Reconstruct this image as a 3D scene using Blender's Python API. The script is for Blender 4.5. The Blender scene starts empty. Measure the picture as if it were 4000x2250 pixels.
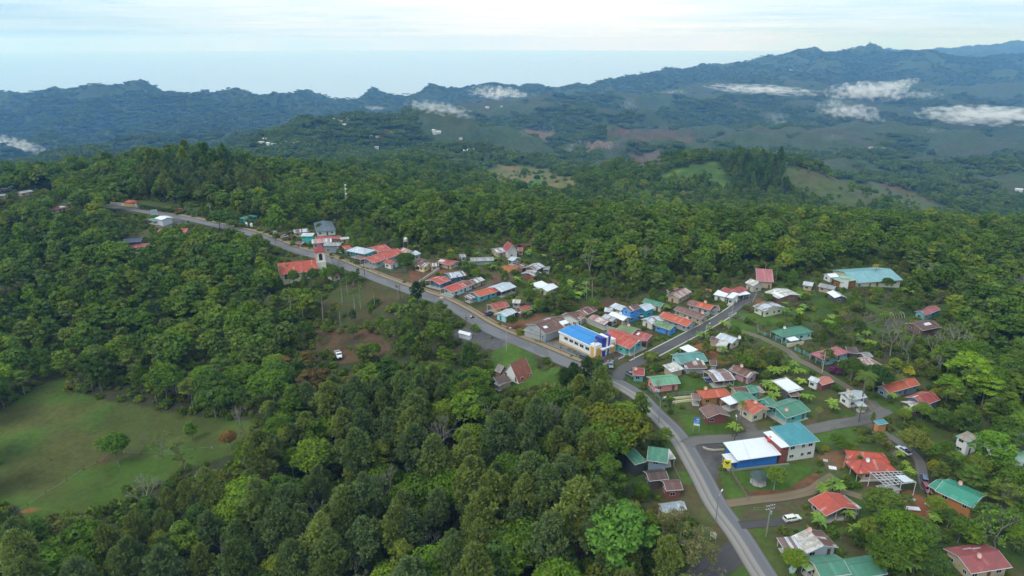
import bpy, math, random, time
import numpy as np
from mathutils import Vector
T0 = time.time()
random.seed(7)
RNG = np.random.default_rng(11)
C = bpy.context.scene.collection
SC = bpy.context.scene
# ---------------------------------------------------------------- camera model
PITCH = math.radians(19.9); CP, SP = math.cos(PITCH), math.sin(PITCH)
FOC = 2667.0; CAMZ = 120.0

def project(x, y, z):
    x = np.asarray(x, float); y = np.asarray(y, float); z = np.asarray(z, float)
    fw = y * CP - (z - CAMZ) * SP
    up = y * SP + (z - CAMZ) * CP
    fw = np.where(fw < 1, 1, fw)
    return 2000 + FOC * x / fw, 1125 - FOC * up / fw

# ---------------------------------------------------------------- noise
def _hash(ix, iy, seed):
    n = (ix * 374761393 + iy * 668265263 + seed * 2147483647) & 0xffffffff
    n = ((n ^ (n >> 13)) * 1274126177) & 0xffffffff
    n = n ^ (n >> 16)
    return (n & 0xffff) / 65535.0

def vnoise(x, y, seed=0):
    x = np.asarray(x, float); y = np.asarray(y, float)
    ix = np.floor(x).astype(np.int64); iy = np.floor(y).astype(np.int64)
    fx = x - ix; fy = y - iy
    ux = fx * fx * fx * (fx * (fx * 6 - 15) + 10); uy = fy * fy * fy * (fy * (fy * 6 - 15) + 10)
    a = _hash(ix, iy, seed); b = _hash(ix + 1, iy, seed); c = _hash(ix, iy + 1, seed); d = _hash(ix + 1, iy + 1, seed)
    return (a * (1 - ux) + b * ux) * (1 - uy) + (c * (1 - ux) + d * ux) * uy

def fbm(x, y, wl, octv=4, seed=0, gain=.5):
    s = 0; a = 1; t = 0
    x = np.asarray(x, float) / wl; y = np.asarray(y, float) / wl
    for i in range(octv):
        s = s + a * vnoise(x, y, seed + i * 17); t += a
        a *= gain; x, y = (x * 1.62 - y * 1.18), (x * 1.18 + y * 1.62)
    return s / t

def ridged(x, y, wl, octv=4, seed=0):
    s = 0; a = 1; t = 0
    x = np.asarray(x, float) / wl; y = np.asarray(y, float) / wl
    for i in range(octv):
        s = s + a * (1 - np.abs(2 * vnoise(x, y, seed + i * 17) - 1)); t += a
        a *= .5; x, y = (x * 1.62 - y * 1.18), (x * 1.18 + y * 1.62)
    return s / t

# ---------------------------------------------------------------- terrain table
def ratio_of(ypx):
    v = (ypx - 1125) / FOC
    return (SP + v * CP) / (CP - v * SP)

SCOL = np.array([-1.3, -.9, -.7, -.5, -.3, -.1, .1, .2, .3, .4, .5, .7, .9, 1.3])
ROWS = [  # Y, kind, 12 values for s -.9 .. .9
 (60, 'z', [-25, -25, -25, -22, -15, -3, 0, 0, -1, -3, -6, -8]),
 (130, 'z', [-25, -25, -25, -20, -12, -5, -1, 0, -1, -1, -3, -5]),
 (180, 'z', [-22, -22, -22, -18, -10, -4, -1, 0, 0, 0, -2, -5]),
 (240, 'z', [-20, -20, -18, -13, -6, 0, 0, 0, 0, 0, -3, -7]),
 (300, 'z', [-18, -17, -14, -7, -.5, 0, 0, 0, 0, 0, -4, -12]),
 (380, 'z', [-15, -13, -8, -.5, 0, 0, 0, 0, 0, -1, -9, -20]),
 (460, 'z', [-8, -5, -1, 0, 0, -3, -4, -5, -5, -6, -16, -28]),
 (560, 'z', [-2, 0, 1, -4, -12, -18, -20, -22, -24, -25, -30, -35]),
 (700, 'y', [740, 720, 655, 705, 830, 880, 885, 890, 895, 900, 930, 950]),
 (850, 'y', [705, 685, 612, 690, 770, 815, 830, 835, 850, 875, 930, 950]),
 (1050, 'y', [760, 750, 690, 680, 720, 755, 765, 735, 765, 815, 905, 930]),
 (1300, 'y', [800, 800, 740, 690, 675, 695, 665, 612, 632, 700, 850, 880]),
 (1600, 'y', [760, 740, 700, 655, 650, 700, 740, 760, 745, 735, 790, 820]),
 (2100, 'y', [700, 660, 610, 570, 600, 645, 665, 670, 660, 650, 670, 710]),
 (2700, 'y', [640, 610, 550, 462, 485, 590, 590, 590, 580, 570, 590, 620]),
 (3400, 'y', [600, 600, 570, 545, 480, 500, 520, 540, 530, 520, 530, 540]),
 (4300, 'y', [580, 570, 540, 540, 430, 405, 430, 460, 460, 460, 470, 480]),
 (5200, 'y', [420, 470, 450, 480, 460, 380, 390, 400, 400, 400, 410, 420]),
 (6000, 'y', [345, 345, 332, 400, 470, 400, 370, 355, 350, 350, 360, 370]),
 (7200, 'y', [440, 440, 440, 376, 318, 330, 300, 295, 285, 280, 290, 300]),
 (8600, 'y', [600, 600, 600, 500, 500, 420, 285, 268, 206, 190, 215, 215]),
 (10500, 'y', [900, 900, 900, 900, 900, 700, 420, 400, 330, 260, 250, 250]),
 (14000, 'y', [500, 500, 500, 500, 500, 500, 500, 400, 260, 200, 168, 168]),
 (20000, 'z', [-750] * 12),
]
def _tab():
    Y = np.array([r[0] for r in ROWS], float)
    Z = []
    for y, k, v in ROWS:
        v = np.array([v[0]] + v + [v[-1]], float)
        if k == 'y':
            v = CAMZ - ratio_of(v) * y
        Z.append(np.maximum(v, -760))
    return np.log(Y), np.array(Z)
LY, TZ = _tab()
NSF, NYF = 261, 420
SF = np.linspace(-1.3, 1.3, NSF); YF = np.linspace(LY[0], LY[-1], NYF)
def _fine():
    A = np.array([np.interp(SF, SCOL, row) for row in TZ])
    B = np.array([np.interp(YF, LY, A[:, j]) for j in range(NSF)]).T
    def sm(M, k, ax):
        ker = np.hanning(2 * k + 3)[1:-1]; ker /= ker.sum()
        P = np.pad(M, [(k, k) if a == ax else (0, 0) for a in (0, 1)], mode='edge')
        return np.apply_along_axis(lambda v: np.convolve(v, ker, 'valid'), ax, P)
    S = sm(sm(B, 4, 1), 5, 0)
    return S
FT = _fine()

def zt(x, y):
    x = np.asarray(x, float); y = np.maximum(np.asarray(y, float), 60.0)
    s = np.clip(x / y, -1.3, 1.3); ly = np.clip(np.log(y), YF[0], YF[-1])
    a = (s + 1.3) / 2.6 * (NSF - 1); b = (ly - YF[0]) / (YF[-1] - YF[0]) * (NYF - 1)
    i = np.clip(a.astype(int), 0, NSF - 2); j = np.clip(b.astype(int), 0, NYF - 2)
    fa = a - i; fb = b - j
    z = (FT[j, i] * (1 - fa) + FT[j, i + 1] * fa) * (1 - fb) + (FT[j + 1, i] * (1 - fa) + FT[j + 1, i + 1] * fa) * fb
    # relief
    w1 = np.clip((y - 560) / 500, 0, 1)
    w2 = np.clip((y - 1500) / 900, 0, 1)
    w3 = np.clip((y - 4500) / 3000, 0, 1)
    r = (fbm(x, y, 230, 4, 3) - .5) * 66 * w1
    r = r + (ridged(x, y, 560, 4, 9) - .64) * 195 * w2 + (fbm(x, y, 230, 2, 13) - .5) * 44 * w2
    r = r + (ridged(x, y, 1300, 4, 21) - .62) * 250 * w3 * (.5 + .5 * np.clip((s + .1) * 5, 0, 1))
    near = (fbm(x, y, 90, 2, 5) - .5) * 2.0 * np.clip((y - 90) / 60, 0, 1)
    left = np.clip((-.15 - x / y) / .25, 0, 1) * np.clip((480 - y) / 150, 0, 1)
    r = r + near + left * (fbm(x, y, 70, 3, 31) - .5) * 9
    return z + r

def ground(px, py, h=0.0):
    """world point on the ground (plus h) seen at photo pixel px, py"""
    v = (py - 1125) / FOC; u = (px - 2000) / FOC
    d = np.array([u, CP - v * SP, -SP - v * CP])
    t = np.geomspace(60, 9000, 1200)
    P = d[None, :] * t[:, None]
    zz = P[:, 2] + CAMZ - h - zt(P[:, 0], P[:, 1])
    k = np.where(zz < 0)[0]
    if len(k) == 0: k = [1199]
    k = max(k[0], 1)
    a, b = t[k - 1], t[k]
    for _ in range(14):
        m = (a + b) / 2; p = d * m
        if p[2] + CAMZ - h - float(zt(p[0], p[1])) < 0: b = m
        else: a = m
    p = d * b
    return Vector((p[0], p[1], p[2] + CAMZ))

def inpoly(px, py, poly):
    px = np.asarray(px, float); py = np.asarray(py, float)
    ins = np.zeros(px.shape, bool)
    n = len(poly)
    for i in range(n):
        x1, y1 = poly[i]; x2, y2 = poly[(i + 1) % n]
        if y1 == y2: continue
        c = ((y1 > py) != (y2 > py)) & (px < (x2 - x1) * (py - y1) / (y2 - y1) + x1)
        ins ^= c
    return ins

# zoomed views used for measuring
REG = dict(A=(1000, 850), B=(1600, 850), C=(1900, 1050), D=(2450, 1000), E=(2600, 1300), F=(3100, 1000), G=(400, 700),
           H=(3000, 1350), I=(2700, 1600), J=(3300, 1600), K=(2400, 1700), L=(2900, 1855), M=(3300, 1855), N=(1900, 1250), O=(3300, 1200))
def R(k, x, y):
    if k == '': return (x, y)
    if k == 'P': return (1040 + x * .1401, 920 + y * .1401)
    if k == 'Q': return (2100 + x * .1794, 1240 + y * .1794)
    if k == 'S': return (1330 + x * .1401, 930 + y * .1401)
    if k == 'T': return (2740 + x * .11664, 1050 + y * .11664)
    if k in '1234567': 
        o = {'1': (0, 0), '2': (1300, 100), '3': (2600, 100), '4': (0, 750), '5': (0, 1460), '6': (1300, 1460)}[k]
        return (o[0] + x * .54517, o[1] + y * .54517)
    o = REG[k]
    return (o[0] + x * .27259, o[1] + y * .27259)

# ---------------------------------------------------------------- object helpers
def link(o): C.objects.link(o); return o
def tag(o, label=None, cat=None, group=None, kind=None):
    if label: o['label'] = label
    if cat: o['category'] = cat; o['kind'] = 'thing'
    if group: o['group'] = group
    if kind: o['kind'] = kind
    return o
def empty(name, loc, label=None, cat=None, group=None, rz=0):
    o = bpy.data.objects.new(name, None); o.location = loc; o.rotation_euler = (0, 0, rz)
    o.empty_display_size = .5
    link(o); return tag(o, label, cat, group)
def mesh_np(name, V, F, mats=(), attrs=None, smooth=False, mi=None):
    me = bpy.data.meshes.new(name)
    V = np.asarray(V, np.float32); F = np.asarray(F, np.int32)
    n = F.shape[1]
    me.vertices.add(len(V)); me.vertices.foreach_set('co', V.ravel())
    me.loops.add(F.size); me.loops.foreach_set('vertex_index', F.ravel())
    me.polygons.add(len(F)); me.polygons.foreach_set('loop_start', np.arange(len(F), dtype=np.int32) * n)
    try: me.polygons.foreach_set('loop_total', np.full(len(F), n, np.int32))
    except Exception: pass
    if mi is not None: me.polygons.foreach_set('material_index', np.asarray(mi, np.int32))
    me.polygons.foreach_set('use_smooth', np.full(len(F), smooth))
    me.update(calc_edges=True)
    for m in mats: me.materials.append(m)
    for k, a in (attrs or {}).items():
        a = np.asarray(a, np.float32)
        if a.ndim == 2:
            at = me.attributes.new(k, 'FLOAT_COLOR', 'POINT')
            if a.shape[1] == 3: a = np.concatenate([a, np.ones((len(a), 1), np.float32)], 1)
            at.data.foreach_set('color', a.ravel())
        else:
            at = me.attributes.new(k, 'FLOAT', 'POINT'); at.data.foreach_set('value', a)
    return me
def obj(name, me, parent=None, loc=None):
    o = bpy.data.objects.new(name, me); link(o)
    if parent is not None: o.parent = parent
    if loc is not None: o.location = loc
    return o

class MB:
    """collects simple solids into one mesh with quads/ngons and optional UVs"""
    def __init__(s): s.v = []; s.f = []; s.uv = []
    def poly(s, pts, uv=None):
        i = len(s.v); s.v += [tuple(p) for p in pts]; s.f.append(tuple(range(i, i + len(pts))))
        s.uv.append(uv or [(0, 0)] * len(pts))
    def prism(s, base, top, cap=True):
        n = len(base); i = len(s.v); s.v += [tuple(p) for p in base] + [tuple(p) for p in top]
        for k in range(n):
            l = (k + 1) % n; s.f.append((i + k, i + l, i + n + l, i + n + k)); s.uv.append([(0, 0)] * 4)
        if cap:
            s.f.append(tuple(i + n + k for k in range(n))); s.uv.append([(0, 0)] * n)
            s.f.append(tuple(i + k for k in reversed(range(n)))); s.uv.append([(0, 0)] * n)
    def box(s, x0, x1, y0, y1, z0, z1):
        s.prism([(x0, y0, z0), (x1, y0, z0), (x1, y1, z0), (x0, y1, z0)], [(x0, y0, z1), (x1, y0, z1), (x1, y1, z1), (x0, y1, z1)])
    def tube(s, p, q, r0, r1=None, n=6, cap=True):
        r1 = r0 if r1 is None else r1
        p = Vector(p); q = Vector(q); d = (q - p)
        if d.length < 1e-6: return
        d.normalize(); a = d.orthogonal().normalized(); b = d.cross(a)
        ring = lambda c, r: [c + (a * math.cos(2 * math.pi * k / n) + b * math.sin(2 * math.pi * k / n)) * r for k in range(n)]
        s.prism(ring(p, r0), ring(q, r1), cap)
    def lathe(s, prof, c=(0, 0, 0), n=12):
        i = len(s.v)
        for r, z in prof:
            for k in range(n):
                a = 2 * math.pi * k / n; s.v.append((c[0] + r * math.cos(a), c[1] + r * math.sin(a), c[2] + z))
        for j in range(len(prof) - 1):
            for k in range(n):
                l = (k + 1) % n; s.f.append((i + j * n + k, i + j * n + l, i + (j + 1) * n + l, i + (j + 1) * n + k)); s.uv.append([(0, 0)] * 4)
    def mesh(s, name, mat, smooth=False):
        me = bpy.data.meshes.new(name); me.from_pydata(s.v, [], s.f)
        if mat: me.materials.append(mat)
        ul = me.uv_layers.new(name='UVMap'); k = 0
        flat = [c for u in s.uv for c in u]
        ul.data.foreach_set('uv', np.array(flat, np.float32).ravel())
        if smooth: me.polygons.foreach_set('use_smooth', np.full(len(me.polygons), True))
        return me
    def build(s, name, mat, parent=None, loc=None, smooth=False):
        return obj(name, s.mesh(name, mat, smooth), parent, loc)

# ---------------------------------------------------------------- materials
def newmat(name):
    m = bpy.data.materials.new(name); m.use_nodes = True; nt = m.node_tree
    for n in list(nt.nodes): nt.nodes.remove(n)
    out = nt.nodes.new('ShaderNodeOutputMaterial')
    return m, nt, out
def N(nt, t, **kw):
    n = nt.nodes.new(t)
    for k, v in kw.items():
        if k.startswith('_'): setattr(n, k[1:], v)
    return n
def L(nt, a, b): nt.links.new(a, b)
def mixc(nt, fac, a, b, mode='MIX'):
    n = nt.nodes.new('ShaderNodeMix'); n.data_type = 'RGBA'; n.blend_type = mode
    for s, v in ((n.inputs[0], fac), (n.inputs[6], a), (n.inputs[7], b)):
        if hasattr(v, 'is_output'): L(nt, v, s)
        elif isinstance(v, (int, float)): s.default_value = v
        else: s.default_value = (*v, 1) if len(v) == 3 else v
    return n.outputs[2]
def mth(nt, op, a, b=None, c=None, clamp=False):
    n = nt.nodes.new('ShaderNodeMath'); n.operation = op; n.use_clamp = clamp
    for s, v in zip(n.inputs, (a, b, c)):
        if v is None: continue
        if hasattr(v, 'is_output'): L(nt, v, s)
        else: s.default_value = v
    return n.outputs[0]
def ramp(nt, fac, stops, interp='LINEAR'):
    n = nt.nodes.new('ShaderNodeValToRGB'); n.color_ramp.interpolation = interp
    e = n.color_ramp.elements
    while len(e) < len(stops): e.new(.5)
    for el, (p, c) in zip(e, stops):
        el.position = p; el.color = (*c, 1) if len(c) == 3 else c
    L(nt, fac, n.inputs[0]); return n.outputs[0]
def noise(nt, vec, scale, detail=3, rough=.55, out=0):
    n = nt.nodes.new('ShaderNodeTexNoise'); n.inputs['Scale'].default_value = scale
    n.inputs['Detail'].default_value = detail; n.inputs['Roughness'].default_value = rough
    if vec is not None: L(nt, vec, n.inputs['Vector'])
    return n.outputs[out]
def coords(nt, kind='Object'):
    if kind == 'Pos': return nt.nodes.new('ShaderNodeNewGeometry').outputs['Position']
    return nt.nodes.new('ShaderNodeTexCoord').outputs[kind]
def princ(nt, out, col, rough=.7, spec=.3, metal=0, bump=None, bs=.3, bd=.05):
    p = nt.nodes.new('ShaderNodeBsdfPrincipled')
    if hasattr(col, 'is_output'): L(nt, col, p.inputs['Base Color'])
    else: p.inputs['Base Color'].default_value = (*col, 1)
    if hasattr(rough, 'is_output'): L(nt, rough, p.inputs['Roughness'])
    else: p.inputs['Roughness'].default_value = rough
    p.inputs['Specular IOR Level'].default_value = spec; p.inputs['Metallic'].default_value = metal
    if bump is not None:
        b = nt.nodes.new('ShaderNodeBump'); b.inputs['Strength'].default_value = bs; b.inputs['Distance'].default_value = bd
        L(nt, bump, b.inputs['Height']); L(nt, b.outputs[0], p.inputs['Normal'])
    L(nt, p.outputs[0], out.inputs[0]); return p
_MC = {}
def paint(col, rough=.65, var=.12, dirt=.25, spec=.3):
    """painted or rendered surface with blotches and grime"""
    k = ('paint', tuple(col), rough, var, dirt)
    if k in _MC: return _MC[k]
    m, nt, out = newmat('painted_surface')
    P = coords(nt, 'Pos')
    n1 = noise(nt, P, .9, 4); n2 = noise(nt, P, 3.7, 3)
    c = mixc(nt, mth(nt, 'MULTIPLY', n1, dirt, clamp=True), col, tuple(x * .45 + .03 for x in col))
    c = mixc(nt, mth(nt, 'MULTIPLY', n2, var), c, tuple(min(1, x * 1.3 + .02) for x in col))
    princ(nt, out, c, rough, spec)
    _MC[k] = m; return m
def tin(base, patches=(), amount=.25, rough=.45, rust=.2, sheet=.9, length=3.4):
    """corrugated roof sheets: u across the slope (sheet width), v down the slope; odd sheets replaced"""
    k = ('tin', tuple(base), tuple(patches), amount, rust, sheet, length)
    if k in _MC: return _MC[k]
    m, nt, out = newmat('roof_sheet')
    uv = coords(nt, 'UV'); sp = nt.nodes.new('ShaderNodeSeparateXYZ'); L(nt, uv, sp.inputs[0])
    u, v = sp.outputs[0], sp.outputs[1]
    cu = mth(nt, 'FLOOR', mth(nt, 'DIVIDE', u, sheet)); cv = mth(nt, 'FLOOR', mth(nt, 'DIVIDE', v, length))
    cmb = nt.nodes.new('ShaderNodeCombineXYZ'); L(nt, cu, cmb.inputs[0]); L(nt, cv, cmb.inputs[1])
    oi = nt.nodes.new('ShaderNodeObjectInfo')
    L(nt, mth(nt, 'MULTIPLY', oi.outputs['Random'], 57.0), cmb.inputs[2])
    wn = nt.nodes.new('ShaderNodeTexWhiteNoise'); wn.noise_dimensions = '3D'; L(nt, cmb.outputs[0], wn.inputs['Vector'])
    P = coords(nt, 'Pos')
    col = mixc(nt, mth(nt, 'MULTIPLY', wn.outputs['Value'], .35), base, tuple(x * .72 for x in base))
    if patches:
        wc = nt.nodes.new('ShaderNodeSeparateColor'); L(nt, wn.outputs['Color'], wc.inputs[0])
        st = [(i / len(patches), p) for i, p in enumerate(patches)]
        pc = ramp(nt, wc.outputs[1], st, 'CONSTANT')
        f = mth(nt, 'LESS_THAN', wc.outputs[0], amount)
        col = mixc(nt, f, col, pc)
    n1 = noise(nt, P, .55, 5, .65); n2 = noise(nt, P, 2.2, 4, .6)
    rr = mth(nt, 'MULTIPLY', mth(nt, 'SMOOTH_MIN', 1.0, mth(nt, 'MULTIPLY', mth(nt, 'SUBTRACT', n1, .47, clamp=True), 9.0), .1), rust, clamp=True)
    col = mixc(nt, rr, col, (.12, .065, .04))
    col = mixc(nt, mth(nt, 'MULTIPLY', mth(nt, 'SUBTRACT', n2, .35, clamp=True), .6), col, tuple(x * .62 for x in base))
    # lap lines between sheets
    fr = mth(nt, 'FRACT', mth(nt, 'DIVIDE', u, sheet)); ln = mth(nt, 'LESS_THAN', fr, .10)
    col = mixc(nt, mth(nt, 'MULTIPLY', ln, .35), col, tuple(x * .5 for x in base))
    w = mth(nt, 'SINE', mth(nt, 'MULTIPLY', u, 2 * math.pi / .30))
    princ(nt, out, col, rough, .35, 0, bump=w, bs=.45, bd=.05)
    _MC[k] = m; return m
def glassm():
    k = 'glass'
    if k in _MC: return _MC[k]
    m, nt, out = newmat('window_glass'); princ(nt, out, (.02, .025, .03), .12, .6); _MC[k] = m; return m
def plain(col, rough=.5, spec=.4, metal=0):
    k = ('plain', tuple(col), rough, spec, metal)
    if k in _MC: return _MC[k]
    m, nt, out = newmat('surface')
    n1 = noise(nt, coords(nt, 'Pos'), 2.5, 3)
    princ(nt, out, mixc(nt, mth(nt, 'MULTIPLY', n1, .3), col, tuple(x * .7 for x in col)), rough, spec, metal); _MC[k] = m; return m
EXPOSURE = 0.47
HAZE_D = 7.5e-5
FOGK = 1.0
# ================================================================ camera, light, sky, haze
cam = bpy.data.cameras.new('camera'); camo = link(bpy.data.objects.new('camera', cam))
cam.sensor_width = 36; cam.lens = FOC / 4000 * 36; cam.clip_start = .5; cam.clip_end = 200000
camo.location = (0, 0, CAMZ); camo.rotation_euler = (math.radians(90) - PITCH, 0, 0)
SC.camera = camo
SC.view_settings.view_transform = 'Standard'; SC.view_settings.look = 'None'
SC.view_settings.exposure = EXPOSURE; SC.view_settings.gamma = 1
cy = SC.cycles
cy.max_bounces = 5; cy.diffuse_bounces = 3; cy.glossy_bounces = 2; cy.transmission_bounces = 2; cy.transparent_max_bounces = 6
cy.volume_bounces = 2; cy.volume_step_rate = 4.0; cy.volume_max_steps = 64
cy.use_adaptive_sampling = True; cy.adaptive_threshold = .02
cy.use_denoising = True
try: cy.denoiser = 'OPENIMAGEDENOISE'; cy.denoising_prefilter = 'ACCURATE'
except Exception: pass
cy.caustics_reflective = False; cy.caustics_refractive = False

SUN_EL, SUN_AZ = math.radians(48), math.radians(-128)
w = bpy.data.worlds.new('World'); SC.world = w; w.use_nodes = True
nt = w.node_tree
for n in list(nt.nodes): nt.nodes.remove(n)
wo = nt.nodes.new('ShaderNodeOutputWorld'); bg = nt.nodes.new('ShaderNodeBackground'); bg.inputs[1].default_value = .107
sky = nt.nodes.new('ShaderNodeTexSky'); sky.sky_type = 'NISHITA'; sky.sun_disc = False
sky.sun_elevation = SUN_EL; sky.sun_rotation = SUN_AZ; sky.altitude = 700; sky.dust_density = 2.0
tc = nt.nodes.new('ShaderNodeTexCoord')
sp = nt.nodes.new('ShaderNodeSeparateXYZ'); L(nt, tc.outputs['Generated'], sp.inputs[0])
zc = mth(nt, 'ADD', mth(nt, 'MAXIMUM', sp.outputs[2], 0.0), .035)
cmb = nt.nodes.new('ShaderNodeCombineXYZ')
L(nt, mth(nt, 'DIVIDE', sp.outputs[0], zc), cmb.inputs[0]); L(nt, mth(nt, 'DIVIDE', sp.outputs[1], zc), cmb.inputs[1])
cv = nt.nodes.new('ShaderNodeCombineXYZ')   # bearing and height above the horizon, for long flat cloud sheets
L(nt, mth(nt, 'ARCTAN2', sp.outputs[0], sp.outputs[1]), cv.inputs[0]); L(nt, mth(nt, 'POWER', mth(nt, 'ADD', mth(nt, 'MAXIMUM', sp.outputs[2], 0.0), .004), .7), cv.inputs[1])
def layer(sx, sy, o, det=6, rough=.6):
    m_ = nt.nodes.new('ShaderNodeMapping'); m_.inputs['Scale'].default_value = (sx, sy, 1); m_.inputs['Location'].default_value = (o, o * .7, 0); L(nt, cv.outputs[0], m_.inputs[0])
    return noise(nt, m_.outputs[0], 1.0, det, rough)
nA, nB, nC = layer(3.2, 26, 1.3), layer(6.5, 85, 5.1, 7, .65), layer(1.6, 9, 9.2, 4)
ax = mth(nt, 'SUBTRACT', sp.outputs[0], .02)
hz = mth(nt, 'SUBTRACT', 1.0, mth(nt, 'MULTIPLY', mth(nt, 'MULTIPLY', ax, ax), 2.6), clamp=True)   # whiter sky straight ahead, bluer to both sides
up_ = mth(nt, 'MINIMUM', mth(nt, 'MULTIPLY', sp.outputs[2], 14.0), 1.0)
f1 = mth(nt, 'ADD', mth(nt, 'ADD', mth(nt, 'MULTIPLY', nA, .42), mth(nt, 'MULTIPLY', nB, .34)), mth(nt, 'MULTIPLY', nC, .30))
f1 = mth(nt, 'ADD', f1, mth(nt, 'ADD', mth(nt, 'MULTIPLY', hz, .20), mth(nt, 'MULTIPLY', up_, .08)))
cl = ramp(nt, f1, [(.50, (3.7, 5.6, 7.2)), (.60, (4.7, 6.4, 7.7)), (.70, (5.9, 7.1, 8.0)), (.82, (7.3, 7.9, 8.3))])
L(nt, mixc(nt, .94, sky.outputs[0], cl), bg.inputs[0]); L(nt, bg.outputs[0], wo.inputs[0])

sl = bpy.data.lights.new('sun', 'SUN'); sl.energy = 1.35; sl.angle = math.radians(28); sl.color = (1, .96, .90)
slo = link(bpy.data.objects.new('sun', sl))
sd = Vector((math.sin(SUN_AZ) * math.cos(SUN_EL), math.cos(SUN_AZ) * math.cos(SUN_EL), math.sin(SUN_EL)))
slo.rotation_euler = (-sd).to_track_quat('-Z', 'Y').to_euler(); slo.location = (0, 0, 400)

# haze box
def haze():
    b = MB(); b.box(-60500, 60500, -2000, 60500, -802, 330)
    m, nt, out = newmat('haze_air')
    v = nt.nodes.new('ShaderNodeVolumePrincipled')
    v.inputs['Color'].default_value = (.15, .42, 1, 1); v.inputs['Density'].default_value = HAZE_D
    v.inputs['Absorption Color'].default_value = (1, 1, 1, 1); v.inputs['Anisotropy'].default_value = .0
    L(nt, v.outputs[0], out.inputs['Volume'])
    o = b.build('haze', m); tag(o, kind='stuff')
if HAZE_D > 0: haze()

# sea
SEAZ = -600.0
def sea():
    RR = 57700.0
    n = 160; rads = np.geomspace(3000, RR, 24)
    V = []; F = []
    a = np.linspace(math.radians(20), math.radians(160), n)
    for r in rads:
        V += [(r * math.cos(t), r * math.sin(t), SEAZ) for t in a]
    for j in range(len(rads) - 1):
        for i in range(n - 1):
            F.append((j * n + i, (j + 1) * n + i, (j + 1) * n + i + 1, j * n + i + 1))
    m, nt, out = newmat('sea_water')
    P = coords(nt, 'Pos')
    mp = nt.nodes.new('ShaderNodeMapping'); mp.inputs['Scale'].default_value = (.6, 1, 1); L(nt, P, mp.inputs[0])
    nb = noise(nt, mp.outputs[0], .02, 4, .6); nl = noise(nt, mp.outputs[0], .00022, 4, .55)
    col = mixc(nt, nl, (.28, .42, .55), (.36, .50, .62))  # paler than real water: haze and sky reflection are put into the base colour
    princ(nt, out, col, .38, .5, bump=nb, bs=.5, bd=3.0)
    o = obj('sea', mesh_np('sea', V, F, [m])); tag(o, kind='structure')
sea()

# ================================================================ terrain
ZR = lambda k, *pts: [R(k, *p) for p in pts]
PASTURE = ZR('5', (-60, 300), (120, 190), (250, 100), (470, 10), (520, 130), (700, 175), (900, 215), (1150, 262), (1400, 300), (1850, 351), (1700, 560), (1480, 640), (1250, 700), (1060, 760), (900, 800), (850, 960), (700, 985), (550, 1000), (250, 1100), (110, 950), (-60, 930))
CHSLOPE = ZR('A', (860, 1449), (920, 1240), (1120, 1010), (1300, 950), (1700, 900), (2150, 1110), (1980, 1250), (1900, 1420), (1700, 1500), (1250, 1560), (950, 1600))
TRUCKY = [(1225, 1320), (1400, 1290), (1520, 1330), (1560, 1375), (1480, 1400), (1340, 1420), (1280, 1395), (1225, 1360)]
TRUCKSEE = [(1300, 1355), (1350, 1355), (1350, 1420), (1300, 1420)]
SHEDLOT = [(1770, 1290), (1850, 1270), (1900, 1290), (1990, 1335), (1960, 1370), (1890, 1360), (1830, 1340), (1770, 1325)]
ALAWN = [(1920, 1370), (1990, 1345), (2070, 1370), (2105, 1450), (2190, 1440), (2250, 1470), (2190, 1500), (2060, 1515), (1960, 1520), (1920, 1440)]
MAINV = [(430, 790), (560, 782), (800, 815), (930, 850), (1110, 895), (1400, 870), (1600, 960), (1700, 985), (1880, 935), (2080, 930), (2120, 1000), (2200, 1060), (2400, 1130), (2560, 1150),
         (2620, 1100), (2720, 1120), (2880, 1080), (2920, 1050), (3040, 1050), (3060, 1090), (3200, 1060), (3290, 1035), (3460, 1035), (3560, 1110), (3480, 1160), (3540, 1200), (3600, 1180), (3740, 1190), (3740, 1300), (3600, 1290),
         (3430, 1300), (3440, 1420), (3560, 1440), (3700, 1500), (3720, 1600), (3900, 1650), (4100, 1700), (4100, 2400), (2760, 2400), (2720, 2100), (2560, 2040), (2450, 1890), (2440, 1740), (2560, 1730),
         (2540, 1560), (2390, 1440), (2250, 1430), (2100, 1400), (1850, 1290), (1640, 1180), (1470, 1075), (1330, 1010), (1270, 1120), (1090, 1110), (1060, 1010), (1180, 960), (1000, 905), (870, 870), (790, 870), (640, 880), (600, 930), (480, 930), (480, 880), (560, 840), (430, 815)]
PROTECT = [PASTURE, CHSLOPE, TRUCKY, SHEDLOT, ALAWN, MAINV,
           [(60, 675), (200, 665), (210, 730), (120, 790), (-20, 790), (-20, 700)], [(195, 795), (275, 795), (275, 825), (195, 825)],
           [(1930, 1400), (2090, 1360), (2095, 1500), (1930, 1520)]]
G1, G2, BR, OR, AS, GV, LG = (.035, .060, .014), (.050, .090, .016), (.085, .058, .032), (.24, .095, .04), (.085, .083, .082), (.13, .115, .092), (.065, .115, .02)
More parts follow.
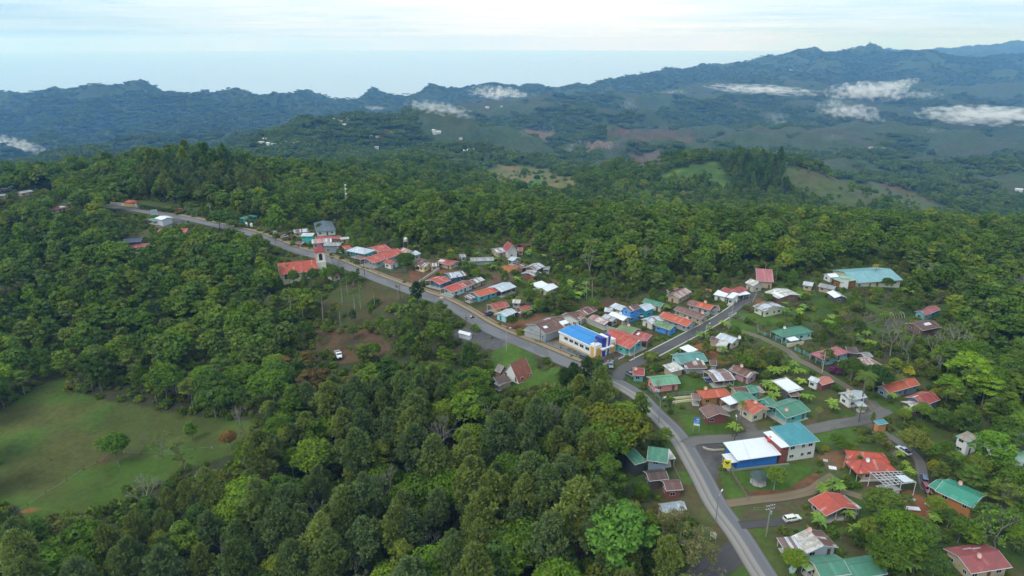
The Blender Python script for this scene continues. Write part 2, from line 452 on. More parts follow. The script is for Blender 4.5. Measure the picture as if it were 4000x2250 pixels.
PATCH = [  # polygon, colour, colour mixed in, noise wavelength, strength
 (PASTURE, (.058, .098, .018), (.078, .076, .024), 18, 1),
 (ZR('5', (200, 960), (550, 720), (900, 620), (1300, 600), (1250, 720), (850, 960), (500, 1000), (250, 1090)), (.052, .098, .014), (.064, .080, .018), 16, .9),
 (ZR('5', (850, 190), (1400, 300), (1700, 400), (1850, 450), (1500, 520), (1050, 500), (700, 380)), (.075, .070, .026), (.06, .085, .02), 18, .45),
 (ZR('5', (690, 625), (790, 570), (800, 600), (720, 640)), OR, BR, 4, .8),
 (ZR('5', (130, 990), (200, 960), (300, 970), (200, 1000)), OR, BR, 4, .8),
 (CHSLOPE, (.050, .066, .020), (.074, .058, .028), 9, 1),
 (ZR('4', (2210, 1000), (2568, 960), (2800, 1010), (2800, 1060), (2568, 1110), (2250, 1100)), (.085, .058, .032), (.13, .062, .034), 5, 1),
 (TRUCKY, (.060, .056, .028), (.105, .062, .034), 5, 1),
 (SHEDLOT, AS, (.10, .095, .085), 6, 1), ([(1830, 1290), (1900, 1280), (1995, 1330), (1940, 1365), (1880, 1350)], AS, AS, 5, 1),
 (ALAWN, G2, LG, 6, 1),
 ([(2120, 1430), (2250, 1450), (2230, 1520), (2130, 1500)], G2, LG, 6, 1),
 (ZR('A', (0, 180), (420, 340), (520, 400), (300, 350), (0, 230)), BR, G1, 5, .6),
 (ZR('A', (280, 200), (480, 240), (470, 330), (300, 300)), (.11, .07, .05), BR, 5, 1),
 (ZR('A', (1540, 690), (1900, 760), (2150, 760), (2060, 860), (1930, 850), (1700, 780)), (.06, .075, .022), BR, 5, 1),
 (ZR('A', (1900, 760), (2560, 730), (2330, 1000), (1950, 870)), (.10, .068, .038), G1, 6, 1),
 (ZR('A', (2300, 960), (2568, 700), (2568, 760), (2380, 1000)), BR, G1, 6, 1),
 (ZR('B', (0, 760), (180, 760), (430, 720), (700, 750), (850, 800), (820, 830), (500, 800), (300, 860), (130, 980), (0, 960)), (.11, .07, .04), (.17, .075, .04), 5, 1),
 (ZR('B', (1250, 700), (1570, 670), (1580, 740), (1460, 770), (1350, 770), (1290, 740)), (.34, .14, .06), OR, 4, 1),
 (ZR('B', (1300, 340), (1700, 330), (1900, 390), (1640, 430), (1250, 400)), (.11, .062, .04), BR, 5, 1),
 (ZR('B', (1350, 770), (1480, 790), (1500, 880), (1250, 960), (1100, 930), (1230, 850)), (.16, .085, .05), BR, 5, 1),
 (ZR('B', (1050, 940), (1500, 880), (1540, 960), (1480, 960), (1380, 930), (900, 1060), (700, 1200), (560, 1240), (600, 1180)), (.13, .105, .085), BR, 6, 1),
 (ZR('B', (2000, 860), (2350, 860), (2300, 960), (2050, 930)), (.15, .07, .035), G1, 6, .9),
 (ZR('B', (150, 1000), (400, 1020), (640, 1160), (1100, 1180), (1300, 1330), (1500, 1449), (1000, 1449), (600, 1270)), (.085, .065, .038), G1, 7, 1),
 (ZR('B', (950, 1330), (1230, 1390), (1240, 1460), (1050, 1449), (900, 1370)), (.11, .075, .05), BR, 5, 1),
 (ZR('C', (100, 680), (560, 740), (700, 640), (1000, 700), (650, 830), (500, 870), (440, 940), (280, 840)), (.105, .062, .038), (.17, .08, .04), 5, 1),
 (ZR('C', (1280, 540), (1500, 500), (1740, 440), (2000, 520), (1900, 560), (1600, 590), (1340, 610)), (.10, .058, .038), BR, 5, 1),
 (ZR('C', (1350, 820), (1400, 800), (1660, 890), (1600, 920)), G2, LG, 5, 1),
 (ZR('C', (900, 1040), (1050, 1020), (1550, 1260), (1500, 1260), (950, 1090)), (.13, .085, .045), (.22, .19, .15), 4, 1),
 (ZR('C', (800, 1040), (1500, 1300), (1400, 1330), (1150, 1230), (780, 1090)), G2, G1, 4, 1),
 (ZR('C', (1640, 1290), (1800, 1270), (1830, 1320), (1700, 1340)), (.12, .075, .05), BR, 4, 1),
 (ZR('C', (1850, 1150), (2050, 1230), (1900, 1290), (1820, 1240)), (.11, .07, .045), BR, 4, 1),
 (ZR('C', (1500, 1180), (1700, 1150), (1860, 1190), (1640, 1310)), (.17, .165, .155), (.12, .11, .10), 4, 1),
 (ZR('D', (1600, 800), (1900, 850), (2200, 900), (2300, 850), (2200, 960), (1900, 990), (1620, 880)), LG, G2, 5, 1),
 (ZR('D', (1800, 580), (2000, 600), (1900, 690), (1760, 700)), (.15, .08, .04), G1, 5, 1),
 (ZR('D', (700, 1070), (880, 1060), (760, 1150), (640, 1150)), G2, LG, 5, 1),
 (ZR('D', (1400, 920), (1500, 900), (1850, 1050), (1850, 1110), (2290, 1300), (2560, 1449), (2300, 1449), (1560, 1040), (1380, 980)), LG, G2, 5, 1),
 (ZR('E', (370, 180), (520, 150), (800, 330), (920, 430), (700, 440), (620, 370), (440, 280)), (.20, .085, .04), (.12, .06, .035), 4, 1),
 (ZR('E', (1620, 420), (1960, 400), (2150, 560), (2000, 600), (1700, 570)), G2, LG, 5, 1),
 (ZR('E', (0, 620), (500, 640), (700, 720), (950, 740), (600, 790), (450, 850), (0, 880)), G2, G1, 6, 1),
 (ZR('E', (100, 940), (400, 930), (420, 1050), (100, 1040)), (.13, .115, .06), G2, 5, 1),
 (ZR('E', (180, 1160), (900, 1260), (1000, 1400), (560, 1449), (330, 1440)), G2, LG, 5, 1),
 (ZR('E', (950, 1000), (1080, 1020), (1260, 1280), (1340, 1449), (1180, 1449), (1000, 1180)), (.12, .115, .11), (.10, .085, .07), 5, 1),
 (ZR('E', (1560, 800), (2150, 870), (2560, 1100), (2560, 1250), (2060, 1250), (2000, 1000), (1900, 930)), G2, BR, 7, 1),
 (ZR('H', (460, 650), (960, 700), (1180, 850), (1380, 1000), (1150, 1060), (760, 1050), (560, 850)), G2, (.09, .065, .035), 6, 1),
 (ZR('H', (520, 1060), (1180, 1010), (1150, 1070), (700, 1150), (550, 1110)), (.10, .07, .045), G1, 4, 1),
 (ZR('H', (640, 1240), (1180, 1150), (1260, 1300), (1200, 1449), (720, 1400)), LG, G2, 6, 1),
 (ZR('H', (1240, 920), (1480, 780), (1760, 930), (1560, 1040), (1600, 1120), (1480, 1170), (1300, 1120)), GV, (.10, .09, .075), 5, 1),
 (ZR('H', (2280, 1260), (2568, 1280), (2568, 1449), (2350, 1400)), (.11, .075, .04), G1, 5, 1),
 (ZR('J', (330, 290), (620, 320), (720, 560), (780, 640), (700, 660), (560, 500), (380, 420)), (.17, .10, .06), (.15, .15, .135), 5, 1),
 (ZR('J', (1180, 380), (1600, 340), (1620, 480), (1560, 600), (1300, 620), (1200, 500)), (.10, .08, .035), G2, 6, 1),
 (ZR('J', (1480, 600), (1720, 560), (1720, 700), (1480, 720)), (.15, .145, .14), GV, 4, 1),
 (ZR('I', (570, 890), (1400, 800), (1680, 770), (1750, 850), (1640, 920), (1480, 1080), (1400, 1150), (900, 1180), (760, 1120)), (.052, .10, .017), LG, 6, 1),
 (ZR('I', (800, 1170), (1400, 1150), (1640, 960), (1800, 900), (1850, 950), (1700, 1100), (1300, 1230), (850, 1270)), (.17, .075, .04), BR, 4, 1),
 (ZR('I', (400, 880), (540, 900), (800, 1290), (560, 1310), (450, 1150)), LG, G2, 5, 1),
 (ZR('I', (1800, 640), (2200, 560), (2330, 720), (2100, 860), (1900, 800)), (.10, .08, .045), (.20, .09, .045), 5, 1),
 (ZR('I', (1400, 640), (1780, 600), (1760, 700), (1450, 740)), (.22, .10, .05), BR, 4, 1),
 (ZR('K', (1080, 50), (2200, 0), (2200, 60), (1560, 170), (1540, 330), (1500, 560), (1430, 640), (1330, 540), (1100, 180)), (.060, .058, .058), (.10, .095, .09), 6, 1),
 (ZR('K', (900, 510), (1060, 520), (1130, 660), (1080, 720), (970, 710)), LG, G2, 4, 1),
 (ZR('K', (990, 710), (1120, 720), (1280, 1000), (1450, 1250), (1700, 1560), (1500, 1560), (1200, 1200), (1000, 900)), (.065, .075, .025), BR, 5, 1),
 (ZR('L', (0, 440), (950, 320), (1000, 420), (700, 560), (200, 640), (0, 640)), (.075, .062, .035), G2, 6, 1),
 (ZR('L', (250, 640), (900, 560), (1050, 680), (700, 800), (380, 760)), G2, (.08, .065, .035), 6, 1),
 (ZR('L', (850, 640), (1150, 680), (1300, 760), (1000, 780)), (.12, .07, .045), G1, 5, 1),
 (ZR('L', (80, 750), (330, 780), (560, 1200), (640, 1449), (560, 1449), (250, 1010)), (.075, .085, .025), G2, 5, 1),
 (ZR('L', (1700, 60), (1860, 60), (1990, 300), (1850, 330), (1740, 240)), (.11, .07, .045), BR, 5, 1),
 (ZR('M', (760, 250), (960, 240), (1180, 350), (1320, 520), (1250, 640), (1090, 650), (1010, 740), (890, 700), (870, 420)), (.19, .085, .04), (.23, .10, .05), 6, 1),
 (ZR('M', (100, 250), (330, 260), (280, 340), (160, 340)), (.13, .09, .055), G2, 5, 1),
 (ZR('F', (230, 560), (420, 560), (600, 800), (450, 880), (300, 700)), G2, G1, 6, 1),
 (ZR('F', (1100, 760), (1430, 730), (1520, 780), (1500, 850), (1700, 980), (1600, 1060), (1500, 960), (1180, 880)), G2, (.10, .07, .035), 6, 1),
 (ZR('F', (2080, 680), (2400, 680), (2380, 780), (2140, 860), (2120, 900), (1950, 900)), G2, (.08, .075, .03), 6, 1),
 (ZR('G', (640, 560), (1000, 560), (1240, 600), (1200, 660), (860, 700), (760, 690)), AS, GV, 5, 1),
 (ZR('G', (1720, 790), (2000, 800), (2150, 860), (2000, 880), (1720, 880)), LG, G2, 5, 1),
]
FARP = [  # bright grass and pasture patches on the farther hills (photo pixels)
 ([(1900, 650), (2080, 640), (2200, 690), (2300, 700), (2200, 760), (2060, 770), (1960, 740), (1890, 690)], (.085, .115, .028), (.16, .12, .05), 30),
 ([(2000, 720), (2100, 700), (2130, 740), (2040, 765)], (.06, .13, .025), (.06, .13, .025), 30),
 ([(2560, 680), (2800, 630), (2830, 660), (2850, 760), (2790, 720), (2740, 700), (2560, 730)], (.075, .125, .025), (.05, .09, .02), 30),
 ([(3055, 640), (3120, 650), (3300, 700), (3500, 720), (3600, 760), (3720, 830), (3600, 845), (3420, 800), (3300, 830), (3250, 800), (3150, 750), (3080, 740), (3060, 700)], (.070, .092, .030), (.085, .070, .036), 60),
 ([(2240, 560), (2300, 540), (2380, 555), (2380, 580), (2260, 590)], (.11, .10, .06), (.13, .09, .06), 60),
 ([(2030, 500), (2180, 520), (2140, 550), (2050, 530)], (.10, .10, .05), (.13, .09, .05), 60),
 ([(2360, 500), (2560, 505), (2700, 530), (2700, 560), (2500, 540), (2380, 530)], (.075, .070, .036), (.10, .068, .040), 60),
 ([(1485, 515), (1530, 515), (1530, 530), (1485, 532)], (.33, .12, .07), (.33, .12, .07), 60),
 ([(2450, 600), (2560, 590), (2580, 640), (2480, 660)], (.10, .09, .05), (.12, .08, .05), 60),
]
def build_terrain():
    ys = np.concatenate([np.geomspace(60, 600, 470)[:-1], np.geomspace(600, 19500, 400)])
    ss = np.linspace(-1.25, 1.25, 680)
    S, Y = np.meshgrid(ss, ys); X = S * Y; Z = zt(X, Y)
    px, py = project(X, Y, Z)
    nv = len(ys) * len(ss)
    i = np.arange(nv).reshape(len(ys), len(ss))
    F = np.stack([i[:-1, :-1], i[:-1, 1:], i[1:, 1:], i[1:, :-1]], -1).reshape(-1, 4)
    # albedo
    A = np.zeros((len(ys), len(ss), 3)); n = fbm(X, Y, 14, 4, 77)[..., None]
    A[:] = np.array((.034, .052, .018)) * (1 - n) + np.array((.060, .050, .030)) * n
    vil = inpoly(px, py, [(x, y) for x, y in MAINV])[..., None]
    n2 = np.clip((fbm(X, Y, 11, 4, 41) - .35) * 3, 0, 1)[..., None]
    A = np.where(vil, np.array((.052, .088, .020)) * (1 - n2) + np.array((.072, .066, .030)) * n2, A)
    jx = (fbm(X, Y, 5, 3, 90) - .5) * 22; jy = (fbm(X, Y, 5, 3, 91) - .5) * 14
    near = Y < 620
    pjx = (px + jx)[near]; pjy = (py + jy)[near]; Xn, Yn = X[near], Y[near]; An = A[near]
    for poly, c1, c2, wl, st in PATCH:
        pa = np.array(poly)
        bb = np.where((pjx > pa[:, 0].min()) & (pjx < pa[:, 0].max()) & (pjy > pa[:, 1].min()) & (pjy < pa[:, 1].max()))[0]
        bb = bb[inpoly(pjx[bb], pjy[bb], poly)]
        q = np.clip((fbm(Xn[bb], Yn[bb], wl, 4, int(wl) + 5) - .36) * 3.6, 0, 1)[..., None] * .8
        col = np.array(c1) * (1 - q) + np.array(c2) * q
        An[bb] = An[bb] * (1 - st) + col * st
    A[near] = An
    # far patchwork of woods and grazing land
    rgd = ridged(X, Y, 560, 4, 9)
    q = .55 * fbm(X, Y, 420, 4, 55) + .45 * (rgd - .1) + .035 * np.clip((S - .05) * 3, -1, 1)
    farw = np.clip((Y - 1500) / 300, 0, 1) * np.clip((6800 - Y) / 800, 0, 1)
    farw = farw * np.clip((S + .22) / .2, 0, 1)
    pas = np.clip((q - .545) * 18, 0, 1) * farw
    q2 = np.clip((fbm(X, Y, 240, 3, 66) - .35) * 3, 0, 1)[..., None]
    pc = np.array((.046, .070, .026)) * (1 - q2) + np.array((.056, .064, .030)) * q2
    wood = np.array((.034, .055, .018)) * (1 - n) + np.array((.050, .075, .024)) * n
    A = np.where((Y > 620)[..., None], wood, A)
    A = A * (1 - pas[..., None]) + pc * pas[..., None]
    jx = (fbm(X, Y, 60, 3, 92) - .5) * 50; jy = (fbm(X, Y, 60, 3, 93) - .5) * 24
    clear = pas.copy()
    for poly, c1, c2, wl in FARP:
        m = inpoly(px + jx, py + jy, poly) & (Y > 620)
        q = np.clip((fbm(X, Y, wl, 3, 8) - .4) * 5, 0, 1)[..., None]
        A = np.where(m[..., None], np.array(c1) * (1 - q) + np.array(c2) * q, A)
        clear = np.where(m, 1, clear)
    # higher far mountain slopes: thinner cover
    rg2 = ridged(X, Y, 1300, 4, 21); mt = np.clip((Y - 4800) / 1200, 0, 1) * np.clip((rg2 - .60) * 6, 0, 1) * np.clip((S - .0) * 4, 0, 1)
    A = A * (1 - .5 * mt[..., None]) + np.array((.066, .100, .040)) * (.5 * mt[..., None])
    m, nt, out = newmat('ground_cover')
    at = nt.nodes.new('ShaderNodeAttribute'); at.attribute_name = 'albedo'
    P = coords(nt, 'Pos')
    a = noise(nt, P, .55, 5, .65); b = noise(nt, P, .07, 5, .6); c = noise(nt, P, .02, 4, .7)
    sc = mth(nt, 'ADD', mth(nt, 'MULTIPLY', a, 1.1), mth(nt, 'MULTIPLY', mth(nt, 'SUBTRACT', b, .22), 1.3))
    sc = mth(nt, 'ADD', sc, mth(nt, 'MULTIPLY', c, .4))
    v = nt.nodes.new('ShaderNodeVectorMath'); v.operation = 'SCALE'; L(nt, at.outputs['Color'], v.inputs[0]); L(nt, sc, v.inputs['Scale'])
    vor = nt.nodes.new('ShaderNodeTexVoronoi'); vor.inputs['Scale'].default_value = .055; L(nt, P, vor.inputs['Vector'])
    bh = mth(nt, 'ADD', mth(nt, 'MULTIPLY', a, .25), mth(nt, 'MULTIPLY', vor.outputs['Distance'], -.25))
    princ(nt, out, v.outputs[0], .9, .1, bump=a, bs=.6, bd=.35)
    me = mesh_np('terrain', np.stack([X, Y, Z], -1).reshape(-1, 3), F, [m], {'albedo': A.reshape(-1, 3)}, smooth=True)
    o = obj('terrain', me); tag(o, kind='structure')
    clear = np.where((Y > 5200) & (rg2 > .82) & (S > -.02) & (fbm(X, Y, 200, 3, 5) > .35), 1, clear)
    return X, Y, Z, px, py, clear
TX, TY, TZZ, TPX, TPY, TCLEAR = build_terrain()
# visibility of terrain cells: running highest screen row per column of the fan (margin for tree height and for a side step)
def visible_far():
    top = TPY.copy(); fw = TY * CP
    top = top - 26 * FOC / np.maximum(fw, 100)
    run = np.minimum.accumulate(TPY, axis=0)
    prev = np.vstack([np.full((1, TPY.shape[1]), 9e9), run[:-1]])
    return top < prev + 18
TVIS = visible_far()
print('terrain', round(time.time() - T0, 1))
# ================================================================ buildings
RED, ORED, MAR = (.50, .088, .052), (.51, .115, .055), (.33, .09, .09)
GRN, TEAL, RUST, BRN = (.075, .235, .155), (.055, .27, .31), (.15, .075, .06), (.20, .11, .095)
SIL, WHT, PNK, GRY = (.50, .56, .61), (.80, .83, .87), (.55, .38, .38), (.30, .31, .32)
rRED = tin(RED, ((.50, .14, .11), (.38, .07, .06), (.52, .22, .19)), .22, rust=.35)
rRED2 = tin((.40, .075, .065), ((.47, .14, .12), (.30, .08, .07)), .3, rust=.6)
rORED = tin(ORED, ((.56, .18, .12), (.44, .10, .06)), .2, rust=.2)
rMAR = tin(MAR, ((.42, .12, .11), (.28, .09, .09)), .2, rust=.3)
rPINK = tin((.40, .14, .15), ((.46, .17, .17),), .2, rust=.1)
rGRN = tin(GRN, ((.09, .27, .18), (.065, .21, .14)), .3, rust=.2)
rGRN2 = tin((.05, .27, .18), ((.07, .30, .21),), .2, rust=.1)
rTEAL = tin(TEAL, ((.065, .29, .33),), .2, rust=.12)
rMOSS = tin((.17, .27, .13), ((.24, .22, .12), (.13, .30, .18)), .3, rust=.5)
rRUST = tin(RUST, ((.11, .055, .045), (.22, .12, .09), (.55, .50, .48), (.16, .08, .07)), .35, rust=.6)
rRUSTW = tin((.17, .085, .07), ((.62, .58, .57), (.68, .66, .68), (.40, .26, .23), (.13, .06, .05)), .50, rust=.6)
rSTRIPE = tin((.55, .58, .61), ((.16, .08, .07), (.20, .10, .08), (.66, .66, .68), (.12, .06, .055)), .55, length=9, rust=.25)
rBRN = tin(BRN, ((.24, .13, .11), (.17, .10, .09)), .2, rust=.3)
rDARK = tin((.075, .055, .05), ((.11, .07, .06),), .3, rust=.5)
rSIL = tin(SIL, ((.56, .62, .66), (.44, .49, .53)), .35, rust=.12)
rSILR = tin(SIL, ((.17, .09, .07), (.24, .13, .10), (.62, .66, .70)), .30, rust=.5)
rWHT = tin(WHT, ((.74, .78, .82),), .2, rust=.03)
rOLDW = tin((.60, .59, .55), ((.70, .70, .68), (.42, .38, .33), (.52, .50, .44)), .4, rust=.5)
rPNKR = tin((.42, .26, .23), ((.55, .42, .40), (.28, .15, .12), (.62, .56, .54)), .45, rust=.5)
rBLUE = tin((.035, .26, .62), ((.04, .28, .65),), .15, rust=0)
rSLATE = tin((.10, .14, .17), ((.12, .16, .19),), .3, rust=.1)
rGRY = tin(GRY, ((.36, .36, .35), (.24, .24, .23)), .35, rust=.25)
rNAVY = tin((.035, .055, .10), ((.05, .07, .12),), .2, rust=.1)
rLGRN = tin((.30, .50, .37), ((.26, .45, .33),), .2, rust=.1)
rMARK = tin((.52, .30, .30), ((.62, .60, .60), (.16, .45, .40), (.42, .12, .11), (.70, .66, .66)), .6, length=6, rust=.3)
wCRM, wWHT, wGRY, wDK = (.62, .57, .42), (.74, .75, .72), (.36, .38, .39), (.10, .10, .105)
wTRQ, wLTQ, wBLU, wTBL = (.10, .48, .44), (.36, .66, .62), (.06, .27, .68), (.04, .36, .50)
wYEL, wORG, wPNK, wRBR = (.74, .58, .24), (.55, .25, .09), (.75, .30, .29), (.24, .075, .06)
wLBL, wSBL, wWOOD, wTAN = (.50, .68, .74), (.09, .19, .32), (.22, .13, .09), (.48, .38, .26)
FASC = paint((.62, .63, .62), .5); POST = paint((.55, .54, .50), .6); FRAME = plain((.62, .63, .62), .5); CONC = paint((.42, .41, .38), .85)
def _winmesh(w, h):
    b = MB(); t = .07
    b.box(-w / 2, w / 2, -.05, .05, -h / 2, -h / 2 + t); b.box(-w / 2, w / 2, -.05, .05, h / 2 - t, h / 2)
    b.box(-w / 2, -w / 2 + t, -.05, .05, -h / 2 + t, h / 2 - t); b.box(w / 2 - t, w / 2, -.05, .05, -h / 2 + t, h / 2 - t)
    b.box(-.03, .03, -.045, .045, -h / 2 + t, h / 2 - t)
    f = b.mesh('window', FRAME)
    g = MB(); g.box(-w / 2 + t, w / 2 - t, -.03, .03, -h / 2 + t, h / 2 - t); return f, g.mesh('pane', glassm())
WIN = {k: _winmesh(*k) for k in ((1.5, 1.1), (1.1, 1.1), (2.2, 1.3))}
def _door():
    b = MB(); b.box(-.48, .48, -.05, .05, 0, 2.05); return b.mesh('door', paint((.16, .09, .06), .5))
DOOR = _door()
def _dish():
    b = MB(); b.lathe([(0, .0), (.25, .03), (.5, .12), (.66, .24), (.68, .25), (.5, .14), (.25, .05), (0, .02)], (0, 0, 0), 14)
    m = b.mesh('satellite_dish', plain((.66, .40, .33), .5), True)
    return m
DISHM = _dish()
def _dish_w():
    b = MB(); b.lathe([(0, .0), (.25, .03), (.5, .12), (.66, .24), (.68, .25), (.5, .14), (.25, .05), (0, .02)], (0, 0, 0), 14); return b.mesh('satellite_dish', plain((.72, .72, .70), .5), True)
DISHW = _dish_w()
def _dishst():
    b = MB(); b.tube((0, 0, -.9), (0, 0, .05), .04, .04, 6); b.tube((0, 0, .05), (0, -.1, .55), .02, .02, 4); return b.mesh('dish_mount', FRAME)
DISHS = _dishst()
FOOT = []   # building footprints in the world (for keeping plants off)
KEEP = []   # their outlines in the photograph
def slab(mb, quad, t=.10, uvs=None):
    """roof sheet: quad of points (counterclockwise seen from above), thickness downwards"""
    top = [Vector(p) for p in quad]; low = [p - Vector((0, 0, t)) for p in top]
    mb.poly(top, uvs); mb.poly(list(reversed(low)))
    n = len(top)
    for i in range(n):
        j = (i + 1) % n; mb.poly([low[i], low[j], top[j], top[i]])
def house(k, p1, p2, p3, eave=2.8, kind='g', rise=1.0, roof=None, wall=wCRM, label='', name='house', cat='house', win=True, open_=False, skew=False,
          porch=None, dish=None, panels=(), roof2=None, door=True, lo=.0, inset=.5, nwin=None, fasc=True, group=None):
    inset = .85 if inset == .5 else inset
    q = lambda p: R(*p) if isinstance(p[0], str) else R(k, *p)
    a = ground(*q(p1), eave); b = ground(*q(p2), eave)
    za = (a.z + b.z) / 2 - eave
    ex = Vector((b.x - a.x, b.y - a.y, 0)); Lx = ex.length; ex.normalize(); ey = Vector((-ex.y, ex.x, 0))
    if isinstance(p3, (int, float)):
        W = float(p3)
        if W > 0 and ey.y < 0: ey = -ey
        if W < 0:
            W = -W
            if ey.y > 0: ey = -ey
        sh = 0
    else:
        c = ground(*q(p3), eave); d = Vector((c.x - b.x, c.y - b.y, 0)); W = d.dot(ey); sh = d.dot(ex) if skew else 0
        if W < 0: ey = -ey; W = -W
        W *= 1.1
    W = max(W, 2.2)
    cen = Vector(((a.x + b.x) / 2, (a.y + b.y) / 2, 0)) + ey * W / 2 + ex * sh / 2
    gz = float(zt(cen.x, cen.y))
    e = empty(name, (cen.x, cen.y, gz), label, cat, group)
    ev = za + eave - gz                       # eave height in local z
    def P(u, v, z):  # u, v metres from the centre; v=-W/2 is the p1-p2 side
        s = sh * v / W
        return Vector((ex.x * (u + s) + ey.x * v, ex.y * (u + s) + ey.y * v, z))
    flip = (ex.x * ey.y - ex.y * ey.x) < 0
    def O(pts, uv=None):   # orient upward
        pts = list(pts)
        if flip: pts.reverse(); uv = list(reversed(uv)) if uv else None
        return pts, uv
    hx, hy = Lx / 2, W / 2
    R1 = MB(); R2 = MB()
    def put(mb, pts, uv): 
        pts, uv = O(pts, uv); slab(mb, pts, .10, uv)
    if kind == 'g':
        s = math.hypot(hy, rise)
        put(R1, [P(-hx, -hy, ev), P(hx, -hy, ev), P(hx, 0, ev + rise), P(-hx, 0, ev + rise)], [(0, s), (Lx, s), (Lx, 0), (0, 0)])
        put(R2 if roof2 else R1, [P(-hx, 0, ev + rise), P(hx, 0, ev + rise), P(hx, hy, ev), P(-hx, hy, ev)], [(0, 0), (Lx, 0), (Lx, s), (0, s)])
    elif kind == 'x':
        s = math.hypot(hx, rise)
        put(R1, [P(-hx, -hy, ev), P(0, -hy, ev + rise), P(0, hy, ev + rise), P(-hx, hy, ev)], [(0, s), (0, 0), (W, 0), (W, s)])
        put(R2 if roof2 else R1, [P(0, -hy, ev + rise), P(hx, -hy, ev), P(hx, hy, ev), P(0, hy, ev + rise)], [(0, 0), (0, s), (W, s), (W, 0)])
    elif kind == 's':
        s = math.hypot(W, rise)
        put(R1, [P(-hx, -hy, ev), P(hx, -hy, ev), P(hx, hy, ev + rise), P(-hx, hy, ev + rise)], [(0, s), (Lx, s), (Lx, 0), (0, 0)])
    elif kind == 'h':
        if Lx >= W: r0, r1 = (-(hx - hy), 0), (hx - hy, 0)
        else: r0, r1 = (0, -(hy - hx)), (0, hy - hx)
        A, B, Cc, D = P(-hx, -hy, ev), P(hx, -hy, ev), P(hx, hy, ev), P(-hx, hy, ev)
        T0_, T1_ = P(*r0, ev + rise), P(*r1, ev + rise); s = math.hypot(min(hx, hy), rise); m = min(Lx, W) / 2
        if Lx >= W:
            put(R1, [A, B, T1_, T0_], [(0, s), (Lx, s), (Lx - m, 0), (m, 0)]); put(R1, [Cc, D, T0_, T1_], [(0, s), (Lx, s), (Lx - m, 0), (m, 0)])
            put(R1, [B, Cc, T1_], [(0, s), (W, s), (m, 0)]); put(R1, [D, A, T0_], [(0, s), (W, s), (m, 0)])
        else:
            put(R1, [A, B, T0_], [(0, s), (Lx, s), (m, 0)]); put(R1, [Cc, D, T1_], [(0, s), (Lx, s), (m, 0)])
            put(R1, [B, Cc, T1_, T0_], [(0, s), (W, s), (W - m, 0), (m, 0)]); put(R1, [D, A, T0_, T1_], [(0, s), (W, s), (W - m, 0), (m, 0)])
        rl = MB(); 
        for t, cs in ((T0_, (A, D) if Lx >= W else (A, B)), (T1_, (B, Cc) if Lx >= W else (Cc, D))):
            for c_ in cs: rl.tube(t + Vector((0, 0, .04)), c_ + Vector((0, 0, .04)), .09, .09, 5)
        rl.tube(T0_ + Vector((0, 0, .04)), T1_ + Vector((0, 0, .04)), .09, .09, 5)
    r = R1.build('roof', roof or rSIL, e)
    if R2.v: R2.build('roof', roof2, e)
    if kind == 'h': rl.build('ridge_cap', FASC if False else (roof or rSIL), r)
    if kind in 'gx':
        rc = MB()
        if kind == 'g': rc.tube(P(-hx, 0, ev + rise + .03), P(hx, 0, ev + rise + .03), .10, .10, 5)
        else: rc.tube(P(0, -hy, ev + rise + .03), P(0, hy, ev + rise + .03), .10, .10, 5)
        rc.build('ridge_cap', roof or rSIL, r)
    if fasc and kind != 'h':
        fb = MB()
        def bar(p, q_): fb.tube(Vector(p) + Vector((0, 0, -.09)), Vector(q_) + Vector((0, 0, -.09)), .085, .085, 4)
        if kind in ('g', 's'):
            bar(P(-hx, -hy - .05, ev), P(hx, -hy - .05, ev))
            if kind == 'g':
                for u in (-hx - .03, hx + .03): bar(P(u, -hy, ev), P(u, 0, ev + rise)); bar(P(u, 0, ev + rise), P(u, hy, ev))
            else:
                for u in (-hx - .03, hx + .03): bar(P(u, -hy, ev), P(u, hy, ev + rise))
        else:
            for v in (-hy - .03, hy + .03): bar(P(-hx, v, ev), P(0, v, ev + rise)); bar(P(0, v, ev + rise), P(hx, v, ev))
            bar(P(-hx, -hy, ev), P(-hx, hy, ev)); bar(P(hx, -hy, ev), P(hx, hy, ev))
        fb.build('fascia', FASC, e)
    ns = []
    i = min(inset, Lx * .1 + .1, W * .1 + .1)
    x0, x1, y0, y1 = -hx + i * .7, hx - i * .7, -hy + i, hy - i
    for c_ in (porch or ''):
        if c_ == 'f': y0 += 2.0
        if c_ == 'b': y1 -= 2.0
        if c_ == 'l': x0 += 2.0
        if c_ == 'r': x1 -= 2.0
    pm = MB()
    if open_ or porch:
        pts = []
        nx = max(1, int(Lx / 3.2)); ny = max(1, int(W / 3.2))
        edge = dict(f=[(-hx + .3 + (Lx - .6) * t / nx, -hy + .3) for t in range(nx + 1)], b=[(-hx + .3 + (Lx - .6) * t / nx, hy - .3) for t in range(nx + 1)],
                    l=[(-hx + .3, -hy + .3 + (W - .6) * t / ny) for t in range(ny + 1)], r=[(hx - .3, -hy + .3 + (W - .6) * t / ny) for t in range(ny + 1)])
        sides = 'fblr' if open_ else porch
        seen = set()
        for s_ in sides:
            for p in edge[s_]:
                kk = (round(p[0], 1), round(p[1], 1))
                if kk in seen: continue
                seen.add(kk); pb = MB()
                zt_ = ev + (rise * (p[1] + hy) / W if kind == 's' else (rise * (1 - abs(p[1]) / hy) if kind == 'g' else (rise * (1 - abs(p[0]) / hx) if kind == 'x' else 0))) - .12
                pb.tube(P(*p, -.6), P(*p, zt_), .09, .09, 6); pb.build('post', POST, e)
    hgt = ev - .10
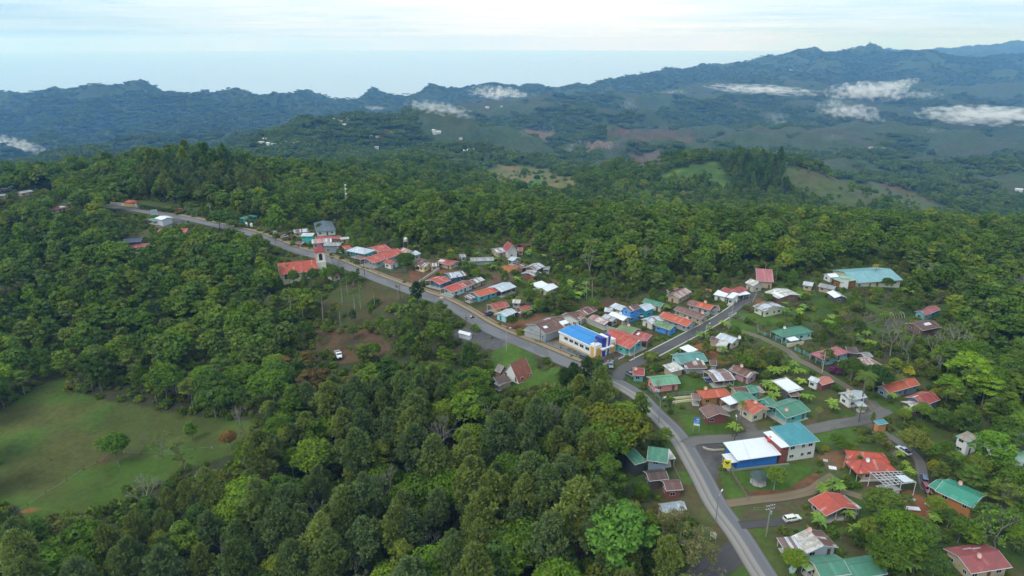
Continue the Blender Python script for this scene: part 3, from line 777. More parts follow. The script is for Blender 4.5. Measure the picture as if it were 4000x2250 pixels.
    if wall is not None and not open_:
        wb = MB(); lo_z = -1.6 + lo
        base = [P(x0, y0, lo_z), P(x1, y0, lo_z), P(x1, y1, lo_z), P(x0, y1, lo_z)]
        def rz(u, v):
            if kind == 'g': return ev + rise * (1 - abs(v) / hy) - .12
            if kind == 'x': return ev + rise * (1 - abs(u) / hx) - .12
            if kind == 's': return ev + rise * (v + hy) / W - .12
            return ev - .12
        ring = [(x0, y0), (x1, y0), (x1, y1), (x0, y1)]
        for a_, b_ in zip(ring, ring[1:] + ring[:1]):
            pts = [P(*a_, lo_z), P(*b_, lo_z), P(*b_, rz(*b_))]
            if kind == 'g' and a_[0] == b_[0] and a_[1] * b_[1] < 0: pts.append(P(a_[0], 0, rz(a_[0], 0)))
            if kind == 'x' and a_[1] == b_[1] and a_[0] * b_[0] < 0: pts.append(P(0, a_[1], rz(0, a_[1])))
            pts.append(P(*a_, rz(*a_)))
            if flip: pts.reverse()
            wb.poly(pts)
        wb.build('wall', paint(wall), e)
        # windows and a door on the sides turned to the viewer
        if win:
            vec = Vector((-cen.x, -cen.y, 0)).normalized(); did = False
            for si, (a_, b_, nrm) in enumerate((((x0, y0), (x1, y0), -ey), ((x1, y0), (x1, y1), ex), ((x1, y1), (x0, y1), ey), ((x0, y1), (x0, y0), -ex))):
                if nrm.dot(vec) < .12: continue
                pa, pb_ = P(*a_, 0), P(*b_, 0); ln = (pb_ - pa).length; n = nwin or max(1, min(5, int(ln / 3.1)))
                ang = math.atan2((pb_ - pa).y, (pb_ - pa).x); flo = [0] if ev < 4.6 else [0, 2.9]
                for fz in flo:
                    for w_ in range(n):
                        t = (w_ + .5 + (.12 if w_ % 2 else -.08)) / n; p = pa.lerp(pb_, t) + nrm * .04
                        if door and not did and fz == 0 and w_ == n // 2 and ln > 4:
                            did = True; o = obj('door', DOOR, e, (p.x, p.y, 0.05)); o.rotation_euler = (0, 0, ang); continue
                        f, g = WIN[(1.5, 1.1)] if w_ % 2 == 0 else WIN[(1.1, 1.1)]
                        o = obj('window', f, e, (p.x, p.y, fz + 1.55 + (0 if ev < 4.6 else .1))); o.rotation_euler = (0, 0, ang); obj('pane', g, o)
    if porch or open_:
        fb = MB(); a_ = .15; fb.prism(*( [P(-hx + a_, -hy + a_, -1.2), P(hx - a_, -hy + a_, -1.2), P(hx - a_, hy - a_, -1.2), P(-hx + a_, hy - a_, -1.2)], [P(-hx + a_, -hy + a_, .08), P(hx - a_, -hy + a_, .08), P(hx - a_, hy - a_, .08), P(-hx + a_, hy - a_, .08)]))
        fb.build('floor_slab', CONC, e)
    def onroof(u, v):
        if kind == 'g' or (kind == 'h'): z = ev + rise * (1 - abs(v) / hy)
        elif kind == 'x': z = ev + rise * (1 - abs(u) / hx)
        else: z = ev + rise * (v + hy) / W
        return z
    for (fu, fv, wu, wv, m_) in panels:
        u, v = fu * hx, fv * hy; pb = MB()
        cs = [(u - wu, v - wv), (u + wu, v - wv), (u + wu, v + wv), (u - wu, v + wv)]
        pts = [P(a_, b_, onroof(a_, b_) + .04) for a_, b_ in cs]
        if flip: pts.reverse()
        slab(pb, pts, .03, [(0, 0), (2 * wu, 0), (2 * wu, 2 * wv), (0, 2 * wv)]); pb.build('roof_panel', m_, r)
    if dish:
        u, v = dish[0] * hx, dish[1] * hy; d = obj('satellite_dish', DISHW if len(dish) > 2 else DISHM, e)
        p = P(u, v, onroof(u, v) + .75); d.location = p; d.rotation_euler = (math.radians(58), 0, math.radians(15)); d.scale = (1.1,) * 3
        o = obj('dish_mount', DISHS, e, (p.x, p.y, p.z))
    cs = [P(-hx, -hy, 0), P(hx, -hy, 0), P(hx, hy, 0), P(-hx, hy, 0)]
    FOOT.append([(cen.x + c_.x, cen.y + c_.y) for c_ in cs])
    pr = []
    for c_ in cs:
        for z in (0, ev, ev + (rise if kind != 's' else rise * .5)):
            px, py = project(cen.x + c_.x, cen.y + c_.y, gz + z); pr.append((float(px), float(py)))
    KEEP.append((min(p[0] for p in pr), max(p[0] for p in pr), min(p[1] for p in pr), max(p[1] for p in pr), cen.y))
    return e, P, ev, Lx, W, cen, gz, ex, ey

H = house
# --- church
ch = H('P', (380, 1180), (1450, 888), 12.5, 5.2, 'g', 4.6, rRED, (.76, .68, .52), 'cream church with long red roof and arched side windows beside the road', 'church', 'church', win=False, door=False)
# school and neighbours (views S, A)
H('S', (130, 340), (672, 465), (1050, 370), 3.8, 'h', 2.0, rSIL, wTRQ, 'silver hipped school hall with turquoise walls and white posts', 'school_building', 'school', porch='f')
H('S', (1060, 392), (1410, 292), (1150, 170), 3.2, 'g', 1.7, rRED, wCRM, 'red roofed school wing with white edging behind the silver hall', 'school_building', 'school')
H('S', (930, 708), (1790, 395), (1440, 300), 3.3, 'g', 1.6, rRED, wGRY, 'long red roofed school block in the middle of the roadside group', 'school_building', 'school', porch='l')
H('S', (380, 540), (600, 600), (790, 535), 3.0, 'g', .9, rBRN, wDK, 'low brown roofed shelter at the roadside front of the school', 'shelter', 'shelter', win=False)
H('S', (1410, 745), (1640, 660), (1490, 590), 3.0, 'x', 1.4, rRED2, wWHT, 'small white walled school room under a red gable near the round tree', 'school_room', 'school')
H('S', (1640, 330), (1850, 425), (2010, 368), 3.4, 'g', 1.2, rPNKR, wCRM, 'pinkish white patched roof building behind the red school block', 'outbuilding', 'outbuilding')
H('S', (1900, 402), (2050, 490), (2210, 440), 3.0, 's', .6, rSIL, wGRY, 'light grey lean-to at the far end of the school', 'outbuilding', 'outbuilding')
H('S', (2070, 625), (2205, 690), (2380, 608), 3.2, 'g', 1.3, rRUST, wTAN, 'dark brown roofed house right of the round school tree')
H('S', (2075, 762), (2310, 815), (2560, 700), 3.0, 'g', 1.0, rRUSTW, wYEL, 'pale yellow house with brown patched roof above the grassy slope', porch='l')
H('B', (300, 700), (420, 690), (470, 640), 2.8, 'g', .8, rRUSTW, wTAN, 'brown and white striped roof house behind the pale yellow house')
H('B', (380, 640), (590, 682), (655, 620), 2.8, 'g', .9, rRED2, wTAN, 'red roofed shed with silver sheets at its near end', panels=((-.6, -.4, 1.6, 1.3, rSIL),))
H('A', (545, 222), (748, 196), 7, 3.2, 'g', 1.2, rSTRIPE, wCRM, 'white and brown striped roof house behind the turquoise box house')
H('A', (870, 210), (1150, 178), (1075, 62), 3.2, 'h', 2.8, rSLATE, wWHT, 'large dark slate coloured hip roof house among trees')
H('A', (640, 272), (806, 262), 6, 5.4, 's', .5, rSIL, (.04, .50, .43), 'two storey bright turquoise box house near the road')
H('A', (800, 378), (1085, 342), (1000, 302), 3.4, 'g', .9, rMARK, wGRY, 'roadside market hall with pink teal and white roof sheets', 'market_hall', 'market hall')
H('A', (850, 318), (1205, 292), 6, 3.2, 'g', 1.0, rRED2, wTAN, 'long faded red shed behind the market hall', 'shed', 'shed')
H('A', (965, 402), (1200, 400), 6.5, 4.8, 'g', 1.0, rGRY, (.24, .28, .30), 'tall grey timber house beside the market hall')
H('A', (1210, 466), (1373, 433), (1325, 390), 2.8, 'g', 1.0, rRED, wLTQ, 'small bright red roofed house between the market hall and the school')
H('A', (1215, 315), (1335, 300), 5, 2.6, 'g', .6, rOLDW, wTAN, 'small whitish shack behind the red roofed house', 'shack', 'shack')
H('A', (560, 368), (645, 378), 5.5, 2.6, 'g', .6, rRUST, wWOOD, 'brown wooden roadside stall by the turquoise box house', 'stall', 'stall')
H('P', (1890, 1160), (2085, 1080), 8, 2.8, 'h', 1.6, rRED2, wCRM, 'low red roofed house half hidden by trees below the church')
# upper left (view G and 1)
H('G', (745, 556), (846, 586), (946, 526), 4.8, 'g', .8, rWHT, (.55, .58, .62), 'white roofed windowless warehouse by the road', 'warehouse', 'warehouse', win=False)
H('G', (640, 580), (770, 600), (850, 580), 3.0, 's', .4, rGRN, None, 'green roofed open lean-to beside the white warehouse', 'shelter', 'shelter', open_=True)
H('G', (785, 776), (1190, 746), 9, 3.2, 'g', 1.4, rRED, wTAN, 'long red roofed hall behind the big round tree', 'hall', 'hall')
H('G', (300, 915), (545, 885), 10, 6.0, 'g', 1.2, rNAVY, (.06, .08, .12), 'dark navy building deep in the wood', 'building', 'building')
H('G', (345, 985), (610, 976), 7, 3.8, 's', .8, rMAR, None, 'maroon flat roof on lattice posts deep in the wood', 'shelter', 'shelter', open_=True)
H('G', (1940, 560), (2040, 578), (2230, 532), 2.8, 'h', 1.2, rGRN, (.08, .45, .42), 'turquoise walled house with grey green roof above the road')
H('G', (300, 326), (392, 338), (470, 306), 3.0, 'h', 1.4, rORED, (.75, .42, .08), 'orange yellow house with tiled orange roof at the top of the road')
H('G', (2075, 1076), (2190, 1080), 4, 2.6, 's', .4, rTEAL, wGRY, 'tiny teal roofed hut hidden in the bushes below the road', 'hut', 'hut')
H('1', (130, 1278), (238, 1270), 10, 3.4, 'h', 1.8, rORED, (.55, .30, .12), 'orange roofed villa at the left edge of the hilltop')
H('1', (105, 1304), (190, 1300), 7, 3.0, 'g', 1.2, rRED2, wTAN, 'dark red roof just below the orange roofed villa')
H('1', (80, 1336), (150, 1326), 6, 2.8, 'g', .9, rWHT, wWHT, 'small white roofed house below the dark red roof')
H('1', (-20, 1352), (35, 1342), 6, 2.8, 'g', .9, rWHT, wWHT, 'white roofed house cut by the left frame edge')
H('1', (150, 1384), (238, 1372), 7, 2.8, 'g', .9, rGRY, wTAN, 'grey roofed house on the left hilltop above the wood')
H('1', (-10, 1404), (30, 1402), 6, 2.8, 'g', .9, rSIL, wTAN, 'silver roofed shed at the far left edge', 'shed', 'shed')
H('4', (370, 132), (485, 106), 8, 3.0, 'g', 1.2, rRED2, wCRM, 'red roofed house with a white end panel behind dark trees', panels=((.5, -.4, 1.8, 1.2, rWHT),))
# middle (view B)
H('B', (590, 870), (810, 826), (622, 785), 3.2, 'g', 1.3, rSILR, wSBL, 'steel blue long house with silver and rust striped roof', nwin=3)
H('B', (430, 962), (590, 890), (372, 856), 3.0, 'g', 1.2, rRED, wSBL, 'blue walled house with bright red front roof at the roadside', panels=((.2, .1, 1.0, 1.5, rWHT), (.6, .1, .9, 1.5, rWHT)), porch='l', dish=None)
H('B', (605, 1080), (920, 946), (770, 896), 3.0, 'g', 1.2, rRED, wLBL, 'pale blue long house with a red roof turning brown at the back', panels=((.65, -.5, 2.6, 1.4, rRUST), (.65, .5, 2.6, 1.4, rRUST)), porch='l')
H('B', (930, 946), (1078, 890), (1010, 845), 2.8, 'g', 1.0, rSTRIPE, wTAN, 'beige shed with silver and brown striped roof', 'shed', 'shed')
H('B', (1000, 1138), (1275, 1052), (1160, 996), 3.0, 'g', 1.1, rORED, (.14, .46, .52), 'turquoise long house with bright orange red roof')
H('B', (1315, 1066), (1530, 988), (1362, 928), 3.2, 'g', 1.2, rSIL, wDK, 'open sided silver roofed shed behind the turquoise long house', 'shed', 'shed', win=False, porch='f')
H('B', (862, 1168), (976, 1130), (905, 1100), 2.4, 's', .4, rSTRIPE, None, 'small striped carport roof in front of the turquoise long house', 'carport', 'carport', open_=True)
H('B', (1730, 948), (1828, 1003), (1950, 958), 2.8, 's', .5, rWHT, None, 'flat white carport roof beside the white roofed cottage', 'carport', 'carport', open_=True)
H('B', (1822, 1015), (1972, 1058), (2122, 1000), 3.0, 'x', 1.1, rWHT, wCRM, 'cream cottage with brilliant white gable roof')
H('B', (1808, 756), (1938, 696), (1790, 655), 3.4, 'g', 1.3, rSILR, wWOOD, 'brown timber house with silver blue roof on the red earth yard')
H('B', (1790, 840), (1890, 790), (1690, 764), 2.8, 'g', 1.0, rSILR, wRBR, 'lower brown house with silver and rust roof below the timber house', panels=((-.8, 0, .9, 1.5, rRUST),))
H('B', (1620, 726), (1712, 682), (1650, 655), 2.8, 's', .6, rRUST, wWOOD, 'rust brown lean-to left of the timber house', 'lean_to', 'lean-to', win=False)
H('B', (1910, 740), (2000, 745), (1990, 712), 2.4, 's', .4, rGRY, None, 'small grey open shelter right of the timber house', 'shelter', 'shelter', open_=True)
H('B', (1400, 494), (1558, 478), 9, 4.0, 'x', 4.0, rRED2, (.66, .64, .62), 'white plank house with steep red front gable on the hill')
H('B', (1265, 506), (1402, 484), (1370, 426), 3.0, 'g', 1.2, rSILR, wTAN, 'left wing with a silver and rust roof beside the steep gable', 'house_wing', 'wing')
H('B', (1560, 472), (1630, 470), 7, 3.0, 'g', 1.0, rRED2, wTAN, 'small red roofed right wing beside the steep gable', 'house_wing', 'wing')
H('B', (1405, 600), (1482, 620), (1546, 573), 3.0, 'g', 1.0, rSIL, None, 'grey blue garage roof over parked cars below the steep gable', 'garage', 'garage', open_=True)
H('B', (880, 626), (1210, 612), 7, 2.6, 'g', .8, rGRY, wGRY, 'long pale grey henhouse roof among banana plants', 'shed', 'shed', win=False)
H('B', (745, 568), (810, 560), 6, 2.8, 'g', .8, rGRY, wGRY, 'small grey roofed hut at the wood edge', 'hut', 'hut')
H('B', (1220, 1322), (1432, 1262), (1310, 1203), 3.0, 'g', 1.2, rRED2, (.74, .44, .12), 'orange yellow house with dark red roof', porch='l')
H('B', (1228, 1376), (1370, 1425), (1548, 1360), 3.0, 'x', 1.1, rSIL, (.30, .70, .76), 'bright cyan cottage with pale silver roof by the road')
H('B', (1520, 1285), (1612, 1341), (1742, 1306), 2.8, 'x', .9, rRED2, wTAN, 'red roofed shack behind the cyan cottage', 'shack', 'shack')
H('B', (1590, 1375), (1480, 1320), 5, 2.6, 's', .5, rRUST, wWOOD, 'rusty lean-to between the cyan cottage and the red shack', 'lean_to', 'lean-to', win=False)
H('B', (1470, 1222), (1582, 1226), 5, 2.6, 'g', .6, rOLDW, wGRY, 'tiny grey patched hut beside the dark round tree', 'hut', 'hut')
# centre (view C, Q)
H('C', (850, 945), (1232, 797), (930, 697), 3.8, 'g', 2.0, rRUST, wGRY, 'long rusty brown workshop with scattered white roof sheets', 'workshop', 'workshop', panels=((-.6, -.45, 1.0, .7, rWHT), (.1, -.25, .35, 2.4, rPNKR), (.72, -.55, 2.0, 1.2, rWHT), (.45, .2, .4, 2.0, rWHT), (-.1, .3, 1.8, .35, rPNKR), (.3, .6, 1.8, .4, rWHT)), win=False)
H('C', (530, 880), (800, 950), 3.2, 3.0, 's', .4, rGRY, wGRY, 'grey metal canopy along the roadside end of the workshop', 'canopy', 'canopy', win=False)
H('C', (1318, 746), (1405, 690), (1205, 605), 3.2, 'g', 1.4, rRUST, wWHT, 'rusty roofed house with one white wall behind the workshop', panels=((.1, .0, .35, 3.0, rPNKR),))
H('C', (1430, 660), (1588, 592), (1452, 545), 3.0, 'g', 1.1, rRUSTW, (.50, .22, .12), 'orange brick house with rust and white patched roof')
H('C', (1462, 705), (1690, 800), (1792, 755), 2.9, 'g', 1.0, rPNKR, wLTQ, 'turquoise house with faded pinkish rusty roof', porch='r')
H('C', (1650, 690), (1800, 750), (1888, 715), 2.8, 'g', .8, rSILR, wTAN, 'low house with rust and blue sheets beside the pinkish roof')
H('C', (1740, 660), (1960, 742), (2092, 712), 2.8, 'g', .9, rWHT, wTAN, 'long whitish cyan roof below the two storey blue house', dish=(.1, .0, 1))
H('C', (1765, 540), (1926, 598), (1966, 558), 3.0, 's', .8, rSIL, wTAN, 'beige house with silver roof left of the two storey blue house')
H('C', (1690, 612), (1800, 620), 4, 2.6, 's', .5, rSILR, wWOOD, 'tiny patched lean-to near the beige silver roofed house', 'lean_to', 'lean-to', win=False)
H('C', (1935, 566), (2062, 612), (2202, 560), 5.8, 'x', 1.2, rRUSTW, wBLU, 'two storey bright blue house with striped rust and white roof')
H('C', (2120, 545), (2282, 604), (2392, 555), 3.8, 'x', 1.1, rSIL, wTBL, 'teal blue house with silver roof behind the two storey blue house')
H('D', (215, 656), (480, 727), (550, 686), 2.9, 'g', 1.1, rGRN, wCRM, 'long green roofed house at the back of the block')
H('C', (1850, 882), (2080, 948), (2172, 862), 3.2, 'g', 1.2, rMOSS, wWOOD, 'moss green roofed pavilion behind the big red roof', 'pavilion', 'pavilion', dish=(-.2, .3))
H('C', (2100, 955), (2310, 1012), (2368, 970), 2.8, 's', .7, rRED2, wRBR, 'small rusty red shed with a white sheet beside the big red roof', 'shed', 'shed', panels=((-.6, .0, .5, .9, rWHT),))
RH = H('Q', (1360, 430), (2000, 685), (2360, 515), 3.6, 'g', 1.7, rRED, wTRQ, 'wide red roofed house with turquoise walls and a carport', porch='r')
BC = H('Q', (460, 310), (1180, 625), (1590, 495), 4.8, 'g', 1.1, rBLUE, (.78, .76, .74), 'white hall with a vivid blue roof and a tall winged blue front', 'assembly_hall', 'hall', win=False, door=False, inset=.25)
H('C', (1560, 650), (1600, 655), 2.5, 2.2, 's', .3, rGRY, wGRY, 'tiny grey latrine hut by the yellow green bush', 'hut', 'hut', win=False) if False else None
# view D
H('D', (195, 908), (352, 976), (505, 920), 3.0, 'x', 1.1, rSILR, (.66, .63, .55), 'cream house with silver and rust gable roof at the lane')
H('D', (382, 986), (610, 1060), (725, 1012), 3.0, 'g', 1.1, rMOSS, wBLU, 'vivid blue house under a mossy green roof')
H('D', (440, 868), (855, 1008), (985, 942), 3.0, 'g', 1.3, rORED, wGRY, 'long house with bright red front slope and striped rusty back slope', roof2=rRUSTW, dish=(.55, .1))
H('D', (665, 768), (1050, 902), (1158, 858), 3.0, 'g', 1.0, rBRN, wTAN, 'long brown roofed barracks house beside the lane', dish=(.75, .1))
H('D', (865, 692), (1185, 772), (1252, 716), 3.0, 'g', 1.1, rORED, wGRY, 'grey house with orange red roof and a brown left end', panels=((-.72, -.5, 2.2, 1.5, rBRN), (-.72, .5, 2.2, 1.5, rBRN)), dish=(.1, .5))
H('D', (1210, 770), (1330, 775), 5, 2.4, 's', .6, rBRN, None, 'brown porch roof at the right end of the orange red roof', 'porch', 'porch', open_=True)
H('D', (565, 562), (742, 606), (900, 520), 3.2, 'x', 1.2, rRUST, wTAN, 'rust and tan striped roof house at the wood edge', roof2=rPNKR)
H('D', (560, 490), (602, 508), (667, 462), 3.4, 's', .8, rRED2, wGRY, 'small red roofed annex above the rust striped house', 'annex', 'annex')
H('T', (830, 945), (1040, 993), (1192, 855), 4.2, 's', .4, rWHT, wWHT, 'white flat roofed gatehouse at the end of the lane', 'gatehouse', 'gatehouse', porch='f')
H('T', (1180, 832), (1560, 700), (1330, 590), 3.4, 'h', 1.8, rRED2, wTAN, 'dark red hip roof house behind the white carport')
H('T', (1212, 902), (1642, 830), 4, 2.8, 's', .3, rWHT, None, 'long white carport roof over a parked dark car', 'carport', 'carport', open_=True)
H('T', (400, 862), (800, 940), (882, 822), 3.0, 's', .5, rWHT, wWHT, 'white roofed house half covered by a leafy tree')
H('T', (610, 752), (925, 835), (1020, 765), 3.4, 's', 1.2, rRED2, wTAN, 'red sloping roof behind the white roofed house')
H('T', (165, 802), (320, 812), 6, 2.8, 'g', 1.0, rRED2, wTAN, 'small dark red roof left of the white roofed house')
H('T', (1462, 466), (1742, 576), (1910, 462), 3.6, 'g', 1.6, rOLDW, (.55, .50, .42), 'old house with cream rust and white striped roof', roof2=rSTRIPE)
H('T', (1862, 405), (2420, 440), 10, 4.0, 's', 3.6, rPINK, wTAN, 'steep dusty pink roof at the wood edge')
H('D', (1972, 516), (2168, 608), (2420, 545), 3.0, 'g', 1.2, rOLDW, wWOOD, 'weathered white roofed house in the right garden', panels=((.3, -.6, 3.5, .9, rWHT),))
H('D', (1800, 716), (1968, 792), (2270, 758), 3.2, 'g', 1.2, rSILR, (.66, .66, .50), 'pale green house with silver sheets and brown roof edges', panels=((0, -.4, 2.0, 1.7, rSIL), (.2, .5, 2.2, 1.6, rSIL)))
H('D', (1265, 1165), (1500, 1252), (1645, 1206), 3.0, 'g', 1.1, rSIL, wCRM, 'cream cottage with pale silver roof and white dish', dish=(.95, .6, 1))
H('D', (1272, 1282), (1402, 1312), (1492, 1256), 2.6, 's', .6, rOLDW, wTAN, 'grey white lean-to in front of the pale silver cottage', 'lean_to', 'lean-to', win=False)
H('D', (1180, 1205), (1300, 1230), 4, 2.5, 's', .5, rRUST, wTAN, 'rusty lean-to left of the pale silver cottage', 'lean_to', 'lean-to', win=False)
H('D', (750, 1312), (890, 1388), (1008, 1360), 2.9, 's', .4, rWHT, None, 'open shelter with bright white roof on thin posts near the lane corner', 'shelter', 'shelter', open_=True)
H('D', (2045, 1072), (2222, 1168), ('F', 262, 1108), 3.0, 'h', 1.6, rGRN, wLTQ, 'large green roofed house with pale turquoise walls and fence', porch='f', dish=(-.3, -.4, 1))
H('E', (1722, 72), (1792, 118), (1896, 102), 2.4, 's', .3, rWHT, None, 'small white canopy in front of the large green roofed house', 'canopy', 'canopy', open_=True)
# view F
H('F', (555, 322), (700, 382), (820, 332), 3.2, 'h', 1.8, rLGRN, (.32, .13, .05), 'light green pavilion with a little raised lantern roof', 'pavilion', 'pavilion')
H('F', (640, 282), (690, 322), (762, 296), 5.4, 'h', 1.0, rLGRN, wWHT, 'raised lantern roof on the light green pavilion', 'lantern_roof', 'roof lantern', win=False)
H('F', (530, 306), (655, 300), 6, 3.0, 'g', 1.0, rWHT, wWHT, 'white roofed annex behind the light green pavilion', 'annex', 'annex')
H('F', (900, 352), (1560, 376), (1215, 190), 3.4, 'g', 2.6, tin((.20, .40, .43), ((.22, .42, .45),), .2, rust=.05), (.66, .66, .55), 'very long grey teal roofed school with a palm in front', 'school_building', 'school', skew=True)
H('F', (130, 412), (270, 432), (362, 394), 2.9, 'g', .9, rSIL, wTAN, 'silver and white roofed house left of the teal school')
H('F', (350, 430), (572, 481), (614, 442), 2.9, 'g', .9, rGRY, wTAN, 'grey roofed house next to the orange earth bank')
H('F', (475, 516), (590, 602), (684, 556), 3.0, 'g', 1.0, rWHT, wDK, 'dark walled hut with white and grey gable roof', 'hut', 'hut', roof2=rGRY)
H('F', (1900, 840), (2112, 773), (1990, 712), 3.2, 'g', 1.3, rPINK, (.14, .42, .48), 'turquoise house with dusty red roof in the far right clearing')
H('F', (1850, 1062), (2120, 1022), 9, 3.2, 'g', 1.4, rRUST, wWOOD, 'brown barn with one white roof sheet behind bare trees', 'barn', 'barn', panels=((.1, -.3, 2.0, .8, rWHT),))
# view E
H('E', (215, 446), (610, 402), 9, 3.0, 'g', 1.3, tin((.10, .27, .24), ((.12, .30, .27),), .2, rust=.2), wLTQ, 'dark green roofed house with one white roof sheet', panels=((.35, -.4, .45, 2.0, rWHT),))
H('E', (290, 512), (592, 506), 5.5, 2.6, 's', .7, rRUST, wGRY, 'rusty shed along the front of the dark green roofed house', 'shed', 'shed', win=False)
H('E', (85, 562), (264, 514), (190, 430), 2.8, 's', .6, rOLDW, wTAN, 'off white flat roofed shed by the hedge', 'shed', 'shed', win=False)
H('E', (690, 697), (1000, 668), (872, 523), 2.8, 'g', .9, rSTRIPE, wWOOD, 'striped blue grey and rust roof over an open yard house', porch='fl')
H('E', (640, 462), (735, 470), 4, 2.5, 's', .4, rRUST, None, 'small rusty open hut with white bar on its roof', 'hut', 'hut', open_=True)
H('E', (905, 528), (1190, 648), (1292, 572), 3.0, 'g', 1.1, rRUST, (.48, .28, .32), 'dusty lilac house with rusty roof and dish', dish=(-.3, .0), panels=((-.85, -.3, .5, 1.6, rSIL),))
H('E', (545, 945), (965, 903), (868, 797), 3.0, 'h', 1.5, rORED, (.50, .24, .08), 'orange house with wide orange red hip roof and dish', dish=(-.55, .4))
H('E', (390, 958), (500, 962), 4, 2.5, 's', .4, rBRN, None, 'small brown porch left of the orange house', 'porch', 'porch', open_=True)
H('E', (1020, 872), (1200, 852), (1140, 764), 2.7, 'g', .8, rRUSTW, wTAN, 'shed with rust and white blotched roof beside the teal annex', 'shed', 'shed', win=False)
H('E', (1220, 862), (1360, 838), (1270, 746), 3.0, 'g', 1.0, rGRN, wTRQ, 'small turquoise house with green roof')
H('E', (1340, 862), (1425, 850), 4, 2.4, 's', .5, rPNKR, wTAN, 'pale patched lean-to right of the small turquoise house', 'lean_to', 'lean-to', win=False)
H('E', (915, 1032), (1055, 991), (970, 907), 2.9, 's', .3, rWHT, None, 'bright white flat carport with dark vehicle beneath', 'carport', 'carport', open_=True)
H('E', (1078, 1014), (1346, 968), (1210, 862), 3.4, 'x', 1.2, rGRN, wCRM, 'deep green roof touching the orange red roof')
H('E', (1255, 1172), (1502, 1098), (1347, 966), 3.4, 'x', 1.2, rORED, wCRM, 'cream house with orange red roof and pink dish', dish=(.1, .1))
H('E', (600, 1222), (925, 1192), (790, 1070), 3.0, 'x', 1.4, rBRN, wRBR, 'dark red brown walled house with dusty brown roof beside the blue sign')
H('E', (1730, 1222), (2075, 1116), (1850, 932), 3.2, 'g', 1.5, rGRN, wTRQ, 'green roofed house with two stepped roof slopes', porch='l', dish=(-.62, -.5))
H('E', (1500, 1040), (1600, 1010), 5, 3.0, 'g', .9, rGRN, wTRQ, 'green roofed annex left of the stepped green roof', 'annex', 'annex') 
# view H
H('H', (300, 672), (512, 622), (350, 468), 3.4, 's', .6, rOLDW, wDK, 'dark walled shed with a whitish corrugated roof among bananas', 'shed', 'shed', win=False, panels=((0, 0, 3, 3.4, rWHT),))
H('H', (330, 728), (470, 718), 3.5, 2.4, 's', .5, rBRN, None, 'brown hut roof under the banana plants', 'hut', 'hut', open_=True)
H('H', (575, 482), (702, 536), (772, 500), 3.0, 'g', .8, rSIL, wWHT, 'small white house with pale grey roof by the gravel lane')
H('H', (782, 562), (945, 518), (790, 443), 2.8, 'g', .9, tin((.50, .18, .13), (), 0, rust=.1), wRBR, 'small salmon roofed house by the gravel lane')
H('H', (1180, 775), (1420, 745), (1230, 645), 3.6, 'g', 1.1, rSIL, wWHT, 'white house with pale blue grey roof and pink dish', dish=(-.5, .3), panels=((-.85, -.3, .8, 1.8, rRUST),))
H('H', (1310, 875), (1420, 870), 3, 2.4, 's', .3, rSIL, None, 'small silver porch roof at the white house', 'porch', 'porch', open_=True)
H('H', (790, 193), (1178, 106), (990, 18), 3.1, 'h', 1.3, rPINK, (.20, .42, .46), 'wide coral red roofed house with turquoise walls behind a fence', porch='l')
H('H', (1735, 663), (2176, 575), (2030, 478), 3.1, 'g', 1.5, rORED, (.22, .30, .36), 'bright orange roofed house with blue grey walls', dish=(-.75, .6))
H('H', (2235, 850), (2470, 782), (2270, 645), 3.1, 'g', 1.4, rRED2, (.10, .28, .34), 'deep red roofed house at the right with a white roof streak', panels=((-.6, .3, 1.4, .3, rWHT),))
H('H', (2100, 930), (2375, 930), 7, 2.8, 'g', 1.1, rRUSTW, wWOOD, 'rust and white striped shed below the deep red roof', 'shed', 'shed')
H('H', (1345, 305), (1640, 288), 8, 2.8, 'h', 1.4, rPNKR, wTAN, 'rusty pink hip roof half covered by a dark tree')
H('H', (1395, 168), (1508, 160), 4.5, 2.6, 'g', .8, rGRY, wDK, 'small dark grey hut with pale roof sheets', 'hut', 'hut')
H('H', (1150, 95), (1300, 118), 5, 2.8, 's', .6, rDARK, wDK, 'black roofed lean-to behind the coral red roof', 'lean_to', 'lean-to', win=False)
H('H', (1592, 1132), (1722, 1112), 2.2, 3.2, 's', .3, rTEAL, wORG, 'wooden gateway with small teal roof at the end of the lane', 'gateway', 'gateway', win=False)
# view I, J
H('I', (1412, 516), (1842, 452), (1600, 225), 6.2, 's', .9, rTEAL, (.62, .62, .56), 'two level white building with large flat teal roof', name='building', cat='building', door=False)
H('I', (1292, 546), (1412, 522), (1170, 328), 6.0, 's', .3, rWHT, wRBR, 'narrow white roofed wing with dark red boards beside the teal roof', 'building_wing', 'wing', win=False)
SH = H('I', (665, 730), (1290, 642), (1085, 437), 4.0, 's', .8, rWHT, (.03, .16, .50), 'long shop with white roof and strong blue wall', 'shop', 'shop', win=False, door=False)
H('I', (545, 765), (690, 742), (620, 632), 3.0, 's', .3, rWHT, None, 'white front canopy of the blue walled shop', 'canopy', 'canopy', open_=True)
H('J', (180, 906), (755, 896), (540, 700), 3.2, 'h', 2.2, rRED, wTAN, 'sprawling red tiled hip roof house with white dish', dish=(-.3, -.2, 1), porch='l')
H('J', (70, 700), (650, 790), (500, 640), 3.6, 'h', 1.6, rRED, wTAN, 'rear red tiled wing of the sprawling hip roof house', 'house_wing', 'wing')
H('J', (582, 1195), (815, 1156), (645, 1052), 3.0, 'h', 1.0, tin((.30, .29, .26), (), 0, rust=.2), wWHT, 'small unfinished white block house with grey hip roof')
H('M', (1300, 200), (1830, 500), (2200, 440), 5.6, 'g', 1.3, rGRN2, (.42, .19, .06), 'large two storey orange timber house with vivid green roof', dish=(-.3, .45))
H('M', (1200, 140), (1420, 292), (1560, 172), 3.4, 'g', .9, rGRN2, (.30, .15, .07), 'lower green roofed wing over a cluttered porch', 'house_wing', 'wing', porch='f')
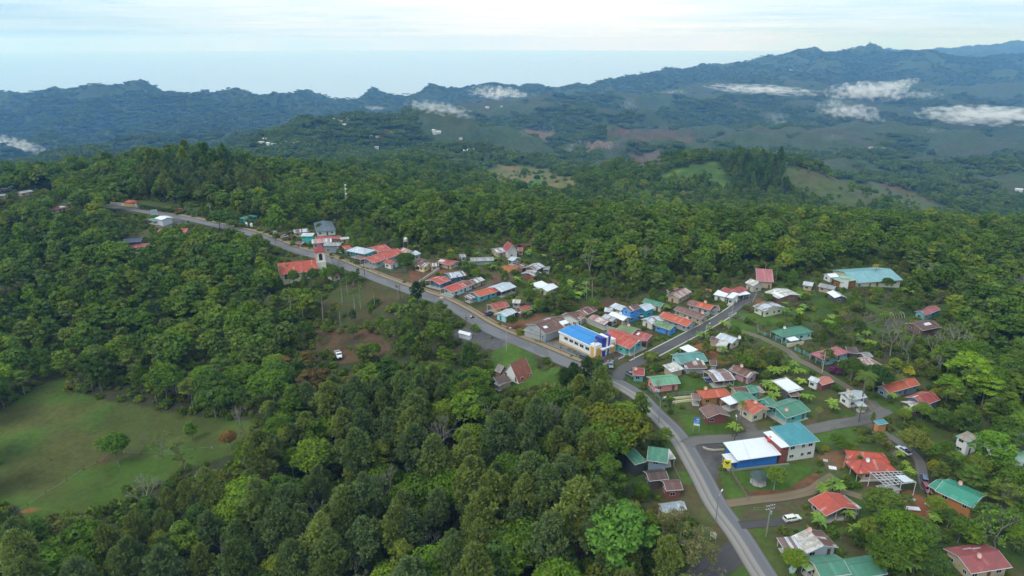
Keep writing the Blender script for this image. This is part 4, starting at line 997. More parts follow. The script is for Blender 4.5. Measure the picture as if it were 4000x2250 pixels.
H('M', (1420, 300), (1770, 530), 2.4, 3.0, 's', .4, rGRN2, None, 'narrow green veranda roof along the orange timber house', 'veranda', 'veranda', open_=True)
H('M', (1820, 1400), (2395, 1335), (1950, 992), 3.4, 'g', 1.4, rMAR, wTAN, 'big maroon roofed house in the near right corner with pink dish', dish=(-.2, -.25), panels=((.3, .5, 1.2, .25, rSIL), (-.1, .6, 1.2, .25, rSIL)))
H('J', (1780, 466), (1950, 406), (1790, 306), 5.4, 'h', 1.0, tin((.24, .40, .33), ((.50, .20, .14),), .25, length=8), wWHT, 'white two storey house with pale green and salmon hip roof')
H('J', (1900, 415), (2520, 780), (2680, 700), 3.4, 'g', 1.2, rLGRN, wWHT, 'very long pale green roof running out of the right edge')
H('J', (2400, 402), (2640, 500), 5, 3.0, 's', .5, rSIL, wDK, 'dark shed with silver roof at the right edge', 'shed', 'shed', win=False)
H('J', (2440, 160), (2640, 240), 6, 3.0, 'g', 1.0, rTEAL, wRBR, 'dark teal roof at the far right edge above the silver shed')
# view L, K
H('L', (1200, 573), (1667, 500), (1436, 272), 3.0, 'x', 1.6, rRED, (.40, .30, .22), 'red roofed family house with a wide gable and veranda', porch='f')
H('L', (1600, 505), (1700, 470), (1500, 285), 2.5, 's', .3, rRUSTW, None, 'rusty red side strip roof with one white sheet', 'lean_to', 'lean-to', open_=True)
H('L', (925, 1112), (1375, 1050), (1190, 808), 3.0, 'x', 1.5, rOLDW, (.50, .58, .64), 'pale blue house with dotted white left slope and rust right slope', roof2=rRUST, dish=(-.1, .7))
H('L', (612, 1082), (868, 1070), (728, 900), 2.5, 's', .3, rSTRIPE, None, 'striped rust and white carport left of the pale blue house', 'carport', 'carport', open_=True)
H('L', (1130, 1462), (1560, 1430), (1290, 1148), 3.2, 'g', 1.2, rGRN, wCRM, 'big green roofed house at the bottom edge left half')
H('L', (1500, 1490), (2080, 1430), (1842, 1160), 3.2, 'g', 1.2, rGRN, wCRM, 'right wing of the big green roofed house behind a rounded tree', 'house_wing', 'wing')
H('L', (930, 1372), (1030, 1345), (955, 1255), 2.4, 's', .1, tin((.40, .62, .28), (), 0, rust=.0), None, 'small lime green carport beside the big green roof', 'carport', 'carport', open_=True)
H('K', (465, 366), (762, 391), (662, 226), 5.4, 's', .9, rGRN, (.20, .27, .34), 'tall blue grey walled house with green roof left of the main road')
H('K', (295, 426), (462, 368), (372, 206), 4.6, 's', .5, rGRN, (.07, .08, .08), 'left green slope of the tall blue grey house', 'house_wing', 'wing', win=False)
H('K', (742, 354), (880, 326), (800, 214), 3.0, 's', .3, rOLDW, None, 'pale strip roof porch on the roadside of the tall blue grey house', 'porch', 'porch', open_=True)
H('K', (500, 666), (782, 616), (722, 482), 3.2, 'g', 1.0, rDARK, wDK, 'very dark brown roofed house below the tall blue grey house')
H('K', (745, 802), (985, 770), (905, 632), 3.2, 'g', 1.1, tin((.15, .08, .07), ((.19, .10, .09),), .3, rust=.4), wRBR, 'ribbed rust brown roofed house with red brown wall by the road')
H('K', (700, 1125), (1045, 1062), (985, 935), 2.9, 'g', 1.0, tin((.36, .41, .46), ((.48, .52, .56), (.28, .32, .36)), .5, length=1.2, rust=.3), wTAN, 'mottled grey blue roof under thin foliage', fasc=False)
# view N
AF = H('N', (215, 800), (465, 905), ('N', 650, 770), .7, 'x', 6.6, tin((.28, .085, .05), ((.32, .10, .06),), .2, rust=.5), wWHT, 'steep rust red A-frame house with white front', name='aframe_house', cat='house', nwin=2, inset=.35)
H('N', (120, 722), (200, 752), (290, 682), 2.4, 'g', 2.0, tin((.22, .21, .20), (), 0, rust=.3), wWOOD, 'small grey thatched hut beside the A-frame', 'hut', 'hut', win=False)
H('N', (180, 935), (370, 862), 5, 2.6, 's', .6, rDARK, wTAN, 'brown lean-to at the foot of the A-frame', 'lean_to', 'lean-to', win=False)
H('N', (110, 905), (180, 945), 3, 2.6, 's', .3, rSIL, None, 'small silver porch sheet left of the brown lean-to', 'porch', 'porch', open_=True)
H('N', (2100, 786), (2262, 796), (2412, 702), 2.9, 'g', 1.0, rRED2, (.16, .36, .42), 'rusty red roofed house at the road junction', dish=(-.6, -.3))
H('N', (2405, 946), ('E', 215, 718), ('E', 85, 600), 3.2, 'g', 1.2, tin((.14, .34, .20), ((.16, .36, .22),), .2, rust=.1), wPNK, 'salmon pink house with bright green roof at the road bend')
H('', (1789, 1300), (1834, 1311), (1848, 1304), 2.4, 'g', .8, rWHT, (.62, .66, .72), 'white tent garage open at one end beside the road', 'tent_garage', 'tent', win=False, door=False)
H('6', (1120, 245), (1210, 235), 7, 3, 'g', 1.2, rRUST, wWOOD, 'dull maroon roof hidden deep among the pines')
# far hamlets
FARH = [('1', p) for p in ((1905, 1000), (1940, 990), (1880, 1023), (1925, 1031), (1990, 1036), (2040, 1024), (2095, 1030), (2140, 1024), (2310, 1064), (2500, 852), (2400, 856), (2440, 872), (2470, 897), (1865, 1030), (1960, 1038), (2180, 1026))] + \
       [('2', p) for p in ((120, 668), (45, 682), (275, 795), (320, 797), (725, 753), (760, 763), (735, 770), (918, 808), (990, 878), (310, 874), (85, 857), (685, 964), (1095, 1000), (1845, 1079), (1108, 587), (1210, 580), (950, 900))] + \
       [('3', p) for p in ((2530, 1178), (1550, 882), (1470, 874), (1570, 890), (897, 320))]
def far_house_mesh():
    b = MB(); b.box(-5, 5, -4, 4, -3, 3.4); w = b.mesh('wall', paint((.55, .55, .52)))
    r = MB(); slab(r, [Vector((-5.6, -4.8, 3.4)), Vector((5.6, -4.8, 3.4)), Vector((5.6, 0, 5)), Vector((-5.6, 0, 5))]); slab(r, [Vector((-5.6, 0, 5)), Vector((5.6, 0, 5)), Vector((5.6, 4.8, 3.4)), Vector((-5.6, 4.8, 3.4))])
    return w, [r.mesh('roof', m) for m in (rWHT, rSIL, rOLDW, rPNKR)]
FW, FR = far_house_mesh()
FARPTS = []
for i, (k, p) in enumerate(FARH):
    g = ground(*R(k, *p), 3); d = g.y
    e = empty('distant_house', (g.x, g.y, float(zt(g.x, g.y)) + 1.5), 'tiny pale roofed house in the distant hamlets between the wooded ridges', 'house', 'distant hamlet houses', RNG.uniform(-.5, .5))
    s = 1.0 + d / 9000; e.scale = (s * RNG.uniform(.8, 1.6), s, s); FARPTS.append((g.x, g.y))
    obj('wall', FW, e); obj('roof', FR[i % 4 if i % 3 else 0], e)
print('houses', round(time.time() - T0, 1))
# ================================================================ vegetation meshes
def foliage_mat(name, palette=None, trans=.34):
    """leaf surface; individual trees take their colour from the object colour, massed trees from a palette"""
    m, nt, out = newmat(name)
    oi = nt.nodes.new('ShaderNodeObjectInfo')
    at = nt.nodes.new('ShaderNodeAttribute'); at.attribute_name = 'tone'
    if palette:
        col = ramp(nt, oi.outputs['Random'], [(i / (len(palette) - 1), c) for i, c in enumerate(palette)])
    else: col = oi.outputs['Color']
    r2 = mth(nt, 'FRACT', mth(nt, 'MULTIPLY', oi.outputs['Random'], 37.3))
    t = mth(nt, 'ADD', mth(nt, 'MULTIPLY', at.outputs['Fac'], .9), mth(nt, 'MULTIPLY', r2, .5 if palette else .3))
    t = mth(nt, 'ADD', t, .72 if palette else .80)
    v = nt.nodes.new('ShaderNodeVectorMath'); v.operation = 'SCALE'; L(nt, col, v.inputs[0]); L(nt, t, v.inputs['Scale'])
    yel = mixc(nt, mth(nt, 'MULTIPLY', at.outputs['Fac'], .30), v.outputs[0], (1.35, 1.12, .55), 'MULTIPLY')
    yel = mixc(nt, 1.0, yel, (2.0, 1.72, 1.40), 'MULTIPLY')
    d = nt.nodes.new('ShaderNodeBsdfDiffuse'); L(nt, yel, d.inputs[0])
    tr = nt.nodes.new('ShaderNodeBsdfTranslucent'); L(nt, yel, tr.inputs[0])
    mx = nt.nodes.new('ShaderNodeMixShader'); mx.inputs[0].default_value = trans
    L(nt, d.outputs[0], mx.inputs[1]); L(nt, tr.outputs[0], mx.inputs[2]); L(nt, mx.outputs[0], out.inputs[0])
    return m
PAL_FOR = [(.026, .052, .012), (.040, .082, .015), (.030, .064, .016), (.055, .098, .017), (.036, .070, .020), (.046, .088, .014), (.058, .088, .024), (.028, .056, .018), (.052, .100, .018), (.048, .078, .026), (.034, .072, .014), (.080, .115, .020)]
PAL_FAR = [(.034, .062, .016), (.042, .078, .018), (.036, .066, .018), (.050, .088, .020), (.038, .070, .018), (.056, .086, .026)]
M_LEAF = foliage_mat('leaf_green')
M_FOR = foliage_mat('leaf_forest', PAL_FOR)
M_FAR = foliage_mat('leaf_far_forest', PAL_FAR)
M_UND = foliage_mat('leaf_undergrowth', [(.034, .066, .014), (.050, .092, .018), (.040, .070, .020), (.070, .110, .022), (.060, .075, .028), (.042, .080, .018)])
def bark(col):
    m, nt, out = newmat('bark'); P = coords(nt, 'Object')
    mp = nt.nodes.new('ShaderNodeMapping'); mp.inputs['Scale'].default_value = (4, 4, .7); L(nt, P, mp.inputs[0])
    n = noise(nt, mp.outputs[0], 1.6, 4)
    princ(nt, out, mixc(nt, n, tuple(x * .6 for x in col), tuple(min(1, x * 1.35) for x in col)), .9, .1, bump=n, bs=.5, bd=.05)
    return m
B_PALE, B_DARK, B_GREY, B_BARE = bark((.30, .28, .24)), bark((.085, .062, .048)), bark((.17, .155, .13)), bark((.25, .23, .205))

def leafcloud(rng, cen, rad, npc, size, flat=.8, aspect=1.3, zmin=-.35, jitter=.55, radial=False):
    """leaf quads on the shells of clumps; returns verts, faces, tone"""
    cen = np.asarray(cen, float); rad = np.asarray(rad, float)
    k = len(cen); n = k * npc
    ci = np.repeat(np.arange(k), npc)
    z = rng.uniform(zmin, 1, n); a = rng.uniform(0, 2 * np.pi, n); h = np.sqrt(1 - z * z)
    d = np.stack([h * np.cos(a), h * np.sin(a), z], 1)
    sh = rng.uniform(.62, 1.08, n)
    p = cen[ci] + d * rad[ci, None] * sh[:, None] * np.array([1, 1, flat])
    if radial:  # needles: long axis along the radius
        t1 = d + rng.normal(0, .22, (n, 3)); t1 /= np.linalg.norm(t1, axis=1)[:, None]
        q = rng.normal(0, 1, (n, 3)); t2 = np.cross(t1, q); t2 /= np.linalg.norm(t2, axis=1)[:, None]
    else:
        nn = d + rng.normal(0, jitter, (n, 3)); nn[:, 2] += .25; nn /= np.linalg.norm(nn, axis=1)[:, None]
        q = rng.normal(0, 1, (n, 3)); t1 = np.cross(nn, q); t1 /= np.linalg.norm(t1, axis=1)[:, None]; t2 = np.cross(nn, t1)
    s = size * rng.uniform(.7, 1.3, n)[:, None]
    A = t1 * s * aspect * .5; B = t2 * s * .5
    V = np.stack([p - A * 1.0, p + B * .9 - A * .1, p + A, p - B * .9 - A * .1], 1).reshape(-1, 3)
    F = np.arange(4 * n).reshape(n, 4)
    ct = rng.uniform(.25, .8, k); tone = np.clip(ct[ci] + rng.normal(0, .16, n), 0, 1)
    return V, F, np.repeat(tone, 4)

def crown_dome(rng, r, h, z0, k=42, npc=64, size=.62, cr=(.20, .32), flat=.8):
    """clumpy domed crown: base at z0, radius r, height h"""
    cen = []; rad = []
    ga = np.pi * (3 - 5 ** .5); ph = rng.uniform(0, 6.28); lob = rng.uniform(.78, 1.12, 5)
    for i in range(k):
        t = (i + .5) / k; z = 1 - t * 1.12
        a = ga * i + ph + rng.normal(0, .15)
        hh = np.sqrt(max(0, 1 - max(z, -.2) ** 2)); l = lob[int((a % 6.283) / 6.283 * 5) % 5] * rng.uniform(.84, 1.08)
        cen.append((r * .80 * hh * l * np.cos(a), r * .80 * hh * l * np.sin(a), z0 + h * (.30 + .58 * z) + rng.normal(0, .03) * h))
        rad.append(r * rng.uniform(*cr))
    for i in range(max(3, k // 6)):
        a = rng.uniform(0, 6.28); q = rng.uniform(.1, .45) * r
        cen.append((q * np.cos(a), q * np.sin(a), z0 + h * rng.uniform(.25, .55))); rad.append(r * .3)
    return leafcloud(rng, cen, rad, npc, size, flat)
def crown_tall(rng, r, h, z0, k=46, npc=60, size=.55):
    """uneven upright crown built from stacked leafy boughs"""
    cen = []; rad = []
    for i in range(k):
        t = rng.uniform(0, 1) ** .9; prof = np.sin(np.pi * min(1, .18 + .80 * t)) ** .7
        a = rng.uniform(0, 6.28); q = r * prof * rng.uniform(.45, .95)
        cen.append((q * np.cos(a), q * np.sin(a), z0 + t * h)); rad.append(r * rng.uniform(.22, .36))
    return leafcloud(rng, cen, rad, npc, size, .8)
def crown_layer(rng, r, h, z0, k=34, npc=56, size=.5):
    """feathery crown of flat spreading layers"""
    cen = []; rad = []
    nl = 5
    for i in range(k):
        l = i % nl; t = l / (nl - 1); rr = r * (1 - .55 * t) * rng.uniform(.5, 1)
        a = rng.uniform(0, 6.28)
        cen.append((rr * np.cos(a), rr * np.sin(a), z0 + h * (.1 + .85 * t) + rng.normal(0, .3))); rad.append(r * rng.uniform(.24, .36))
    return leafcloud(rng, cen, rad, npc, size, .30, zmin=-.1, jitter=.3)
def crown_pine(rng, r, h, z0, k=60, npc=76, size=.50):
    """open conical pine crown, brushes of needles at the ends of rising branches"""
    cen = []; rad = []; br = []
    ga = 2.39996; lean = rng.uniform(-.9, .9, 2)
    for i in range(k):
        t = (i + .5) / k
        prof = (1 - t ** 2.6) ** .75 * (0.62 + .38 * min(1, t * 3)) * rng.uniform(.55, 1.15)
        a = ga * i + rng.normal(0, .3); q = r * prof * (1 if i % 3 else .55)
        z = z0 + h * t + q * .22
        cen.append((q * np.cos(a) + lean[0] * t, q * np.sin(a) + lean[1] * t, z)); rad.append(rng.uniform(.95, 1.6) * (1 if t < .85 else .85))
        if i % 2 == 0: br.append(((0, 0, z0 + h * t * .98), cen[-1]))
    cen.append((lean[0], lean[1], z0 + h * .98)); rad.append(1.15)
    V, F, T = leafcloud(rng, cen, rad, npc, size, 1.05, aspect=1.5, zmin=-.4, radial=True)
    return V, F, T, br

def limb_tree(rng, zc, rc, hc, r0, n=6, lean=.3, first=.45):
    """trunk with limbs reaching into the crown"""
    b = MB(); x = y = 0; pts = []
    steps = 6; H = zc + hc * .55
    for i in range(steps + 1):
        t = i / steps; pts.append(Vector((x, y, H * t - (.8 if i == 0 else 0)))); x += rng.normal(0, lean * .5); y += rng.normal(0, lean * .5)
    for i in range(steps):
        b.tube(pts[i], pts[i + 1], r0 * (1 - .8 * i / steps) * (1.25 if i == 0 else 1), r0 * (1 - .8 * (i + 1) / steps), 6, False)
    for i in range(n):
        t = rng.uniform(first, .9); k = min(int(t * steps), steps - 1); p = pts[k].lerp(pts[k + 1], t * steps - k)
        a = rng.uniform(0, 6.28); q = rc * rng.uniform(.45, .8)
        e = Vector((q * math.cos(a), q * math.sin(a), min(zc + hc * .75, p.z + q * rng.uniform(.5, 1.1))))
        m = p.lerp(e, .5) + Vector((0, 0, -q * .08))
        b.tube(p, m, r0 * .34, r0 * .22, 5, False); b.tube(m, e, r0 * .22, r0 * .06, 4, False)
    return b
def bare_branches(rng, H, r0, spread=.5, depth=5, first=.35, droop=0):
    b = MB()
    def grow(p, d, l, r, k):
        if k == 0 or r < .012: return
        e = p + d * l; mid = p.lerp(e, .5) + Vector(rng.normal(0, l * .05, 3))
        b.tube(p, mid, r, r * .85, 5 if k > 2 else 4, False); b.tube(mid, e, r * .85, r * .68, 5 if k > 2 else 4, False)
        n = 2 if rng.random() < .45 else 3
        for i in range(n):
            ax = Vector(rng.normal(0, 1, 3)); ax = ax - d * ax.dot(d)
            if ax.length < 1e-3: continue
            ax.normalize(); nd = (d + ax * spread * rng.uniform(.6, 1.3) + Vector((0, 0, .10 - droop))).normalized()
            grow(e, nd, l * rng.uniform(.60, .82), r * rng.uniform(.55, .70), k - 1)
    grow(Vector((0, 0, -.5)), Vector((rng.normal(0, .05), rng.normal(0, .05), 1)).normalized(), H * first + .5, r0, depth)
    return b

LIB = {}
def lib(kind, crown, trunk, tmat, H):
    c = None
    if crown is not None:
        V, F, T = crown; c = mesh_np('crown', V, F, [M_LEAF], {'tone': T})
    t = trunk.mesh('trunk', tmat) if trunk else None
    LIB.setdefault(kind, []).append((c, t, H))
rg = np.random.default_rng(5)
for i in range(5):   # domed broadleaf, about 16 m
    r = 5.6 + .4 * i; lib('dome', crown_dome(rg, r, 8.5, 7, 46, 80, .60), limb_tree(rg, 7, r, 8, .30, 8), B_PALE if i % 2 else B_GREY, 16)
for i in range(4):
    lib('tall', crown_tall(rg, 4.2, 11, 5.5, 50, 74, .52), limb_tree(rg, 6, 4, 10, .26, 7), B_GREY, 17)
for i in range(3):
    lib('layer', crown_layer(rg, 5.4, 6, 9.5, 36, 84, .46), limb_tree(rg, 9, 5, 6, .24, 9, first=.6), B_PALE, 17)
for i in range(5):
    hh = 11.5 + 1.1 * i; V, F, T, br = crown_pine(rg, 3.9 + .3 * i, hh, 7.5)
    b = MB(); b.tube((0, 0, -.8), (0, 0, 7.5 + hh * .5), .30, .18, 6, False); b.tube((0, 0, 7.5 + hh * .5), (0, 0, 7.3 + hh), .18, .05, 5, False)
    for p, e in br: b.tube(p, e, .07, .03, 3, False)
    lib('pine', (V, F, T), b, B_DARK, 7.5 + hh)
for i in range(5):
    b = bare_branches(rg, 15, .30, .55, 6, .33); lib('bare', None, b, B_BARE, 15)
for i in range(3):  # thin canopy: many twigs with a scatter of leaves
    b = bare_branches(rg, 13, .25, .6, 6, .34); tips = np.array(b.v)[::11]; tips = tips[tips[:, 2] > 6]
    if len(tips) > 60: tips = tips[rg.choice(len(tips), 60, False)]
    lib('sparse', leafcloud(rg, tips, np.full(len(tips), .8), 9, .42, .7), b, B_GREY, 13)
for i in range(3):  # slender pale trunk with a small high crown
    b = MB(); z = 13; b.tube((0, 0, -.6), (.2, .1, z * .6), .25, .19, 6, False); b.tube((.2, .1, z * .6), (0, .2, z + 1.6), .19, .05, 5, False)
    k = 12; cen = [(rg.normal(0, 1.2), rg.normal(0, 1.2), z + rg.uniform(-2.2, 1.6)) for _ in range(k)]
    for c in cen: b.tube((.1, .15, c[2] - 1.0), c, .05, .02, 3, False)
    lib('slender', leafcloud(rg, cen, np.full(k, .85), 26, .38, .6), b, B_PALE, 15)
for i in range(4):  # rounded bush
    lib('shrub', crown_dome(rg, 1.25, 1.9, -.25, 12, 44, .24, (.34, .5)), None, None, 1.7)

def palm_mesh(rng, H, nf=15, fl=3.2, sag=1.0, curve=.6):
    V = []; F = []; T = []
    top = Vector((curve, curve * .4, H))
    for k in range(nf):
        a = 2.39996 * k; el = rng.uniform(.15, 1.05) if k > nf * .25 else rng.uniform(.9, 1.35)
        d = Vector((math.cos(a), math.sin(a), 0)); side = Vector((-math.sin(a), math.cos(a), 0))
        p = top.copy(); n = 9; l = fl * rng.uniform(.85, 1.1); ang = el; pts = []
        for j in range(n + 1):
            pts.append(p.copy()); p = p + (d * math.cos(ang) + Vector((0, 0, math.sin(ang)))) * (l / n); ang -= (sag * 2.0) / n * (1 + .12 * j / n)
        tn = rng.uniform(.3, .8)
        for j in range(n):
            wd = .55 * math.sin(math.pi * min(1, (j + 1.2) / (n + .7))) * fl / 3
            for sgn in (-1, 1):
                for q in (0, .5):
                    a0 = pts[j].lerp(pts[j + 1], q); a1 = pts[j].lerp(pts[j + 1], q + .34)
                    tip = a0 + side * sgn * wd + (pts[j + 1] - pts[j]) * .9 + Vector((0, 0, -wd * .65))
                    i = len(V); V += [tuple(a0), tuple(a1), tuple(tip + (pts[j + 1] - pts[j]) * .12), tuple(tip)]
                    F.append((i, i + 1, i + 2, i + 3)); T += [tn] * 4
    b = MB(); steps = 6; pr = Vector((0, 0, -.4))
    for i in range(steps):
        t = (i + 1) / steps; q = Vector((curve * t * t, curve * .4 * t * t, H * t)); b.tube(pr, q, .17 - .05 * (t - 1 / steps), .17 - .05 * t, 6, False); pr = q
    return (np.array(V), np.array(F), np.array(T)), b
for i in range(3):
    c, b = palm_mesh(rg, 7.5 + i, 16, 3.4, 1.05, .7); lib('palm', c, b, B_GREY, 8 + i)
for i in range(2):
    c, b = palm_mesh(rg, 10.5 + i, 12, 2.3, .9, .3); lib('slimpalm', c, b, B_PALE, 11)
def banana_mesh(rng):
    V = []; F = []; T = []; b = MB()
    for st in range(rng.integers(2, 4)):
        bx, by = rng.normal(0, .55, 2); H = rng.uniform(1.7, 2.8); b.tube((bx, by, -.3), (bx, by, H), .14, .08, 6, False)
        for k in range(8):
            a = 2.39996 * k + st; el = rng.uniform(.5, 1.25); d = Vector((math.cos(a), math.sin(a), 0)); side = Vector((-math.sin(a), math.cos(a), 0))
            p = Vector((bx, by, H)); n = 5; l = rng.uniform(1.6, 2.3); ang = el; pts = []
            for j in range(n + 1):
                pts.append(p.copy()); p = p + (d * math.cos(ang) + Vector((0, 0, math.sin(ang)))) * (l / n); ang -= .38
            tn = rng.uniform(.35, .9)
            for j in range(n):
                w0 = .34 * math.sin(math.pi * min(1, .12 + j / n * .9)); w1 = .34 * math.sin(math.pi * min(1, .12 + (j + 1) / n * .9)) if j < n - 1 else .03
                for sgn in (-1, 1):
                    i = len(V); V += [tuple(pts[j]), tuple(pts[j + 1]), tuple(pts[j + 1] + side * sgn * w1 + Vector((0, 0, -.10))), tuple(pts[j] + side * sgn * w0 + Vector((0, 0, -.10)))]
                    F.append((i, i + 1, i + 2, i + 3)); T += [tn] * 4
    return (np.array(V), np.array(F), np.array(T)), b
B_BAN = bark((.10, .12, .045))
for i in range(4):
    c, b = banana_mesh(rg); lib('banana', c, b, B_BAN, 3.6)

NAMES = dict(dome='broadleaf_tree', tall='broadleaf_tree', layer='broadleaf_tree', pine='pine_tree', bare='bare_tree', sparse='bare_tree', slender='slender_tree',
             shrub='shrub', palm='palm_tree', slimpalm='palm_tree', banana='banana_plant')
CATS = dict(broadleaf_tree='tree', pine_tree='pine tree', bare_tree='tree', slender_tree='tree', shrub='shrub', palm_tree='palm', banana_plant='banana plant')
COLS = dict(pine=[(.046, .078, .030), (.054, .086, .030), (.042, .072, .034), (.062, .092, .028), (.050, .084, .038), (.068, .100, .030)],
            dome=[(.048, .100, .015), (.058, .112, .018), (.040, .082, .015), (.068, .122, .020), (.034, .070, .018)],
            tall=[(.036, .072, .016), (.050, .092, .018), (.030, .062, .020), (.066, .098, .022)],
            layer=[(.052, .094, .020), (.044, .080, .022), (.066, .098, .028)],
            sparse=[(.060, .078, .030), (.050, .070, .026)], slender=[(.050, .080, .026), (.062, .094, .026)],
            shrub=[(.038, .076, .016), (.056, .098, .018), (.046, .070, .020), (.070, .110, .022), (.034, .062, .018)],
            palm=[(.050, .085, .024), (.062, .090, .026), (.045, .078, .022)], slimpalm=[(.050, .085, .024)],
            banana=[(.072, .140, .034), (.062, .125, .036), (.085, .150, .030)], bare=[(1, 1, 1)])
NTREE = {}
def plant(kind, x, y, H, label, group=None, col=None, var=None, wide=1.0, rz=None, z=None):
    c, t, h0 = LIB[kind][RNG.integers(len(LIB[kind])) if var is None else var]
    nm = NAMES[kind]; NTREE[nm] = NTREE.get(nm, 0) + 1
    s = H / h0; rz = RNG.uniform(0, 6.28) if rz is None else rz
    z = float(zt(x, y)) if z is None else z
    col = col or COLS[kind][RNG.integers(len(COLS[kind]))]
    j = RNG.uniform(.88, 1.12)
    if t is None:
        o = obj(nm, c, None, (x, y, z)); tag(o, label, CATS[nm], group); o.rotation_euler = (0, 0, rz); o.scale = (s * wide, s * wide, s)
        o.color = (*[v * j for v in col], 1); return o
    e = empty(nm, (x, y, z), label, CATS[nm], group, rz); e.scale = (s * wide, s * wide, s)
    q = obj('trunk', t, e)
    if c is not None:
        o = obj('leaf_crown' if nm != 'palm_tree' else 'fronds', c, e); o.color = (*[v * j for v in col], 1)
    return e

# ---------------------------------------------------------------- massed plants (uncountable): points that carry plant meshes
def scatter(name, P, S, I, meshes, label=None):
    P = np.asarray(P, np.float32)
    me = bpy.data.meshes.new(name); me.vertices.add(len(P)); me.vertices.foreach_set('co', P.ravel())
    n = len(P)
    for k, v in (('scl', S), ('rz', RNG.uniform(0, 6.28, n)),):
        a = me.attributes.new(k, 'FLOAT', 'POINT'); a.data.foreach_set('value', np.asarray(v, np.float32))
    a = me.attributes.new('idx', 'INT', 'POINT'); a.data.foreach_set('value', np.asarray(I, np.int32))
    o = obj(name, me); tag(o, kind='stuff')
    if label: o['label'] = label
    coll = bpy.data.collections.new(name + '_sources')
    for i, m in enumerate(meshes):
        so = bpy.data.objects.new(f'{name}_{i:02d}', m); coll.objects.link(so)
    ng = bpy.data.node_groups.new(name + '_nodes', 'GeometryNodeTree')
    ng.interface.new_socket('Geometry', in_out='INPUT', socket_type='NodeSocketGeometry')
    ng.interface.new_socket('Geometry', in_out='OUTPUT', socket_type='NodeSocketGeometry')
    gi = ng.nodes.new('NodeGroupInput'); go = ng.nodes.new('NodeGroupOutput')
    ip = ng.nodes.new('GeometryNodeInstanceOnPoints'); ci = ng.nodes.new('GeometryNodeCollectionInfo')
    ci.inputs['Collection'].default_value = coll; ci.inputs['Separate Children'].default_value = True; ci.inputs['Reset Children'].default_value = True
    def att(nm, dt):
        a = ng.nodes.new('GeometryNodeInputNamedAttribute'); a.data_type = dt; a.inputs['Name'].default_value = nm; return a.outputs['Attribute']
    cx = ng.nodes.new('ShaderNodeCombineXYZ'); ng.links.new(att('rz', 'FLOAT'), cx.inputs[2])
    ng.links.new(gi.outputs[0], ip.inputs['Points']); ng.links.new(ci.outputs[0], ip.inputs['Instance'])
    ip.inputs['Pick Instance'].default_value = True
    ng.links.new(att('idx', 'INT'), ip.inputs['Instance Index'])
    ng.links.new(cx.outputs[0], ip.inputs['Rotation']); ng.links.new(att('scl', 'FLOAT'), ip.inputs['Scale'])
    ng.links.new(ip.outputs[0], go.inputs[0])
    md = o.modifiers.new('plants', 'NODES'); md.node_group = ng
    return o

def visible_at(x, y):
    s = np.clip((x / y + 1.25) / 2.5 * (TX.shape[1] - 1), 0, TX.shape[1] - 1).astype(int)
    ys = TY[:, 0]; j = np.clip(np.searchsorted(ys, y), 0, len(ys) - 1)
    return TVIS[j, s], TCLEAR[j, s]

def jitter_grid(y0, y1, step, rng, smax=.84):
    """jittered points in the camera's wedge between two distances"""
    P = []
    xs = np.arange(-y1 * smax, y1 * smax, step); ysr = np.arange(y0, y1, step)
    X, Y = np.meshgrid(xs, ysr); X = X + rng.uniform(-.45, .45, X.shape) * step; Y = Y + rng.uniform(-.45, .45, Y.shape) * step
    m = (np.abs(X) < Y * smax + 20) & (Y > y0)
    return X[m], Y[m]

def blocked(x, y, z, h, r):
    bad = np.zeros(len(x), bool)
    for f, q in ((0, 0), (.45, .0), (.6, .6), (.6, -.6), (.98, 0), (.8, .5), (.8, -.5)):
        px, py = project(x + r * q, y, z + h * f)
        for p in PROTECT: bad |= inpoly(px, py, p)
    return bad

CLEARN = [(0, 2060), (140, 2010), (420, 2090), (560, 1960), (900, 1840), (980, 1760), (900, 1900), (700, 2020), (400, 2120), (150, 2160), (0, 2140)]
PINEZ = [(-900, 2140), (0, 2060), (480, 2030), (820, 1880), (1150, 1660), (1450, 1560), (1900, 1560), (2250, 1480), (2420, 1540), (2560, 1720), (2460, 1850), (2520, 2040), (2760, 2300), (2900, 2800), (-900, 2900)]
PINEZ2 = [(560, 700), (900, 660), (1050, 720), (1040, 800), (780, 800), (560, 780)]
PINEZ3 = [(2840, 640), (3060, 640), (3080, 760), (2980, 760), (2860, 700)]
BROWNZ = [(1130, 1400), (1420, 1400), (1450, 1620), (1100, 1600)]

